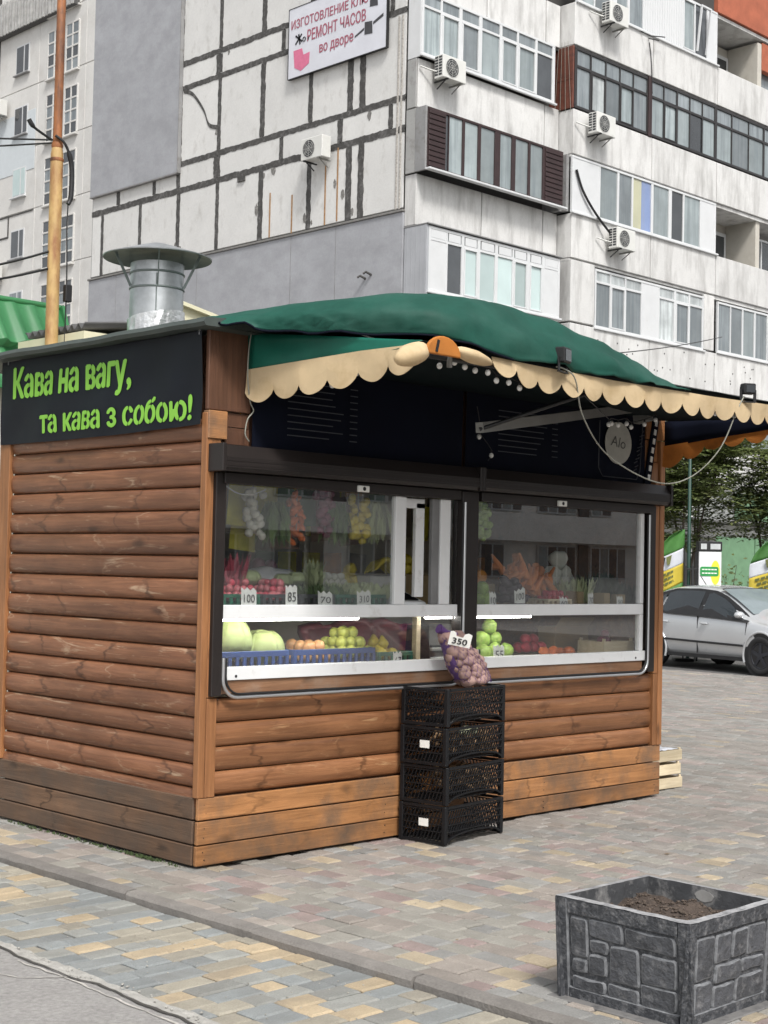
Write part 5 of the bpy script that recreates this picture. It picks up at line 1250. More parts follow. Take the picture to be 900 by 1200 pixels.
RUST = mat('rusty_yellow_paint', (0.47, 0.31, 0.125), .6, ns=8, na=.2, dirt=(0.24, 0.095, 0.035), dscale=5, dlo=.50, dhi=.70, stretch=(1, 1, .4), bump=.3, bs=40)
RUST2 = mat('rusty_brown_paint', (0.28, 0.105, 0.035), .65, ns=8, na=.3, dirt=(0.05, 0.022, 0.015), dscale=7, dlo=.5, dhi=.7, stretch=(1, 1, .35), bump=.3, bs=40)
# pole: its upper, thinner tube is rustier
px_, py_ = 1.52, 4.05
PO = thing('steel_pole', 'tall yellow steel pole with a rusty thinner upper tube behind the log kiosk', 'pole', (px_, py_, 0))
MB().lathe([(.054, 0), (.051, 4.92), (.042, 4.98)], (px_, py_, 0), 20).build('lower_tube', RUST, PO)
MB().lathe([(.037, 0), (.034, 4.0), (0, 4.0)], (px_, py_, 4.95), 18).build('upper_tube', RUST2, PO)
MB().lathe([(.043, 0), (.048, .02), (.043, .05)], (px_, py_, 4.97), 18).build('collar', RUST2, PO)
MB().lathe([(.052, 0), (.057, .015), (.052, .03)], (px_, py_, 4.86), 18).build('collar', RUST2, PO)
MB().tube(catmull([(px_ - .045, py_ - .04, 5.06), (px_ + .03, py_ - .07, 5.0), (px_ + .10, py_ - .06, 4.85), (px_ + .105, py_ - .06, 4.6), (px_ + .08, py_ - .06, 4.52)], 5), [.012] * 8 + [.022] * 9 + [.018] * 4, 8).build('cable_coil', CABLE, PO)
MB().tube(catmull([(px_ - .05, py_, 5.03), (px_ - .20, py_ + .02, 5.10), (px_ - .25, py_ + .03, 5.16)], 5), [.011] * 6 + [.02] * 5, 8).build('cable_head', CABLE, PO)
MB().tube(catmull([(px_ + .08, py_ - .06, 4.52), (px_ + .07, py_ - .07, 4.3), (px_ + .085, py_ - .065, 3.9), (px_ + .08, py_ - .065, 3.2)], 5), .006, 5).build('cable', CABLE, PO)
MB().bbox(px_ + .06, px_ + .12, py_ - .1, py_ - .05, 3.72, 3.86, .006).build('junction_box', RUBBER, PO)
def wire(name, a, b_, sag, r, lab, m=CABLE): return tag(MB().tube(wirepts(a, b_, sag), r, 5).build(name, m), lab, 'wire')
wire('wire', (px_, py_, 5.04), (-3.0, 9.0, 5.55), .10, .008, 'black wire running left from the pole collar across the pale flats')
wire('wire', (px_, py_, 5.02), (-3.2, 8.0, 4.9), .14, .008, 'second black wire leaving the pole collar, just below the first')
wire('wire', (px_ - .05, py_, 4.12), (0.05, 5.35, 3.86), .10, .010, 'black cable hanging from the pole to the green tile roof, upper one')
wire('wire', (px_ - .05, py_, 3.98), (.6, 5.3, 3.90), .07, .010, 'black cable hanging from the pole to the green tile roof, lower one')

# ================================================================== APARTMENT BLOCK
BX, BY = 19.72, 18.18
CONC = mat('white_facade_panel', (0.60, 0.596, 0.582), .85, ns=1.6, na=.08, bump=.3, bs=25, dirt=(0.33, 0.322, 0.31), dscale=2.9, dlo=.46, dhi=.76, dstretch=(1, 1, .22), fine=.05, rand=.05)
CONCG = mat('gable_panel', (0.62, 0.617, 0.60), .85, ns=1.3, na=.06, bump=.35, bs=25, dirt=(0.40, 0.385, 0.36), dscale=3.2, dlo=.56, dhi=.86, dstretch=(1, 1, .6), fine=.05, rand=.04)
TAR = mat('tar_joint', (0.060, 0.058, 0.055), .85, ns=5, na=.35, dirt=(.20, .195, .19), dscale=9, dlo=.48, dhi=.8)
CORE = mat('block_core', (0.055, 0.053, 0.05), .9, ns=2, na=.15)
GREYI = mat('grey_insulation_render', (0.335, 0.342, 0.362), .9, ns=1.2, na=.10, dirt=(0.27, 0.275, 0.29), dscale=1.3, dlo=.45, dhi=.75, dstretch=(1, 1, 1.6), bump=.3, bs=30, fine=.06)
GREYM = mat('grey_side_sheet', (0.25, 0.25, 0.25), .6, ns=2, na=.2, dirt=(.15, .14, .13), dscale=4)
BROWNF = mat('dark_brown_frame', (0.030, 0.014, 0.014), .5, ns=4, na=.25)
BLKF = mat('black_window_frame', (0.022, 0.020, 0.020), .5, ns=4, na=.25)
BROWNP = mat('red_brown_sheet', (0.14, 0.045, 0.028), .6, ns=2, na=.3, dirt=(.07, .025, .02), dscale=3)
REDB = mat('red_brick_paint', (0.36, 0.105, 0.055), .8, ns=3, na=.2, bump=.3, bs=20)
WPVC = mat('white_pvc', (0.60, 0.61, 0.615), .4, ns=3, na=.05, dirt=(.5, .49, .46), dscale=5, dlo=.6, dhi=.9)
def paneglass(nm, c, na=.15, d=None): return mat(nm, c, .06, ns=1.1, na=na, spec=.8, dirt=d, dscale=1.0, dlo=.46, dhi=.72, rand=.3, dstretch=(6, 6, .3))
PG = {'p': paneglass('pane_pale_curtain', (.27, .31, .315), .25, (.15, .18, .19)), 'm': paneglass('pane_grey', (.20, .225, .235), .25, (.10, .12, .13)), 'd': paneglass('pane_dark', (.055, .06, .065), .3),
      'y': paneglass('pane_yellow_cloth', (.48, .47, .32), .15, (.36, .38, .33)), 'u': paneglass('pane_blue_cloth', (.17, .23, .40), .15, (.24, .28, .38)), 'w': WPVC, 'f': paneglass('pane_foil', (.45, .48, .48), .5, (.2, .22, .22)), 't': paneglass('pane_teal_blind', (.46, .56, .55), .1)}
B = thing('apartment_block', 'large panel-built apartment block with tar-sealed white gable and glazed balconies', 'apartment block', (BX, BY, 0))
MB().box(BX + .03, BX + 12.0, BY + .03, BY + 13.4, 0, 34).box(BX + 12.0, BX + 45, BY + 1.35, BY + 13.4, 0, 34).build('core', CORE, B)
def facade_panel(u0, u1, z0, z1, dlt, name='panel', m=CONC, back=.02, b_=.012):
    return MB().bbox(BX + u0 + .016, BX + u1 - .016, BY - dlt, BY + back, z0 + .012, z1 - .012, b_).build(name, m, B)
def gable_panel(v0, v1, z0, z1, m=CONCG): return MB().bbox(BX - .0, BX + .05, BY + v0, BY + v1, z0, z1, .012).build('panel', m, B)
# gable: storeys of wide panels between narrow belts, joints smeared with tar
vs_ = [0.06, 1.56, 2.0, 3.48, 5.40, 7.25, 9.02, 10.86, 12.8, 13.38]
belts = [0.06, 0.55, 2.35, 4.6, 7.3, 9.05, 10.2, 12.0, 13.38]
for z0, z1 in ((10.2, 12.13), (12.88, 15.02), (15.72, 17.85), (18.55, 20.7), (21.4, 23.5)):
    for a, c in zip(vs_, vs_[1:]): gable_panel(a + .03, c - .03, z0 + .02, z1 - .02)
for z0, z1 in ((12.13, 12.88), (15.02, 15.72), (17.85, 18.55), (20.7, 21.4)):
    for a, c in zip(belts, belts[1:]): gable_panel(a + .03, c - .03, z0 + .03, z1 - .03)
def tar(p0, p1, w, x=BX - .010):
    """ragged band of tar over a joint; p = (v, z)"""
    a = Vector(p0); c = Vector(p1); L = (c - a).length; d = (c - a) / L; nn = Vector((-d.y, d.x)); k = max(4, int(L / .07)); l, r = [], []
    for i in range(k + 1):
        q = a + d * L * i / k; w0 = 0.92 * w / 2 * (1 + .22 * mnoise.noise(Vector((q.x * 19, q.y * 19, 5))) + .28 * mnoise.noise(Vector((q.x * 5, q.y * 5, 1)))); w1 = 0.92 * w / 2 * (1 + .22 * mnoise.noise(Vector((q.x * 19, q.y * 19, 9))) + .28 * mnoise.noise(Vector((q.x * 5, q.y * 5, 7))))
        l.append((x, BY + (q + nn * w0).x, (q + nn * w0).y)); r.append((x, BY + (q - nn * w1).x, (q - nn * w1).y))
    b = MB(); m_ = k + 1; vs = l + r + [(x + .02, y, z) for _, y, z in l] + [(x + .02, y, z) for _, y, z in r]
    fs = [(i, i + 1, m_ + i + 1, m_ + i) for i in range(k)] + [(i, 2 * m_ + i, 2 * m_ + i + 1, i + 1) for i in range(k)] + [(m_ + i, m_ + i + 1, 3 * m_ + i + 1, 3 * m_ + i) for i in range(k)]
    b.add(vs, fs); return b.build('tar_joint', TAR, B)
for z in (12.13, 12.88, 15.02, 15.72, 17.85, 18.55, 20.7): tar((0.06, z), (13.38, z), .17 + RU(-.02, .02))
for z0, z1 in ((10.2, 12.05), (12.96, 14.94), (15.8, 17.77), (18.6, 20.6)):
    for k, v in enumerate(vs_[1:-1]): tar((v, z0), (v, z1), (.22, .22, .17, .20, .15, .17, .15, .14)[k], BX - .012)
for z0, z1 in ((12.22, 12.79), (15.11, 15.63), (17.94, 18.46)):
    for k, v in enumerate(belts[1:-1]): tar((v, z0), (v, z1), (.16, .20, .16, .30, .18, .16, .18)[k], BX - .012)
b = MB(); pts = catmull([(8.9, 14.95, 0), (8.45, 14.75, 0), (7.95, 14.2, 0), (7.7, 13.75, 0), (7.3, 13.6, 0)], 6)
rows = [[(BX - .011, BY + p.x, p.y - .06), (BX - .013, BY + p.x, p.y + .06)] for p in pts]; b.grid(rows, sm=False).build('tar_crack', TAR, B)
MB().box(BX - .06, BX + .02, BY + .02, BY + 13.36, 0, 10.10).build('insulation', GREYI, B)
MB().bbox(BX - .10, BX + .02, BY + .0, BY + 13.4, 10.105, 10.16, .006).build('drip_sheet', mat('dull_zinc_strip', (.19, .185, .175), .6, na=.2), B)
for v in (4.05, 8.0, 11.9, 2.35): MB().box(BX - .066, BX - .058, BY + v, BY + v + .012, 0, 10.09).build('sheet_joint', GREYM, B)
MB().bbox(BX - .11, BX + .02, BY + 8.98, BY + 13.36, 12.64, 24, .01).build('insulation', GREYI, B)
MB().bbox(BX - .125, BX + .02, BY + 8.95, BY + 8.978, 12.62, 24, .004).bbox(BX - .125, BX + .02, BY + 8.98, BY + 13.36, 12.60, 12.637, .004).build('edge_strip', GREYM, B)
for v, z0, z1 in ((5.0, 10.22, 11.4), (4.12, 10.2, 11.2), (2.85, 10.22, 11.75), (2.40, 10.25, 12.1)):
    MB().bbox(BX - .012, BX - .004, BY + v - .025, BY + v + .025, z0, z1, .002).build('rust_streak', mat('rust_stain', (.34, .20, .10), .9, ns=12, na=.4), B)
for v in (.20, .32): MB().bbox(BX - .02, BX + .0, BY + v - .03, BY + v + .03, 10.2, 14.9, .004).build('drip_stain', mat('soot_strip', (.40, .38, .35), .9, ns=20, na=.5), B)
# facade, left bay of loggias
def glazing(name, u0, u1, z0, z1, dlt, cols, fm, tz=None, fw=.05, sill=None, tk='m'):
    """glazed balcony front; cols = [(u0, u1, kind)] in metres from the corner; tz = transom height"""
    yf = BY - dlt; f = MB(); ex = .028
    cols = [(a - (ex if i and a - cols[i - 1][1] > 2.2 * ex else 0), c + (ex if i < len(cols) - 1 and cols[i + 1][0] - c > 2.2 * ex else 0), k) for i, (a, c, k) in enumerate(cols)]
    f.bbox(BX + u0, BX + u1, yf, yf + .07, z1 - fw, z1, .004); f.bbox(BX + u0, BX + u1, yf, yf + .07, z0, z0 + fw, .004)
    xs = sorted({u0, u1} | {c[0] for c in cols} | {c[1] for c in cols})
    prev = u0
    for (a, c, k) in cols:
        if a - prev > .005: f.bbox(BX + prev, BX + a, yf + .001, yf + .069, z0 + fw, z1 - fw, .004)
        prev = c
    if u1 - prev > .005: f.bbox(BX + prev, BX + u1, yf + .001, yf + .069, z0 + fw, z1 - fw, .004)
    if tz:
        for (a, c, k) in cols:
            if k != 'w0': f.bbox(BX + a, BX + c, yf + .002, yf + .068, tz - fw / 2, tz + fw / 2, .003)
    o = f.build(name, fm, B)
    for i, (a, c, k) in enumerate(cols):
        kk = k[0]; segs = [(z0 + fw, z1 - fw, kk)] if not tz or k == 'w0' else [(z0 + fw, tz - fw / 2, kk), (tz + fw / 2, z1 - fw, tk if kk != 'w' else 'w')]
        for q0, q1, kq in segs:
            dp = .012 if kq == 'w' else .035
            MB().box(BX + a, BX + c, yf + dp, yf + dp + .012, q0, q1).build('blank_panel' if kq == 'w' else 'pane', PG[kq], o)
        if len(k) > 1 and k[1] == 's':   # an opening sash with its own frame
            q1 = (tz - fw / 2) if tz else z1 - fw; s = MB()
            for (x0, x1, y0, y1) in ((a, c, z0 + fw, z0 + fw + .035), (a, c, q1 - .035, q1), (a, a + .035, z0 + fw + .035, q1 - .035), (c - .035, c, z0 + fw + .035, q1 - .035)): s.bbox(BX + x0, BX + x1, yf - .012, yf + .03, y0, y1, .004)
            s.build('sash', fm, o)
    if sill: MB().bbox(BX + u0 - .05, BX + u1 + .05, yf - sill, yf + .02, z0 - .05, z0 - .002, .006).build('sill', WPVC if fm is not BLKF else CONC, o)
    return o
DA = .35
for z0, z1, sp in ((15.36, 16.5, [-.02, 2.4, 4.70]), (12.54, 13.74, [-.02, 4.70]), (9.74, 10.98, [-.02, 2.33, 4.70]), (6.9, 8.1, [-.02, 2.4, 4.7]), (18.1, 19.3, [-.02, 4.7])):
    for a, c in zip(sp, sp[1:]): facade_panel(a, c, z0, z1, DA)
    facade_panel(4.71, 5.30, z0, z1, DA - .01)
    MB().box(BX, BX + 5.3, BY - DA + .05, BY + .02, z0 - .05, z0 - .002).build('slab_edge', CORE, B)
cols = [(.60, .0)]
glazing('balcony_glazing', -.02, 4.97, 13.80, 15.33, .45, [(.06, .60, 'p'), (.72, 1.26, 'ps'), (1.42, 1.98, 'ms'), (2.15, 2.75, 'p'), (2.9, 3.42, 'ps'), (3.54, 4.14, 'ps'), (4.28, 4.86, 'd')], WPVC, 14.98, .06, .05)
MB().bbox(BX - .03, BX + .0, BY - .42, BY - .01, 13.75, 15.35, .004).build('side_panel', WPVC, B)
glazing('balcony_glazing', .0, 5.06, 11.04, 12.50, .70, [(.62 - .0, .72, 'd'), (.74, 1.18, 'p'), (1.32, 1.74, 'p'), (1.90, 2.36, 'p'), (2.62, 3.0, 'p'), (3.20, 3.64, 'p'), (3.78, 4.24, 'p')], BROWNF, None, .06, .13)
for u0, u1 in ((.03, .60), (4.34, 5.03)):
    b = MB()
    for i in range(11): b.bbox(BX + u0, BX + u1, BY - .725, BY - .70, 11.10 + .125 * i, 11.10 + .125 * i + .105, .01)
    b.build('louvre_board', BROWNF, B)
MB().bbox(BX - .06, BX + .0, BY - .68, BY - .34, 10.99, 12.52, .006).build('side_panel', GREYM, B)
MB().bbox(BX - .05, BX - .005, BY - .33, BY - .02, 10.99, 12.52, .006).bbox(BX - .055, BX - .02, BY - .33, BY - .04, 12.55, 13.72, .006).build('side_panel', mat('grey_side_sheet_b', (.33, .33, .32), .6, ns=2, na=.15, dirt=(.2, .19, .18), dscale=4), B)
MB().bbox(BX + 5.07, BX + 5.28, BY - .55, BY + .0, 10.99, 12.5, .006).build('side_panel', GREYM, B)
A2 = [(.13, .64, 'w'), (.74, 1.17, 'd'), (1.32, 1.74, 'ts'), (1.90, 2.38, 't'), (2.55, 3.04, 't'), (3.16, 3.60, 'ts'), (3.78, 4.19, 'ts'), (4.34, 4.86, 'w')]
o = glazing('balcony_glazing', .06, 4.94, 8.14, 9.68, .75, A2, WPVC, 9.38, .06, .05)
for a, c, k in A2: MB().box(BX + a + .01, BX + c - .01, BY - .75 + .006, BY - .75 + .02, 9.42, 9.61).build('blank_panel', PG['w'], o)
b = MB().bbox(BX - .02, BX + .055, BY - .75, BY - .01, 8.0, 9.70, .004)
for k in range(5): b.bbox(BX - .028, BX - .021, BY - .72 + .15 * k, BY - .70 + .15 * k, 8.0, 9.68, .002)
b.build('side_panel', mat('light_grey_sheet', (.36, .37, .39), .5, ns=2, na=.1), B)
MB().bbox(BX - .03, BX + 4.98, BY - .80, BY - .0, 9.705, 9.735, .004).build('cover_sheet', GREYM, B)
MB().bbox(BX - .02, BX + 4.96, BY - .72, BY + 0, 6.9, 8.06, .01).build('panel', GREYI, B)
# facade, second bay (further forward) and the loggias after it
DB = .80; seams = [5.31, 8.83, 12.06, 15.6, 19.2, 22.8, 26.4]
for z0, z1 in ((15.38, 16.52), (12.50, 13.70), (9.78, 10.96), (6.95, 8.10), (4.15, 5.3)):
    for a, c in zip(seams, seams[1:]): facade_panel(a, c, z0, z1, DB, back=-DB + .16 if a > 12 else .02)
    MB().box(BX + 5.33, BX + 12.05, BY - DB + .06, BY + .02, z0 - .06, z0 - .003).box(BX + 12.06, BX + 26.4, BY - DB + .06, BY + 1.3, z0 - .10, z0 - .003).build('slab_edge', CONC, B)
bl = [(5.46, 5.99), (6.10, 6.65), (6.74, 7.28), (7.37, 7.89), (7.98, 8.54), (8.80, 9.33), (9.42, 9.99), (10.05, 10.61), (10.70, 11.25), (11.34, 11.90), (12.08, 12.80), (12.90, 13.74), (13.82, 14.57), (14.70, 15.4), (15.5, 16.2), (16.3, 17.0), (17.1, 17.8)]
kk = ['m', 'fs', 'm', 'ps', 'm', 'p', 'ps', 'p', 'd', 'p', 'p', 'm', 'p', 'p', 'm', 'p', 'm']
glazing('balcony_glazing', 5.36, 17.9, 13.73, 15.34, DB, [(a, c, k) for (a, c), k in zip(bl, kk)], BLKF, 14.84, .07)
MB().bbox(BX + 8.60, BX + 8.76, BY - DB - .03, BY - DB + .05, 13.70, 15.36, .005).build('mullion', BROWNF, B)
MB().bbox(BX + 5.30, BX + 5.355, BY - DB + .02, BY - .0, 13.72, 15.36, .005).bbox(BX + 5.29, BX + 5.30, BY - DB + .05, BY - .03, 14.48, 14.52, .002).build('side_panel', BROWNP, B)
kk = [(5.36, 6.45, 'w'), (6.55, 7.24, 'p'), (7.38, 7.90, 'm'), (8.02, 8.40, 'y'), (8.405, 8.80, 'u'), (8.96, 9.64, 'p'), (9.84, 10.34, 'd'), (10.46, 11.20, 'p'), (11.29, 11.96, 'w')]
glazing('balcony_glazing', 5.32, 12.05, 10.99, 12.47, DB, kk, WPVC, None, .06, .07)
MB().bbox(BX + 5.20, BX + 5.31, BY - DB + .1, BY - .0, 10.99, 12.48, .005).build('side_panel', GREYM, B)
for (u0, u1, k) in ((5.32, 6.36, 0), (11.5, 12.05, 0)): facade_panel(u0, u1, 8.13, 9.75, DB - .01)
glazing('balcony_glazing', 6.37, 11.49, 8.10, 9.66, DB - .01, [(6.43, 7.0, 'm'), (7.10, 7.66, 'ms'), (7.78, 8.44, 'm'), (8.47, 9.24, 'w0'), (9.33, 9.98, 'f'), (10.13, 10.70, 'ms'), (10.83, 11.48 - .06, 'm')], WPVC, 9.32, .06, .06, 'f')
glazing('balcony_glazing', 12.2, 17.0, 8.14, 9.62, DB, [(12.26, 12.86, 'm'), (12.95, 13.50, 'm'), (13.62, 14.17, 'p'), (14.3, 14.9, 'm'), (15.0, 15.6, 'm'), (15.7, 16.3, 'p'), (16.4, 16.95, 'm')], WPVC, None, .06, .05)
glazing('balcony_glazing', 6.9, 12.0, 16.55, 18.1, DB, [(7.12, 7.58, 'p'), (7.73, 8.31, 'm'), (8.36, 10.22, 'w'), (10.26, 10.80, 'ps'), (10.9, 11.42, 'd'), (11.5, 11.95, 'w')], WPVC, None, .06, .06)
b = MB()
for k in range(16): b.box(BX + 8.42 + .115 * k, BX + 8.46 + .115 * k, BY - DB + .002, BY - DB + .013, 16.62, 18.03)
b.build('ribbed_sheet', WPVC, B)
MB().bar((BX + 10.93, BY - DB - .02, 16.68), (BX + 10.93, BY - DB - .16, 17.95), .05, .05, (0, 1, 0)).bar((BX + 11.39, BY - DB - .02, 16.68), (BX + 11.39, BY - DB - .16, 17.95), .05, .05, (0, 1, 0)).bar((BX + 10.9, BY - DB - .16, 17.97), (BX + 11.42, BY - DB - .16, 17.97), .05, .05).build('tilted_sash', WPVC, B)
glazing('balcony_glazing', 5.40, 6.88, 16.55, 18.1, DB, [(5.5, 6.1, 'p'), (6.2, 6.82, 'm')], WPVC, None, .06, .06)
glazing('balcony_glazing', 5.40, 17.0, 5.35, 6.9, DB, [(5.5 + .82 * k, 6.22 + .82 * k, random.choice('mdp')) for k in range(14)], BLKF, 6.4, .07)
# open loggias at the right: back wall, side wall, door and window
LOGW = mat('loggia_plaster', (0.50, 0.475, 0.42), .85, ns=2, na=.12, dirt=(.36, .33, .28), dscale=2, dlo=.5, dhi=.8)
for z0, z1 in ((10.96, 12.42), (16.52, 17.9)):
    MB().box(BX + 12.06, BX + 15.45, BY + .40, BY + .45, z0 - 1.1, z1).build('loggia_back', LOGW, B)
    MB().bbox(BX + 14.40, BX + 14.62, BY - DB + .12, BY + .39, z0 - 1.1, z1, .006).build('loggia_side', LOGW, B)
    o = MB().bbox(BX + 13.6, BX + 14.36, BY + .33, BY + .395, z0 - 1.0, z1 - .28, .006).bbox(BX + 12.3, BX + 13.5, BY + .33, BY + .395, z0 - .1, z1 - .28, .006).build('loggia_door', WPVC, B)
    MB().box(BX + 13.72, BX + 14.24, BY + .318, BY + .326, z0 - .2, z1 - .40).box(BX + 12.4, BX + 13.4, BY + .318, BY + .326, z0, z1 - .38).build('pane', PG['d'], o)
glazing('balcony_glazing', 14.66, 18, 16.55, 17.55, DB - .3, [(14.75, 15.5, 'm'), (15.6, 16.4, 'd'), (16.5, 17.3, 'm')], WPVC, None, .06)
glazing('balcony_glazing', 14.66, 18, 10.99, 12.1, DB - .6, [(14.75, 15.5, 'd'), (15.6, 16.4, 'd'), (16.5, 17.3, 'd')], WPVC, None, .06)
MB().bbox(BX + 12.0, BX + 19.2, BY - DB - .02, BY - DB + .14, 18.12, 19.4, .01).build('red_panel', REDB, B)
MB().box(BX + 12.0, BX + 19.2, BY - DB + .06, BY + 1.3, 18.0, 18.10).build('slab_edge', CONC, B)
MB().bbox(BX + 14.63, BX + 18, BY - DB + .1, BY - DB + .3, 17.1, 17.95, .01).build('red_panel', REDB, B)
# anchor dots on the lower parapets
b = MB()
for k in range(34):
    u = RU(5.6, 14.5); z = RU(7.15, 7.95); b.tube([(BX + u, BY - DB - .006, z), (BX + u, BY - DB + .02, z)], .025, 7)
b.build('anchor_hole', TAR, B)
# ground floors: shop front of green and white sheets
for k in range(11):
    MB().bbox(BX + 5.4 + 1.95 * k, BX + 7.3 + 1.95 * k, BY - DB - .05, BY - DB + .1, 1.0, 4.05, .01).build('shop_panel', [mat('shop_white', (.62, .62, .60), .6, na=.08), mat('shop_green', (.15, .26, .15), .5, na=.15), mat('shop_grey', (.30, .31, .30), .6, na=.1)][(0, 1, 0, 2, 1, 1, 0, 2, 1, 0, 2)[k]], B)
# cables on the facade
MB().tube(catmull([(BX + 5.45, BY - DB - .03, 12.1), (BX + 5.7, BY - DB - .05, 11.6), (BX + 6.2, BY - DB - .08, 11.1), (BX + 6.75, BY - DB - .2, 10.6)], 6), .035, 6).build('cable', CABLE, B)
for k in range(4): MB().tube([(BX + 5.27, BY - .75 + .18 * k, 13.6), (BX + 5.27, BY - .62 + .1 * k, 15.5)], .006, 4).build('cable', PALECABLE, B)
MB().tube([(BX + 8.2, BY - DB - .02, 16.5), (BX + 8.3, BY - DB - .25, 16.35), (BX + 9.0, BY - DB - .25, 16.5)], .015, 5).tube([(BX + 8.55, BY - DB - .02, 16.4), (BX + 8.65, BY - DB - .30, 16.3)], .015, 5).build('drying_rack', CABLE, B)
MB().tube(catmull([(BX + 8.6, BY - DB - .02, 16.3), (BX + 8.7, BY - DB - .03, 15.7), (BX + 8.75, BY - DB - .03, 14.9)], 5), .012, 5).build('cable', CABLE, B)
# blots of tar beside the joints and flaked spots on the gable
TARB = mat('thin_tar', (.17, .165, .155), .9, ns=9, na=.4, dirt=(.4, .39, .37), dscale=14, dlo=.5, dhi=.75)
for (v, z) in ((9.1, 10.6), (8.9, 10.45), (5.55, 11.05), (3.6, 10.5), (3.35, 10.35), (2.2, 10.9), (1.85, 10.4), (5.3, 11.9), (7.35, 13.5), (9.0, 13.0), (2.5, 11.2), (1.3, 12.7), (4.9, 12.0), (6.9, 15.6)):
    a = RU(.04, .10); n_ = 13; MB().prism([(BX - .008, BY + v + a * cos(2 * pi * k / n_) * RU(.5, 1.1), z + a * 1.9 * sin(2 * pi * k / n_) * RU(.5, 1.1)) for k in range(n_)], (.012, 0, 0)).build('tar_blot', TARB, B)
# gable furniture
for v, z in ((1.25, 8.65), (1.05, 8.72)): MB().tube([(BX - .06, BY + v, z), (BX - .20, BY + v + .05, z + .06), (BX - .22, BY + v + .12, z + .02)], .03, 6).build('hook', TAR, B)
MB().bbox(BX - .05, BX + .0, BY + 6.05, BY + 6.35, 11.9, 12.1, .01).build('vent', TAR, B)

# air conditioners
ACW = mat('ac_white', (0.62, 0.62, 0.59), .45, ns=3, na=.06, dirt=(.40, .39, .36), dscale=4, dlo=.6, dhi=.9)
GRL = mat('ac_grille', (0.035, 0.037, 0.04), .5)
def aircon(loc, rz, label, s=1.0):
    """outdoor unit, local -Y is its fan side"""
    T = thing('air_conditioner', label, 'air conditioner', loc, rz, 'air conditioners on the apartment block')
    w, d, h = .80 * s, .30 * s, .55 * s
    MB().bbox(-w / 2, w / 2, -d, 0, 0, h, .015).build('casing', ACW, T, True)
    c = (-w * .12, -d - .004, h * .5); b = MB()
    b.add([(c[0] + h * .40 * cos(2 * pi * k / 24), c[1], c[2] + h * .40 * sin(2 * pi * k / 24)) for k in range(24)], [tuple(range(24))]); b.build('fan_opening', GRL, T, True)
    b = MB()
    for r in (.12, .22, .32, .40): b.tube([(c[0] + h * r * cos(2 * pi * k / 20), c[1] - .008, c[2] + h * r * sin(2 * pi * k / 20)) for k in range(21)], .0035, 4, caps=False)
    for k in range(4): b.tube([(c[0] + h * .4 * cos(pi * k / 4), c[1] - .010, c[2] + h * .4 * sin(pi * k / 4)), (c[0] - h * .4 * cos(pi * k / 4), c[1] - .010, c[2] - h * .4 * sin(pi * k / 4))], .003, 4)
    b.build('fan_guard', ACW, T, True)
    b = MB()
    for i in range(2):
        for j in range(7): b.box(-w / 2 - .004, -w / 2 + .002, -d + .05 + i * d * .42, -d + .05 + i * d * .42 + d * .33, .06 + j * h * .125, .06 + j * h * .125 + h * .085)
    b.build('side_grille', GRL, T, True)
    for sx in (-1, 1): MB().bar((sx * w * .32, .12, -.02), (sx * w * .32, -d - .03, -.02), .035, .035).bar((sx * w * .32, .04, -.20 * s), (sx * w * .32, -d * .8, -.03), .022, .022).build('bracket', STEEL if sx > 0 else CABLE, T, True)
    MB().tube(catmull([(-w / 2, -.08, h * .3), (-w / 2 - .15, .0, h * .35), (-w / 2 - .38, .10, h * .45)], 4), .02, 6).build('pipe', ACW, T, True)
aircon((BX - .16, BY + 2.90, 11.82), -pi / 2, 'air conditioner alone on the tar-sealed white gable')
aircon((BX + .78, BY - .50, 13.28), 0, 'air conditioner on the parapet below the white balcony nearest the gable')
aircon((BX + 6.15, BY - .95, 13.08), 0, 'air conditioner below the dark framed glazing, cables on its left')
aircon((BX + 7.1, BY - .95, 10.22), 0, 'air conditioner with a thick black cable below the white balcony row')
aircon((BX + 6.65, BY - .95, 16.15), 0, 'topmost air conditioner, on the parapet over the dark framed glazing')

# watch repair sign on the gable
SG = thing('shop_sign', 'white hanging sign with red lettering for keys and watch repair on the gable', 'sign', (BX - .1, BY + 2.45, 14.2))
SGW = mat('sign_sheet', (.62, .63, .68), .55, ns=2, na=.07); SGR = mat('sign_red_print', (.36, .11, .15), .6, na=.1); PINK = mat('sign_pink_print', (.62, .16, .27), .6, na=.12)
v0, v1, z0, z1 = .64, 4.25, 14.20, 16.02
MB().bbox(BX - .13, BX - .09, BY + v0, BY + v1, z0, z1, .004).build('sheet', SGW, SG)
b = MB(); t_ = .014
for (a, c, e, g) in ((v0 - t_, v1 + t_, z0 - t_, z0), (v0 - t_, v1 + t_, z1, z1 + t_), (v0 - t_, v0, z0, z1), (v1, v1 + t_, z0, z1)): b.box(BX - .14, BX - .05, BY + a, BY + c, e, g)
b.build('edge_frame', CABLE, SG)
gx = BX - .13; U_ = (0, -1, 0); V_ = (0, 0, 1)
text('lettering', 'ИЗГОТОВЛЕНИЕ КЛЮЧЕЙ', SGR, SG, (gx, BY + 4.15, 15.47), U_, V_, 3.40, .30, .006, 0.0, fat=.007)
text('lettering', 'РЕМОНТ ЧАСОВ', SGR, SG, (gx, BY + 3.52, 15.03), U_, V_, 2.15, .30, .006, 0.0, fat=.007)
text('lettering', 'во дворе', SGR, SG, (gx, BY + 3.05, 14.55), U_, V_, 1.25, .28, .006, 0.0, fat=.007)
ar = [(4.05, 14.90), (3.72, 14.90), (3.66, 14.72), (3.42, 14.74), (3.44, 14.45), (3.75, 14.32), (4.0, 14.45)]
MB().prism([(gx - .007, BY + a, c) for a, c in ar], (.005, 0, 0)).build('arrow', PINK, SG)
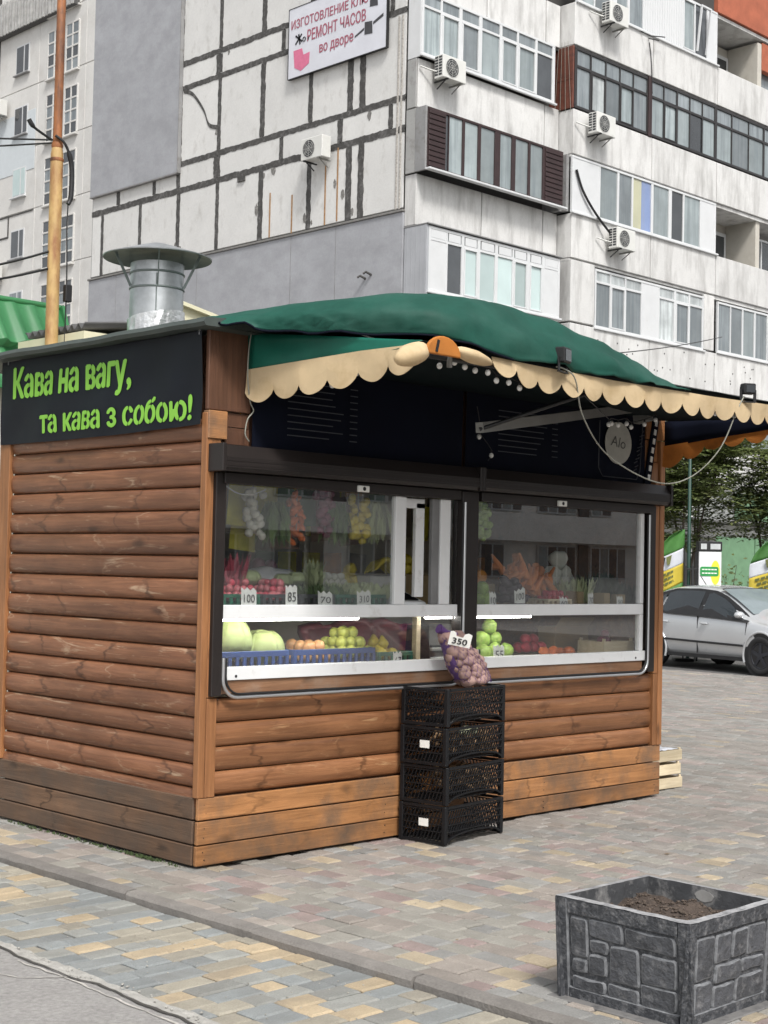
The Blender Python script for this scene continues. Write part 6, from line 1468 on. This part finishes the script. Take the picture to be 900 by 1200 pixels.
for (a, c, w_, h_) in ((.95, 15.30, .28, .32), (1.12, 14.65, .28, .34)): MB().prism([(gx - .007, BY + a, c), (gx - .007, BY + a + w_, c + .03), (gx - .007, BY + a + w_, c + h_), (gx - .007, BY + a + .02, c + h_ - .03)], (.005, 0, 0)).build('watch_face', mat('sign_dark_print', (.05, .05, .055), .6), SG)
MB().prism([(gx - .0065, BY + a, c) for a, c in ((.75, 14.98), (1.1, 14.86), (1.1, 14.93), (.75, 15.06))], (.005, 0, 0)).prism([(gx - .0065, BY + a, c) for a, c in ((1.42, 14.80), (1.75, 14.68), (1.75, 14.73), (1.42, 14.86))], (.005, 0, 0)).build('watch_strap', MATS['sign_dark_print'], SG)
b = MB()
for (p, q) in (((3.98, 15.05), (3.74, 15.28)), ((3.98, 15.28), (3.72, 15.08)), ((3.86, 15.30), (3.80, 15.02))): b.bar((gx - .006, BY + p[0], p[1]), (gx - .006, BY + q[0], q[1]), .05, .004, (1, 0, 0))
b.tube([(gx - .008, BY + 3.64 + .055 * cos(k * .63), 15.12 + .055 * sin(k * .63)) for k in range(11)], .012, 4).build('key_emblem', INK, SG)

# ================================================================== BLOCK BEHIND, LEFT
LXp = 31.08; OLD = mat('old_white_wall', (0.62, 0.61, 0.585), .9, ns=.8, na=.06, dirt=(.48, .46, .43), dscale=.9, dlo=.5, dhi=.85, fine=.05, rand=.04)
D2 = thing('far_apartment_block', 'white panel flats with stairwell grilles far behind the rusty pole', 'apartment block', (LXp, 53, 0))
MB().box(LXp + .05, LXp + 12, 30, 80, 0, 36).build('core', OLD, D2)
zf = [16.0, 18.92, 21.86, 24.82, 27.8]
for k in range(-4, 6):
    zb = 15.15 + 2.955 * k
    for (a, c) in ((46.0, 49.9), (49.92, 53.9), (53.92, 57.5), (57.9, 62)): MB().bbox(LXp, LXp + .06, a, c, zb, zb + 2.93, .02).build('panel', OLD, D2)
def far_window(y0, y1, z0, z1, kind):
    o = MB().bbox(LXp - .03, LXp + .02, y0, y1, z0, z1, .01).build('window', WPVC, D2)
    ym = y0 + (y1 - y0) * .38
    MB().box(LXp - .045, LXp - .032, y0 + .08, ym - .06, z0 + .09, z1 - .08).box(LXp - .045, LXp - .032, ym + .06, y1 - .08, z0 + .09, z1 - .08).build('pane', PG[kind], o)
    MB().bbox(LXp - .16, LXp, y0 - .06, y1 + .06, z0 - .07, z0 - .01, .01).build('sill', GREYM if kind == 'd' else WPVC, o)
for k, kd in zip(range(-1, 5), 'mdtddm'): far_window(54.75, 55.95, 15.9 + 2.955 * k, 17.3 + 2.955 * k, kd)
def grille(y0, y1, z0, z1):
    f = MB(); n = 4
    for i in range(n + 1): zz = z0 + (z1 - z0) * i / n; f.bbox(LXp - .05, LXp + .03, y0, y1, zz - .04, zz + .04, .008)
    for j in range(3): yy = y0 + (y1 - y0) * j / 2; f.bbox(LXp - .052, LXp + .03, yy - .045, yy + .045, z0, z1, .008)
    o = f.build('stair_grille', OLD, D2)
    for i in range(n):
        for j in range(2): MB().box(LXp - .025, LXp - .012, y0 + (y1 - y0) * j / 2 + .05, y0 + (y1 - y0) * (j + 1) / 2 - .05, z0 + (z1 - z0) * i / n + .04, z0 + (z1 - z0) * (i + 1) / n - .04).build('pane', PG['d' if (i + j * 3 + int(z0)) % 3 == 0 else 'm'], o)
    MB().bbox(LXp - .16, LXp, y0 - .08, y1 + .06, z0 - .12, z0 - .045, .01).build('sill', OLD, o)
for k in range(-1, 5):
    grille(50.5, 51.55, 15.1 + 2.955 * k, 17.3 + 2.955 * k); grille(51.95, 53.1, 15.1 + 2.955 * k, 17.3 + 2.955 * k)
b = MB()
for k in range(34): b.box(LXp - .36 - .02 * (k % 2), LXp - .28, 50.6 + .27 * k, 50.6 + .27 * k + .15, 26.85, 28.4)
b.build('ribbed_sheet', mat('ribbed_grey_sheet', (.46, .455, .44), .7, ns=3, na=.3, rand=.1), D2)
MB().bbox(LXp - .27, LXp, 50.5, 60, 26.8, 28.4, .02).build('balcony_front', mat('balcony_dark', (.09, .088, .085), .8), D2)
MB().box(LXp - .04, LXp + .06, 57.55, 57.85, 0, 30).build('dark_joint', TAR, D2)
MB().box(LXp - .03, LXp + .03, 54.0, 57.4, 18.0, 18.06).box(LXp - .03, LXp + .03, 56.2, 57.4, 17.0, 17.08).box(LXp - .03, LXp + .03, 56.2, 56.28, 17.08, 18.0).build('tar_joint', TAR, D2)
MB().bbox(LXp - .02, LXp, 54.05, 57.4, 20.0, 22.85, .01).build('insulation', mat('pale_blue_render', (.56, .60, .62), .9, na=.04), D2)
for zz, lb in ((22.9, 'upper air conditioner on the white flats far behind the pole'), (15.0, 'lower air conditioner on the white flats far behind the pole')):
    aircon((LXp - .18, 56.9, zz), -pi / 2, lb, 1.35)

# opposite block: stands across the square and shows only as a reflection in the glass
OB = thing('opposite_block', 'grey apartment block across the square, reflected in the kiosk glass', 'apartment block', (34, -34, 0))
OBM = mat('opposite_wall', (.80, .79, .76), .9, ns=1, na=.1); OBD = mat('opposite_dark', (.11, .11, .11), .8)
MB().box(-6, 70, -46, -34.1, 0, 17).build('wall', OBM, OB)
for st in range(6):
    z = 1.3 + 2.8 * st
    MB().box(-6, 70, -34.1, -33.3, z - 1.2, z - .05).build('balcony_front', OBM if st % 2 else mat('opposite_front', (.82, .81, .78), .9), OB) if st else None
    for k in range(20):
        x = -4 + 3.7 * k; w_ = 2.6 if (k + st) % 3 else 1.5; n_ = 4 if w_ > 2 else 2; f = MB().bbox(x, x + w_, -34.08, -34.0, z + .05, z + 1.5, .02).build('window', WPVC, OB); e = w_ / n_
        for q in range(n_): MB().box(x + .07 + e * q, x + e - .05 + e * q, -33.995, -33.98, z + .13, z + 1.42).build('pane', PG['dmdp'[(q + k * 3 + st) % 4]], f)
        if k % 2: MB().bbox(x + w_ + .2, x + w_ + .9, -34.02, -33.95, z - 1.2, z + 1.55, .02).build('pier', mat('opposite_dark', (.11, .11, .11), .8), OB)

# ================================================================== CAR
CP = mat('silver_car_paint', (0.60, 0.615, 0.63), .22, .40, ns=2, na=.03, coat=.6, dirt=(.40, .41, .42), dscale=3, dlo=.6, dhi=1)
TINT = mat('car_glass', (0.022, 0.028, 0.032), .05, spec=.9, na=.05); SCREEN = mat('windscreen_glass', (0.20, 0.24, 0.25), .05, spec=1.0, na=.1)
BLACKP = mat('black_car_trim', (.014, .014, .015), .5); TYRE = mat('tyre', (.018, .018, .019), .8, bump=.2)
RIMM = mat('dark_steel_rim', (.035, .037, .045), .45, .4)
ca = atan2(-.972, -.235)
CAR_ = thing('parked_car', 'silver hatchback parked on the street right of the kiosk, front cut by the picture edge', 'car', (0, 0, 0))
# local frame: +x forward, +y to the car's left; visible flank is y < 0
fw = Vector((-.235, -.972, 0)); lf = Vector((.972, -.235, 0))
front_wheel = Vector((16.52, 6.59, 0)) + lf * .12
CAR_.location = front_wheel - fw * 1.32 + lf * .78; CAR_.rotation_euler = (0, 0, atan2(fw.y, fw.x)); 
ST = [(2.16, .34, .52, .60, .56, .50), (2.08, .24, .62, .72, .68, .60), (1.80, .20, .74, .82, .80, .70), (1.40, .20, .83, .875, .895, .74), (.98, .20, .88, .89, .965, .70), (.55, .20, .915, .895, 1.20, .645), (.10, .20, .925, .90, 1.405, .60), (-.35, .20, .935, .90, 1.455, .595), (-.9, .20, .95, .90, 1.44, .59), (-1.4, .20, .965, .89, 1.38, .575), (-1.8, .22, .98, .86, 1.22, .56), (-2.02, .26, .97, .80, 1.03, .62), (-2.14, .36, .72, .70, .76, .60)]
def stat(x):
    for a, c in zip(ST, ST[1:]):
        if a[0] >= x >= c[0]:
            f = (a[0] - x) / (a[0] - c[0]); return [p + (q - p) * f for p, q in zip(a, c)]
    return list(ST[0] if x > ST[0][0] else ST[-1])
def ring(s):
    x, zb, zk, hw, zr, wr = s
    h = [(0, zb), (hw * .80, zb), (hw * .955, zb + .07), (hw * .985, zb + .22), (hw * 1.0, zb + .36 if zk > .7 else zb + .1), (hw * .985, zk - .06), (hw * .955, zk), (wr + (hw * .955 - wr) * .06, zr - .075), (wr * .86, zr - .012), (wr * .45, zr + .012), (0, zr + .016)]
    return [(x, -y, z) for y, z in h] + [(x, y, z) for y, z in h[::-1][1:-1]]
b = MB(); rg = [ring(s) for s in ST]; n = len(rg[0])
b.grid([r + [r[0]] for r in rg]); b.add(rg[0], [tuple(range(n))]); b.add(rg[-1], [tuple(range(n))[::-1]])
o = b.build('body', CP, CAR_, True); md = o.modifiers.new('s', 'SUBSURF'); md.levels = 1; md.render_levels = 2
bmw = o.modifiers.new('w', 'WELD'); bmw.merge_threshold = .001; o.modifiers.move(1, 0)
def side(x, z, off=.012):
    s = stat(x); hw, zk, zr, wr, zb = s[3], s[2], s[4], s[5], s[1]
    if z >= zk: f = min(1, (z - zk) / max(.01, zr - .075 - zk)); y = hw * .955 + (wr + (hw * .955 - wr) * .06 - hw * .955) * f
    else: y = hw * .985
    return (x, -(y + off), z)
def sidepoly(poly, off, m, nm, thick=.01, par=CAR_, mi=None):
    A_ = [side(x, z, off) for x, z in poly]; c = (sum(p[0] for p in poly) / len(poly), sum(p[1] for p in poly) / len(poly)); n_ = len(A_)
    Bk = [side(x, z, off - thick) for x, z in poly]
    b = MB().add(A_ + Bk + [side(c[0], c[1], off)], [(i, (i + 1) % n_, 2 * n_) for i in range(n_)] + [(i, (i + 1) % n_, n_ + (i + 1) % n_, n_ + i) for i in range(n_)]); return b.build(nm, m, par, True)
def dens(p, k=5):
    out = []
    for i in range(len(p)):
        a, c = Vector(p[i]), Vector(p[(i + 1) % len(p)])
        for j in range(k): out.append(tuple(a.lerp(c, j / k)))
    return out
sidepoly(dens([(1.02, .865), (.93, .93), (.62, 1.115), (.30, 1.28), (.02, 1.365), (-.40, 1.395), (-.95, 1.385), (-1.35, 1.31), (-1.62, 1.16), (-1.66, 1.0), (-1.0, .95), (0, .915)]), .016, BLACKP, 'window_surround', .03)
sidepoly(dens([(.78, .915), (.55, 1.09), (.28, 1.235), (.0, 1.325), (-.10, 1.335), (-.10, .945), (.2, .935)]), .026, TINT, 'front_side_window')
sidepoly(dens([(-.21, .955), (-.21, 1.345), (-.5, 1.355), (-.95, 1.345), (-1.12, 1.30), (-1.12, .985), (-.6, .965)]), .026, TINT, 'rear_side_window')
sidepoly(dens([(-1.18, .99), (-1.18, 1.28), (-1.33, 1.24), (-1.52, 1.12), (-1.55, 1.02)]), .026, TINT, 'rear_side_window')
sidepoly(dens([(.92, .45), (.92, .485), (-1.0, .515), (-1.0, .48)], 10), .03, BLACKP, 'rub_strip', .03)
sidepoly(dens([(.95, .21), (.95, .27), (-.9, .27), (-.9, .21)], 8), .004, BLACKP, 'sill_trim', .03)
for x in (-.16, ): sidepoly(dens([(x - .006, .93), (x + .006, .93), (x + .006, .29), (x - .006, .29)], 6), .006, BLACKP, 'door_gap', .02)
sidepoly(dens([(.99, .86), (1.0, .86), (.965, .55), (.94, .29), (.93, .29), (.955, .55)], 6), .006, BLACKP, 'door_gap', .02)
for x in (.02, -.98):
    c = side(x, .80, .03); MB().ell(c, (.10, .022, .024), 12, 6).build('door_handle', CP, CAR_, True)
c = side(.80, .97, .08); MB().ell((c[0] - .02, c[1] - .03, c[2]), (.085, .095, .065), 14, 10).build('mirror', CP, CAR_, True); MB().bar((c[0] - .0, c[1] + .08, c[2] - .05), (c[0] - .02, c[1] - .02, c[2] - .05), .06, .03).build('mirror_arm', BLACKP, CAR_, True)
# windscreen, wipers
def top(x, yf, off): s = stat(x); return (x, s[5] * yf, s[4] + off - .02 * yf * yf)
b = MB(); b.grid([[top(.93 - .80 * i / 6, -.93 + 1.86 * j / 8, .020) for j in range(9)] for i in range(7)]); o = b.build('windscreen', SCREEN, CAR_, True)
b = MB(); b.grid([[top(.16 - 0.06 * i, -.97 + 1.94 * j / 8, .017) for j in range(9)] for i in range(2)]).build('screen_edge', BLACKP, CAR_, True)
MB().tube([(-.9, 0, 1.46), (-1.05, .0, 1.62)], .008, 5).build('aerial', BLACKP, CAR_, True)
for x in (1.32, -1.32):
    for sy in (-1, 1):
        yy = sy * (stat(x)[3] - .005)
        arch = MB(); arch.add([(x + .375 * cos(2 * pi * k / 28), yy + sy * .004, .325 + .375 * sin(2 * pi * k / 28)) for k in range(28)] + [(x + .375 * cos(2 * pi * k / 28), yy - sy * .02, .325 + .375 * sin(2 * pi * k / 28)) for k in range(28)], [tuple(range(28))] + [(k, (k + 1) % 28, 28 + (k + 1) % 28, 28 + k) for k in range(28)])
        arch.build('wheel_arch', BLACKP, CAR_, True)
        if sy < 0: MB().tube([(x + .385 * cos(-.35 + (pi + .7) * k / 20), yy - .006, .325 + .385 * sin(-.35 + (pi + .7) * k / 20)) for k in range(21)], .022, 8).build('arch_flare', CP, CAR_, True)
        w = MB(); rr = [(.20, .0), (.235, -.03), (.29, -.035), (.315, -.02), (.318, .16), (.29, .19), (.2, .19)]
        vs = []
        for r, d_ in rr: vs += [(x + r * cos(2 * pi * k / 32), yy + sy * (.03 - d_ - .035), .32 + r * sin(2 * pi * k / 32)) for k in range(32)]
        w.add(vs, [(i * 32 + k, i * 32 + (k + 1) % 32, (i + 1) * 32 + (k + 1) % 32, (i + 1) * 32 + k) for i in range(len(rr) - 1) for k in range(32)], 0, True); wo_ = w.build('wheel', TYRE, CAR_, True)
        r_ = MB(); r_.tube([(x, yy + sy * .005, .32), (x, yy + sy * .022, .32)], .06, 14); y1 = yy + sy * .012
        for k in range(5):
            a = 2 * pi * k / 5 + .3; r_.bar((x + .04 * cos(a), y1, .32 + .04 * sin(a)), (x + .21 * cos(a), y1 - sy * .012, .32 + .21 * sin(a)), .055, .02, (0, 1, 0))
        r_.tube([(x + .205 * cos(2 * pi * k / 30), y1 - sy * .012, .32 + .205 * sin(2 * pi * k / 30)) for k in range(31)], .014, 6, caps=False); r_.build('rim', RIMM, wo_, True)
for sy in (-1, 1): MB().ell((2.02, sy * .60, .64), (.14, .10, .09), 12, 8).build('headlight', PG['p'], CAR_, True)
MB().box(2.10, 2.17, -.35, .35, .42, .52).build('grille', BLACKP, CAR_, True)
# bonnet of a second, pale car whose screen shows behind the first
C2 = thing('parked_car', 'pale grey car almost hidden behind the silver hatchback at the picture edge', 'car', (0, 0, 0))
for ch in list(CAR_.children):
    if ch.name.split('.')[0] in ('body', 'windscreen', 'wheel', 'wheel_arch', 'screen_edge'): copy_tree(ch, C2)
C2.rotation_euler = CAR_.rotation_euler; C2.location = CAR_.location + lf * 3.1 + fw * 1.6

# ================================================================== STREET SIDE: flags, sign, fence, trees, shop
FG = mat('flag_green', (0.075, 0.23, 0.05), .6, ns=3, na=.2, trans=.3); FW = mat('flag_white', (.66, .68, .72), .6, ns=3, na=.1, trans=.25); FY = mat('flag_yellow', (.62, .49, .06), .6, ns=3, na=.1, trans=.25)
FT = mat('flag_text', (.10, .11, .03), .6)
def feather_flag(loc, label, H=2.55, w=.72, rz=0):
    F = thing('feather_flag', label, 'flag', loc, rz, 'feather flags by the shop')
    def outline(z):   # width of the sail at a height
        f = (z - .45) / (H - .45); return w * (1.0 if f < .72 else max(0.02, (1 - ((f - .72) / .28) ** 2.0)) ** .6)
    for nm, m, lo, hi in (('lower_field', FG, 0, .45), ('yellow_band', FY, .45, .63), ('white_band', FW, .63, .77), ('upper_field', FG, .77, 1.0)):
        b = MB(); rows = []
        for i in range(9):
            f = lo + (hi - lo) * i / 8; z = .45 + (H - .45) * f; row = []
            for j in range(9):
                g = j / 8; xx = w - g * outline(z); zz = z + .26 * (.5 - g) * (1 if 0 < f < .78 else (1 if f else 0) * max(0, (1 - f) / .22)); row.append((xx, .05 * sin(g * 6 + f * 4), zz))
            rows.append(row)
        b.grid(rows); o = b.build(nm, m, F, True); md = o.modifiers.new('t', 'SOLIDIFY'); md.thickness = .003
        if nm == 'yellow_band':
            for r in range(3):
                q = MB()
                for k in range(6 - r): g0 = .14 + .125 * k + .04 * r; z = .45 + (H - .45) * (.585 - .045 * r); q.hexa([(g * w, .05 * sin(g * 6 + 1.7) + d_, z + .26 * (g - .5) + e) for d_ in (-.012, -.006) for g, e in ((g0, 0), (g0 + .10, 0), (g0 + .10, .045), (g0, .045))])
                q.build('print_line', FT, o, True)
        if nm == 'white_band': MB().hexa([(g * w, .05 * sin(g * 6 + 2.3) + d_, 1.82 + .26 * (g - .5) + e) for d_ in (-.012, -.006) for g, e in ((.40, 0), (.50, 0), (.56, .16), (.36, .16))]).build('print_mark', FT, o, True)
    MB().tube([(w, 0, 0), (w, 0, H * .8), (w - .03, 0, H * .97), (w - .08, 0, H + .06)], .014, 8).build('mast', RUBBER, F, True)
    MB().bbox(w - .18, w + .18, -.18, .18, 0, .05, .01).build('foot', RUBBER, F, True)
face_rz = -pi / 4
feather_flag((19.83, 8.82, .0), 'green, white and yellow feather flag at the right picture edge behind the silver car', 2.45, .78, face_rz)
feather_flag((18.35, 9.95, .0), 'green, white and yellow feather flag beside the kiosk post, partly hidden', 2.48, .55, face_rz)
SB = thing('sign_box', 'white upright advertising box with black top and green oval label beyond the silver car', 'sign', (19.25, 9.35, 0), face_rz)
MB().bbox(-.215, .215, -.12, .12, .08, 2.075, .012).build('body', mat('sign_white', (.70, .71, .71), .5, na=.04), SB, True)
MB().bbox(-.225, .225, -.13, .13, 2.08, 2.27, .012).build('head', RUBBER, SB, True)
MB().bbox(-.24, -.217, -.125, .125, .0, 2.07, .004).build('side_post', RUBBER, SB, True)
for x0, x1 in ((-.18, -.07), (-.0, .19)): MB().box(x0, x1, -.136, -.131, 2.12, 2.225).build('screen', mat('pale_screen', (.48, .50, .50), .3), SB, True)
LEAFY = mat('leaf_yellow', (.72, .68, .05), .5); LG = mat('label_green', (.02, .26, .06), .5)
MB().prism([(.10 + .09 * cos(2 * pi * k / 18), -.1245, 1.68 + .23 * sin(2 * pi * k / 18)) for k in range(18)], (0, .004, 0)).build('leaf_mark', LEAFY, SB, True)
rp = []
for cx_, cz_, a0 in ((.12, 1.75, 0), (-.15, 1.75, pi / 2), (-.15, 1.65, pi), (.12, 1.65, 1.5 * pi)): rp += [(cx_ + .04 * cos(a0 + k * pi / 8), -.128, cz_ + .04 * sin(a0 + k * pi / 8)) for k in range(5)]
MB().prism(rp, (0, .004, 0)).build('label', LG, SB, True)
for z in (1.725, 1.655):
    q = MB()
    for k in range(5): q.box(-.155 + .058 * k, -.107 + .058 * k, -.131, -.129, z, z + .022)
    q.build('print_line', WHITE, SB, True)
FE = thing('iron_fence', 'black iron fence panel with a solid post beside the white sign box', 'fence', (18.55, 9.85, 0), face_rz)
MB().bbox(-.12, .02, -.05, .05, 0, 1.95, .01).build('post', RUBBER, FE, True)
for k in range(4): MB().bbox(.10 + .13 * k, .15 + .13 * k, -.02, .02, .1, 1.8 if k != 1 else 1.9, .006).build('picket', RUBBER, FE, True)
for z in (.5, 1.0, 1.4, 1.72): MB().bbox(.0, .6, -.012, .012, z, z + .035, .004).build('rail', RUBBER, FE, True)
GP = thing('green_pole', 'thin dark green pole rising in front of the trees', 'pole', (18.95, 9.6, 0)); MB().lathe([(.035, 0), (.03, 4.3), (0, 4.32)], (18.95, 9.6, 0), 12).build('shaft', mat('dark_green_paint', (.008, .042, .028), .5), GP); MB().lathe([(.07, 0), (.07, .03), (.036, .06)], (18.95, 9.6, 0), 12).build('foot', mat('dark_green_paint', (.008, .042, .028), .5), GP)
SH = thing('green_shop', 'low shop with green and grey wall sheets behind the street trees', 'shop', (26, 14, 0))
MB().box(21.6, 32, 14.0, 17.0, 0, 2.9).build('wall', mat('shop_pale', (.55, .55, .53), .7, na=.1), SH)
for k, (a, c, m) in enumerate(((21.7, 23.0, 'w'), (23.05, 24.4, 'w'), (24.45, 25.0, 'g'), (25.05, 26.6, 'k'), (26.65, 28.4, 'g'), (28.45, 31.9, 'g'))):
    MB().bbox(a, c, 13.93, 13.998, .2, 2.6, .01).build('wall_sheet', {'w': mat('shop_white', (.62, .62, .60), .6), 'g': mat('shop_leaf_green', (.15, .28, .16), .5, na=.15), 'k': mat('shop_dark', (.13, .13, .125), .6, na=.2)}[m], SH)
for k in range(4): MB().bbox(25.1 + .38 * k, 25.14 + .38 * k, 13.90, 13.928, .2, 2.6, .004).build('sheet_joint', WHITE if k == 1 else RUBBER, SH)
for k in range(4): MB().bbox(20.9, 22.1, 13.84, 13.88, 2.72 + .16 * k, 2.80 + .16 * k, .004).build('yellow_stripe', FY, SH)
MB().bbox(21.4, 32.2, 13.7, 17.2, 2.92, 3.02, .02).build('roof', GREYM, SH)

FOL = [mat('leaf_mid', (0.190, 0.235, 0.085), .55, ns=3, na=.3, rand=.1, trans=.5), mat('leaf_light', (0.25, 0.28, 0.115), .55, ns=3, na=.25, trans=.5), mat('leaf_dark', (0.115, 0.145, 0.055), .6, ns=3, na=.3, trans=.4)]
BARK = mat('bark', (.085, .068, .052), .9, ns=12, na=.35, bump=.6, bs=25, stretch=(1, 1, .3))
def tree(loc, h, blobs, label, n_tw, seed, stems=3):
    rnd = random.Random(seed); T = thing('street_tree', label, 'tree', loc, 0, 'street trees beyond the car'); L = Vector(loc)
    tr = MB(); tips = []
    for s in range(stems):
        a = 2 * pi * s / stems + rnd.uniform(-.4, .4); lean = rnd.uniform(.12, .35)
        p = [Vector((.05 * cos(a), .05 * sin(a), 0))]
        for i in range(1, 6): p.append(Vector((cos(a) * lean * i / 5 * h * .5 + rnd.uniform(-.05, .05), sin(a) * lean * i / 5 * h * .5 + rnd.uniform(-.05, .05), h * .62 * i / 5)))
        tr.tube([q + L for q in p], [.055, .048, .042, .034, .026, .016], 7); tips += p[2:]
    tr.build('trunk', BARK, T)
    lb = MB(); cr = MB()
    for k in range(n_tw):
        c, r = rnd.choices(blobs, [b_[1][0] * b_[1][1] * b_[1][2] for b_ in blobs])[0]
        while True:
            v = Vector((rnd.uniform(-1, 1), rnd.uniform(-1, 1), rnd.uniform(-1, 1)))
            if .25 < v.length < 1: break
        p = Vector(c) + Vector((v.x * r[0], v.y * r[1], v.z * r[2])); a = rnd.uniform(0, 2 * pi); d = Vector((cos(a), sin(a), rnd.uniform(-.35, .25))).normalized()
        if mnoise.noise(p * 1.3 + Vector((seed, 0, 0))) < -.22: continue
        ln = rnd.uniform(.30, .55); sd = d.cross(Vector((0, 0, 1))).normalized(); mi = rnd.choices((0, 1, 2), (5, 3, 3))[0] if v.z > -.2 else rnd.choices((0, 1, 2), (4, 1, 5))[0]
        if k % 36 == 0:
            t0 = min(tips, key=lambda q: (q - p).length); lb.tube([t0 + L, t0.lerp(p, .5) + L + Vector((0, 0, .06)), p + L], [.014, .009, .004], 4)
        for q in range(5):
            for sg in (-1, 1):
                b0 = p + d * ln * (q + .5) / 5 + Vector((0, 0, -.05 * (q / 5) ** 2)); ll = rnd.uniform(.10, .17); dr = (sd * sg + d * .5 + Vector((0, 0, rnd.uniform(-.5, .15)))).normalized(); pr = d * .034
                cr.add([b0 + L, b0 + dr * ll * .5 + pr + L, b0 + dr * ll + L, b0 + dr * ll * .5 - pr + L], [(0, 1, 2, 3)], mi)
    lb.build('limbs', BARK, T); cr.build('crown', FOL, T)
tree((20.6, 10.9, 0), 5.0, [((0, 0, 3.6), (1.0, 1.0, .8)), ((-.5, .5, 3.0), (.9, .9, .6)), ((.5, -.5, 4.4), (.9, .9, .65)), ((.0, .3, 2.5), (.8, .8, .4))], 'leafy street tree with several thin stems behind the white sign box', 2300, 3)
tree((22.6, 9.6, 0), 5.4, [((0, 0, 3.6), (1.1, 1.1, .9)), ((-.4, .6, 2.9), (1.0, 1.0, .5)), ((.6, -.6, 4.3), (1.0, 1.0, .8))], 'leafy street tree at the right picture edge behind the feather flag', 2500, 8)
tree((23.6, 12.6, 0), 5.6, [((0, 0, 4.2), (1.3, 1.3, .9)), ((.4, -.5, 5.0), (1.0, 1.0, .6)), ((-.6, .5, 3.4), (1.1, 1.1, .6))], 'leafy street tree furthest back, before the green shop', 2100, 15)
def bush(loc, label, seed):
    rnd = random.Random(seed); T = thing('bush', label, 'bush', loc); b = MB(); st = MB(); L = Vector(loc)
    for k in range(14):
        a = rnd.uniform(0, 6.28); r = rnd.uniform(.1, .5); tip = L + Vector((cos(a) * r, sin(a) * r, rnd.uniform(.8, 1.9))); st.tube([L, L.lerp(tip, .5) + Vector((0, 0, .15)), tip], [.015, .01, .004], 4)
        for q in range(60):
            p = L.lerp(tip, rnd.uniform(.35, 1)) + Vector((rnd.gauss(0, .14), rnd.gauss(0, .14), rnd.gauss(0, .1))); d = Vector((rnd.uniform(-1, 1), rnd.uniform(-1, 1), rnd.uniform(-.6, .5))).normalized(); s = d.orthogonal().normalized() * .028; l = rnd.uniform(.07, .12)
            b.add([p, p + d * l * .5 + s, p + d * l, p + d * l * .5 - s], [(0, 1, 2, 3)], rnd.choice((0, 2, 2)))
    st.build('stems', BARK, T); b.build('leaves', FOL, T)
bush((20.2, 9.6, 0), 'dark bush right of the white sign box', 4); bush((20.9, 9.2, 0), 'dark bush left of the right hand feather flag', 9)
wire('wire', (12.0, 9.0, 4.9), (30, 16.0, 8.2), .15, .012, 'upper thin wire crossing the lower storeys of the apartment block')
wire('wire', (12.0, 8.6, 4.35), (30, 15.2, 6.4), .12, .012, 'lower thin wire crossing the lower storeys of the apartment block')
wire('wire', (12.0, 8.2, 4.1), (30, 14.5, 5.6), .10, .012, 'lowest thin wire above the right end of the awning')
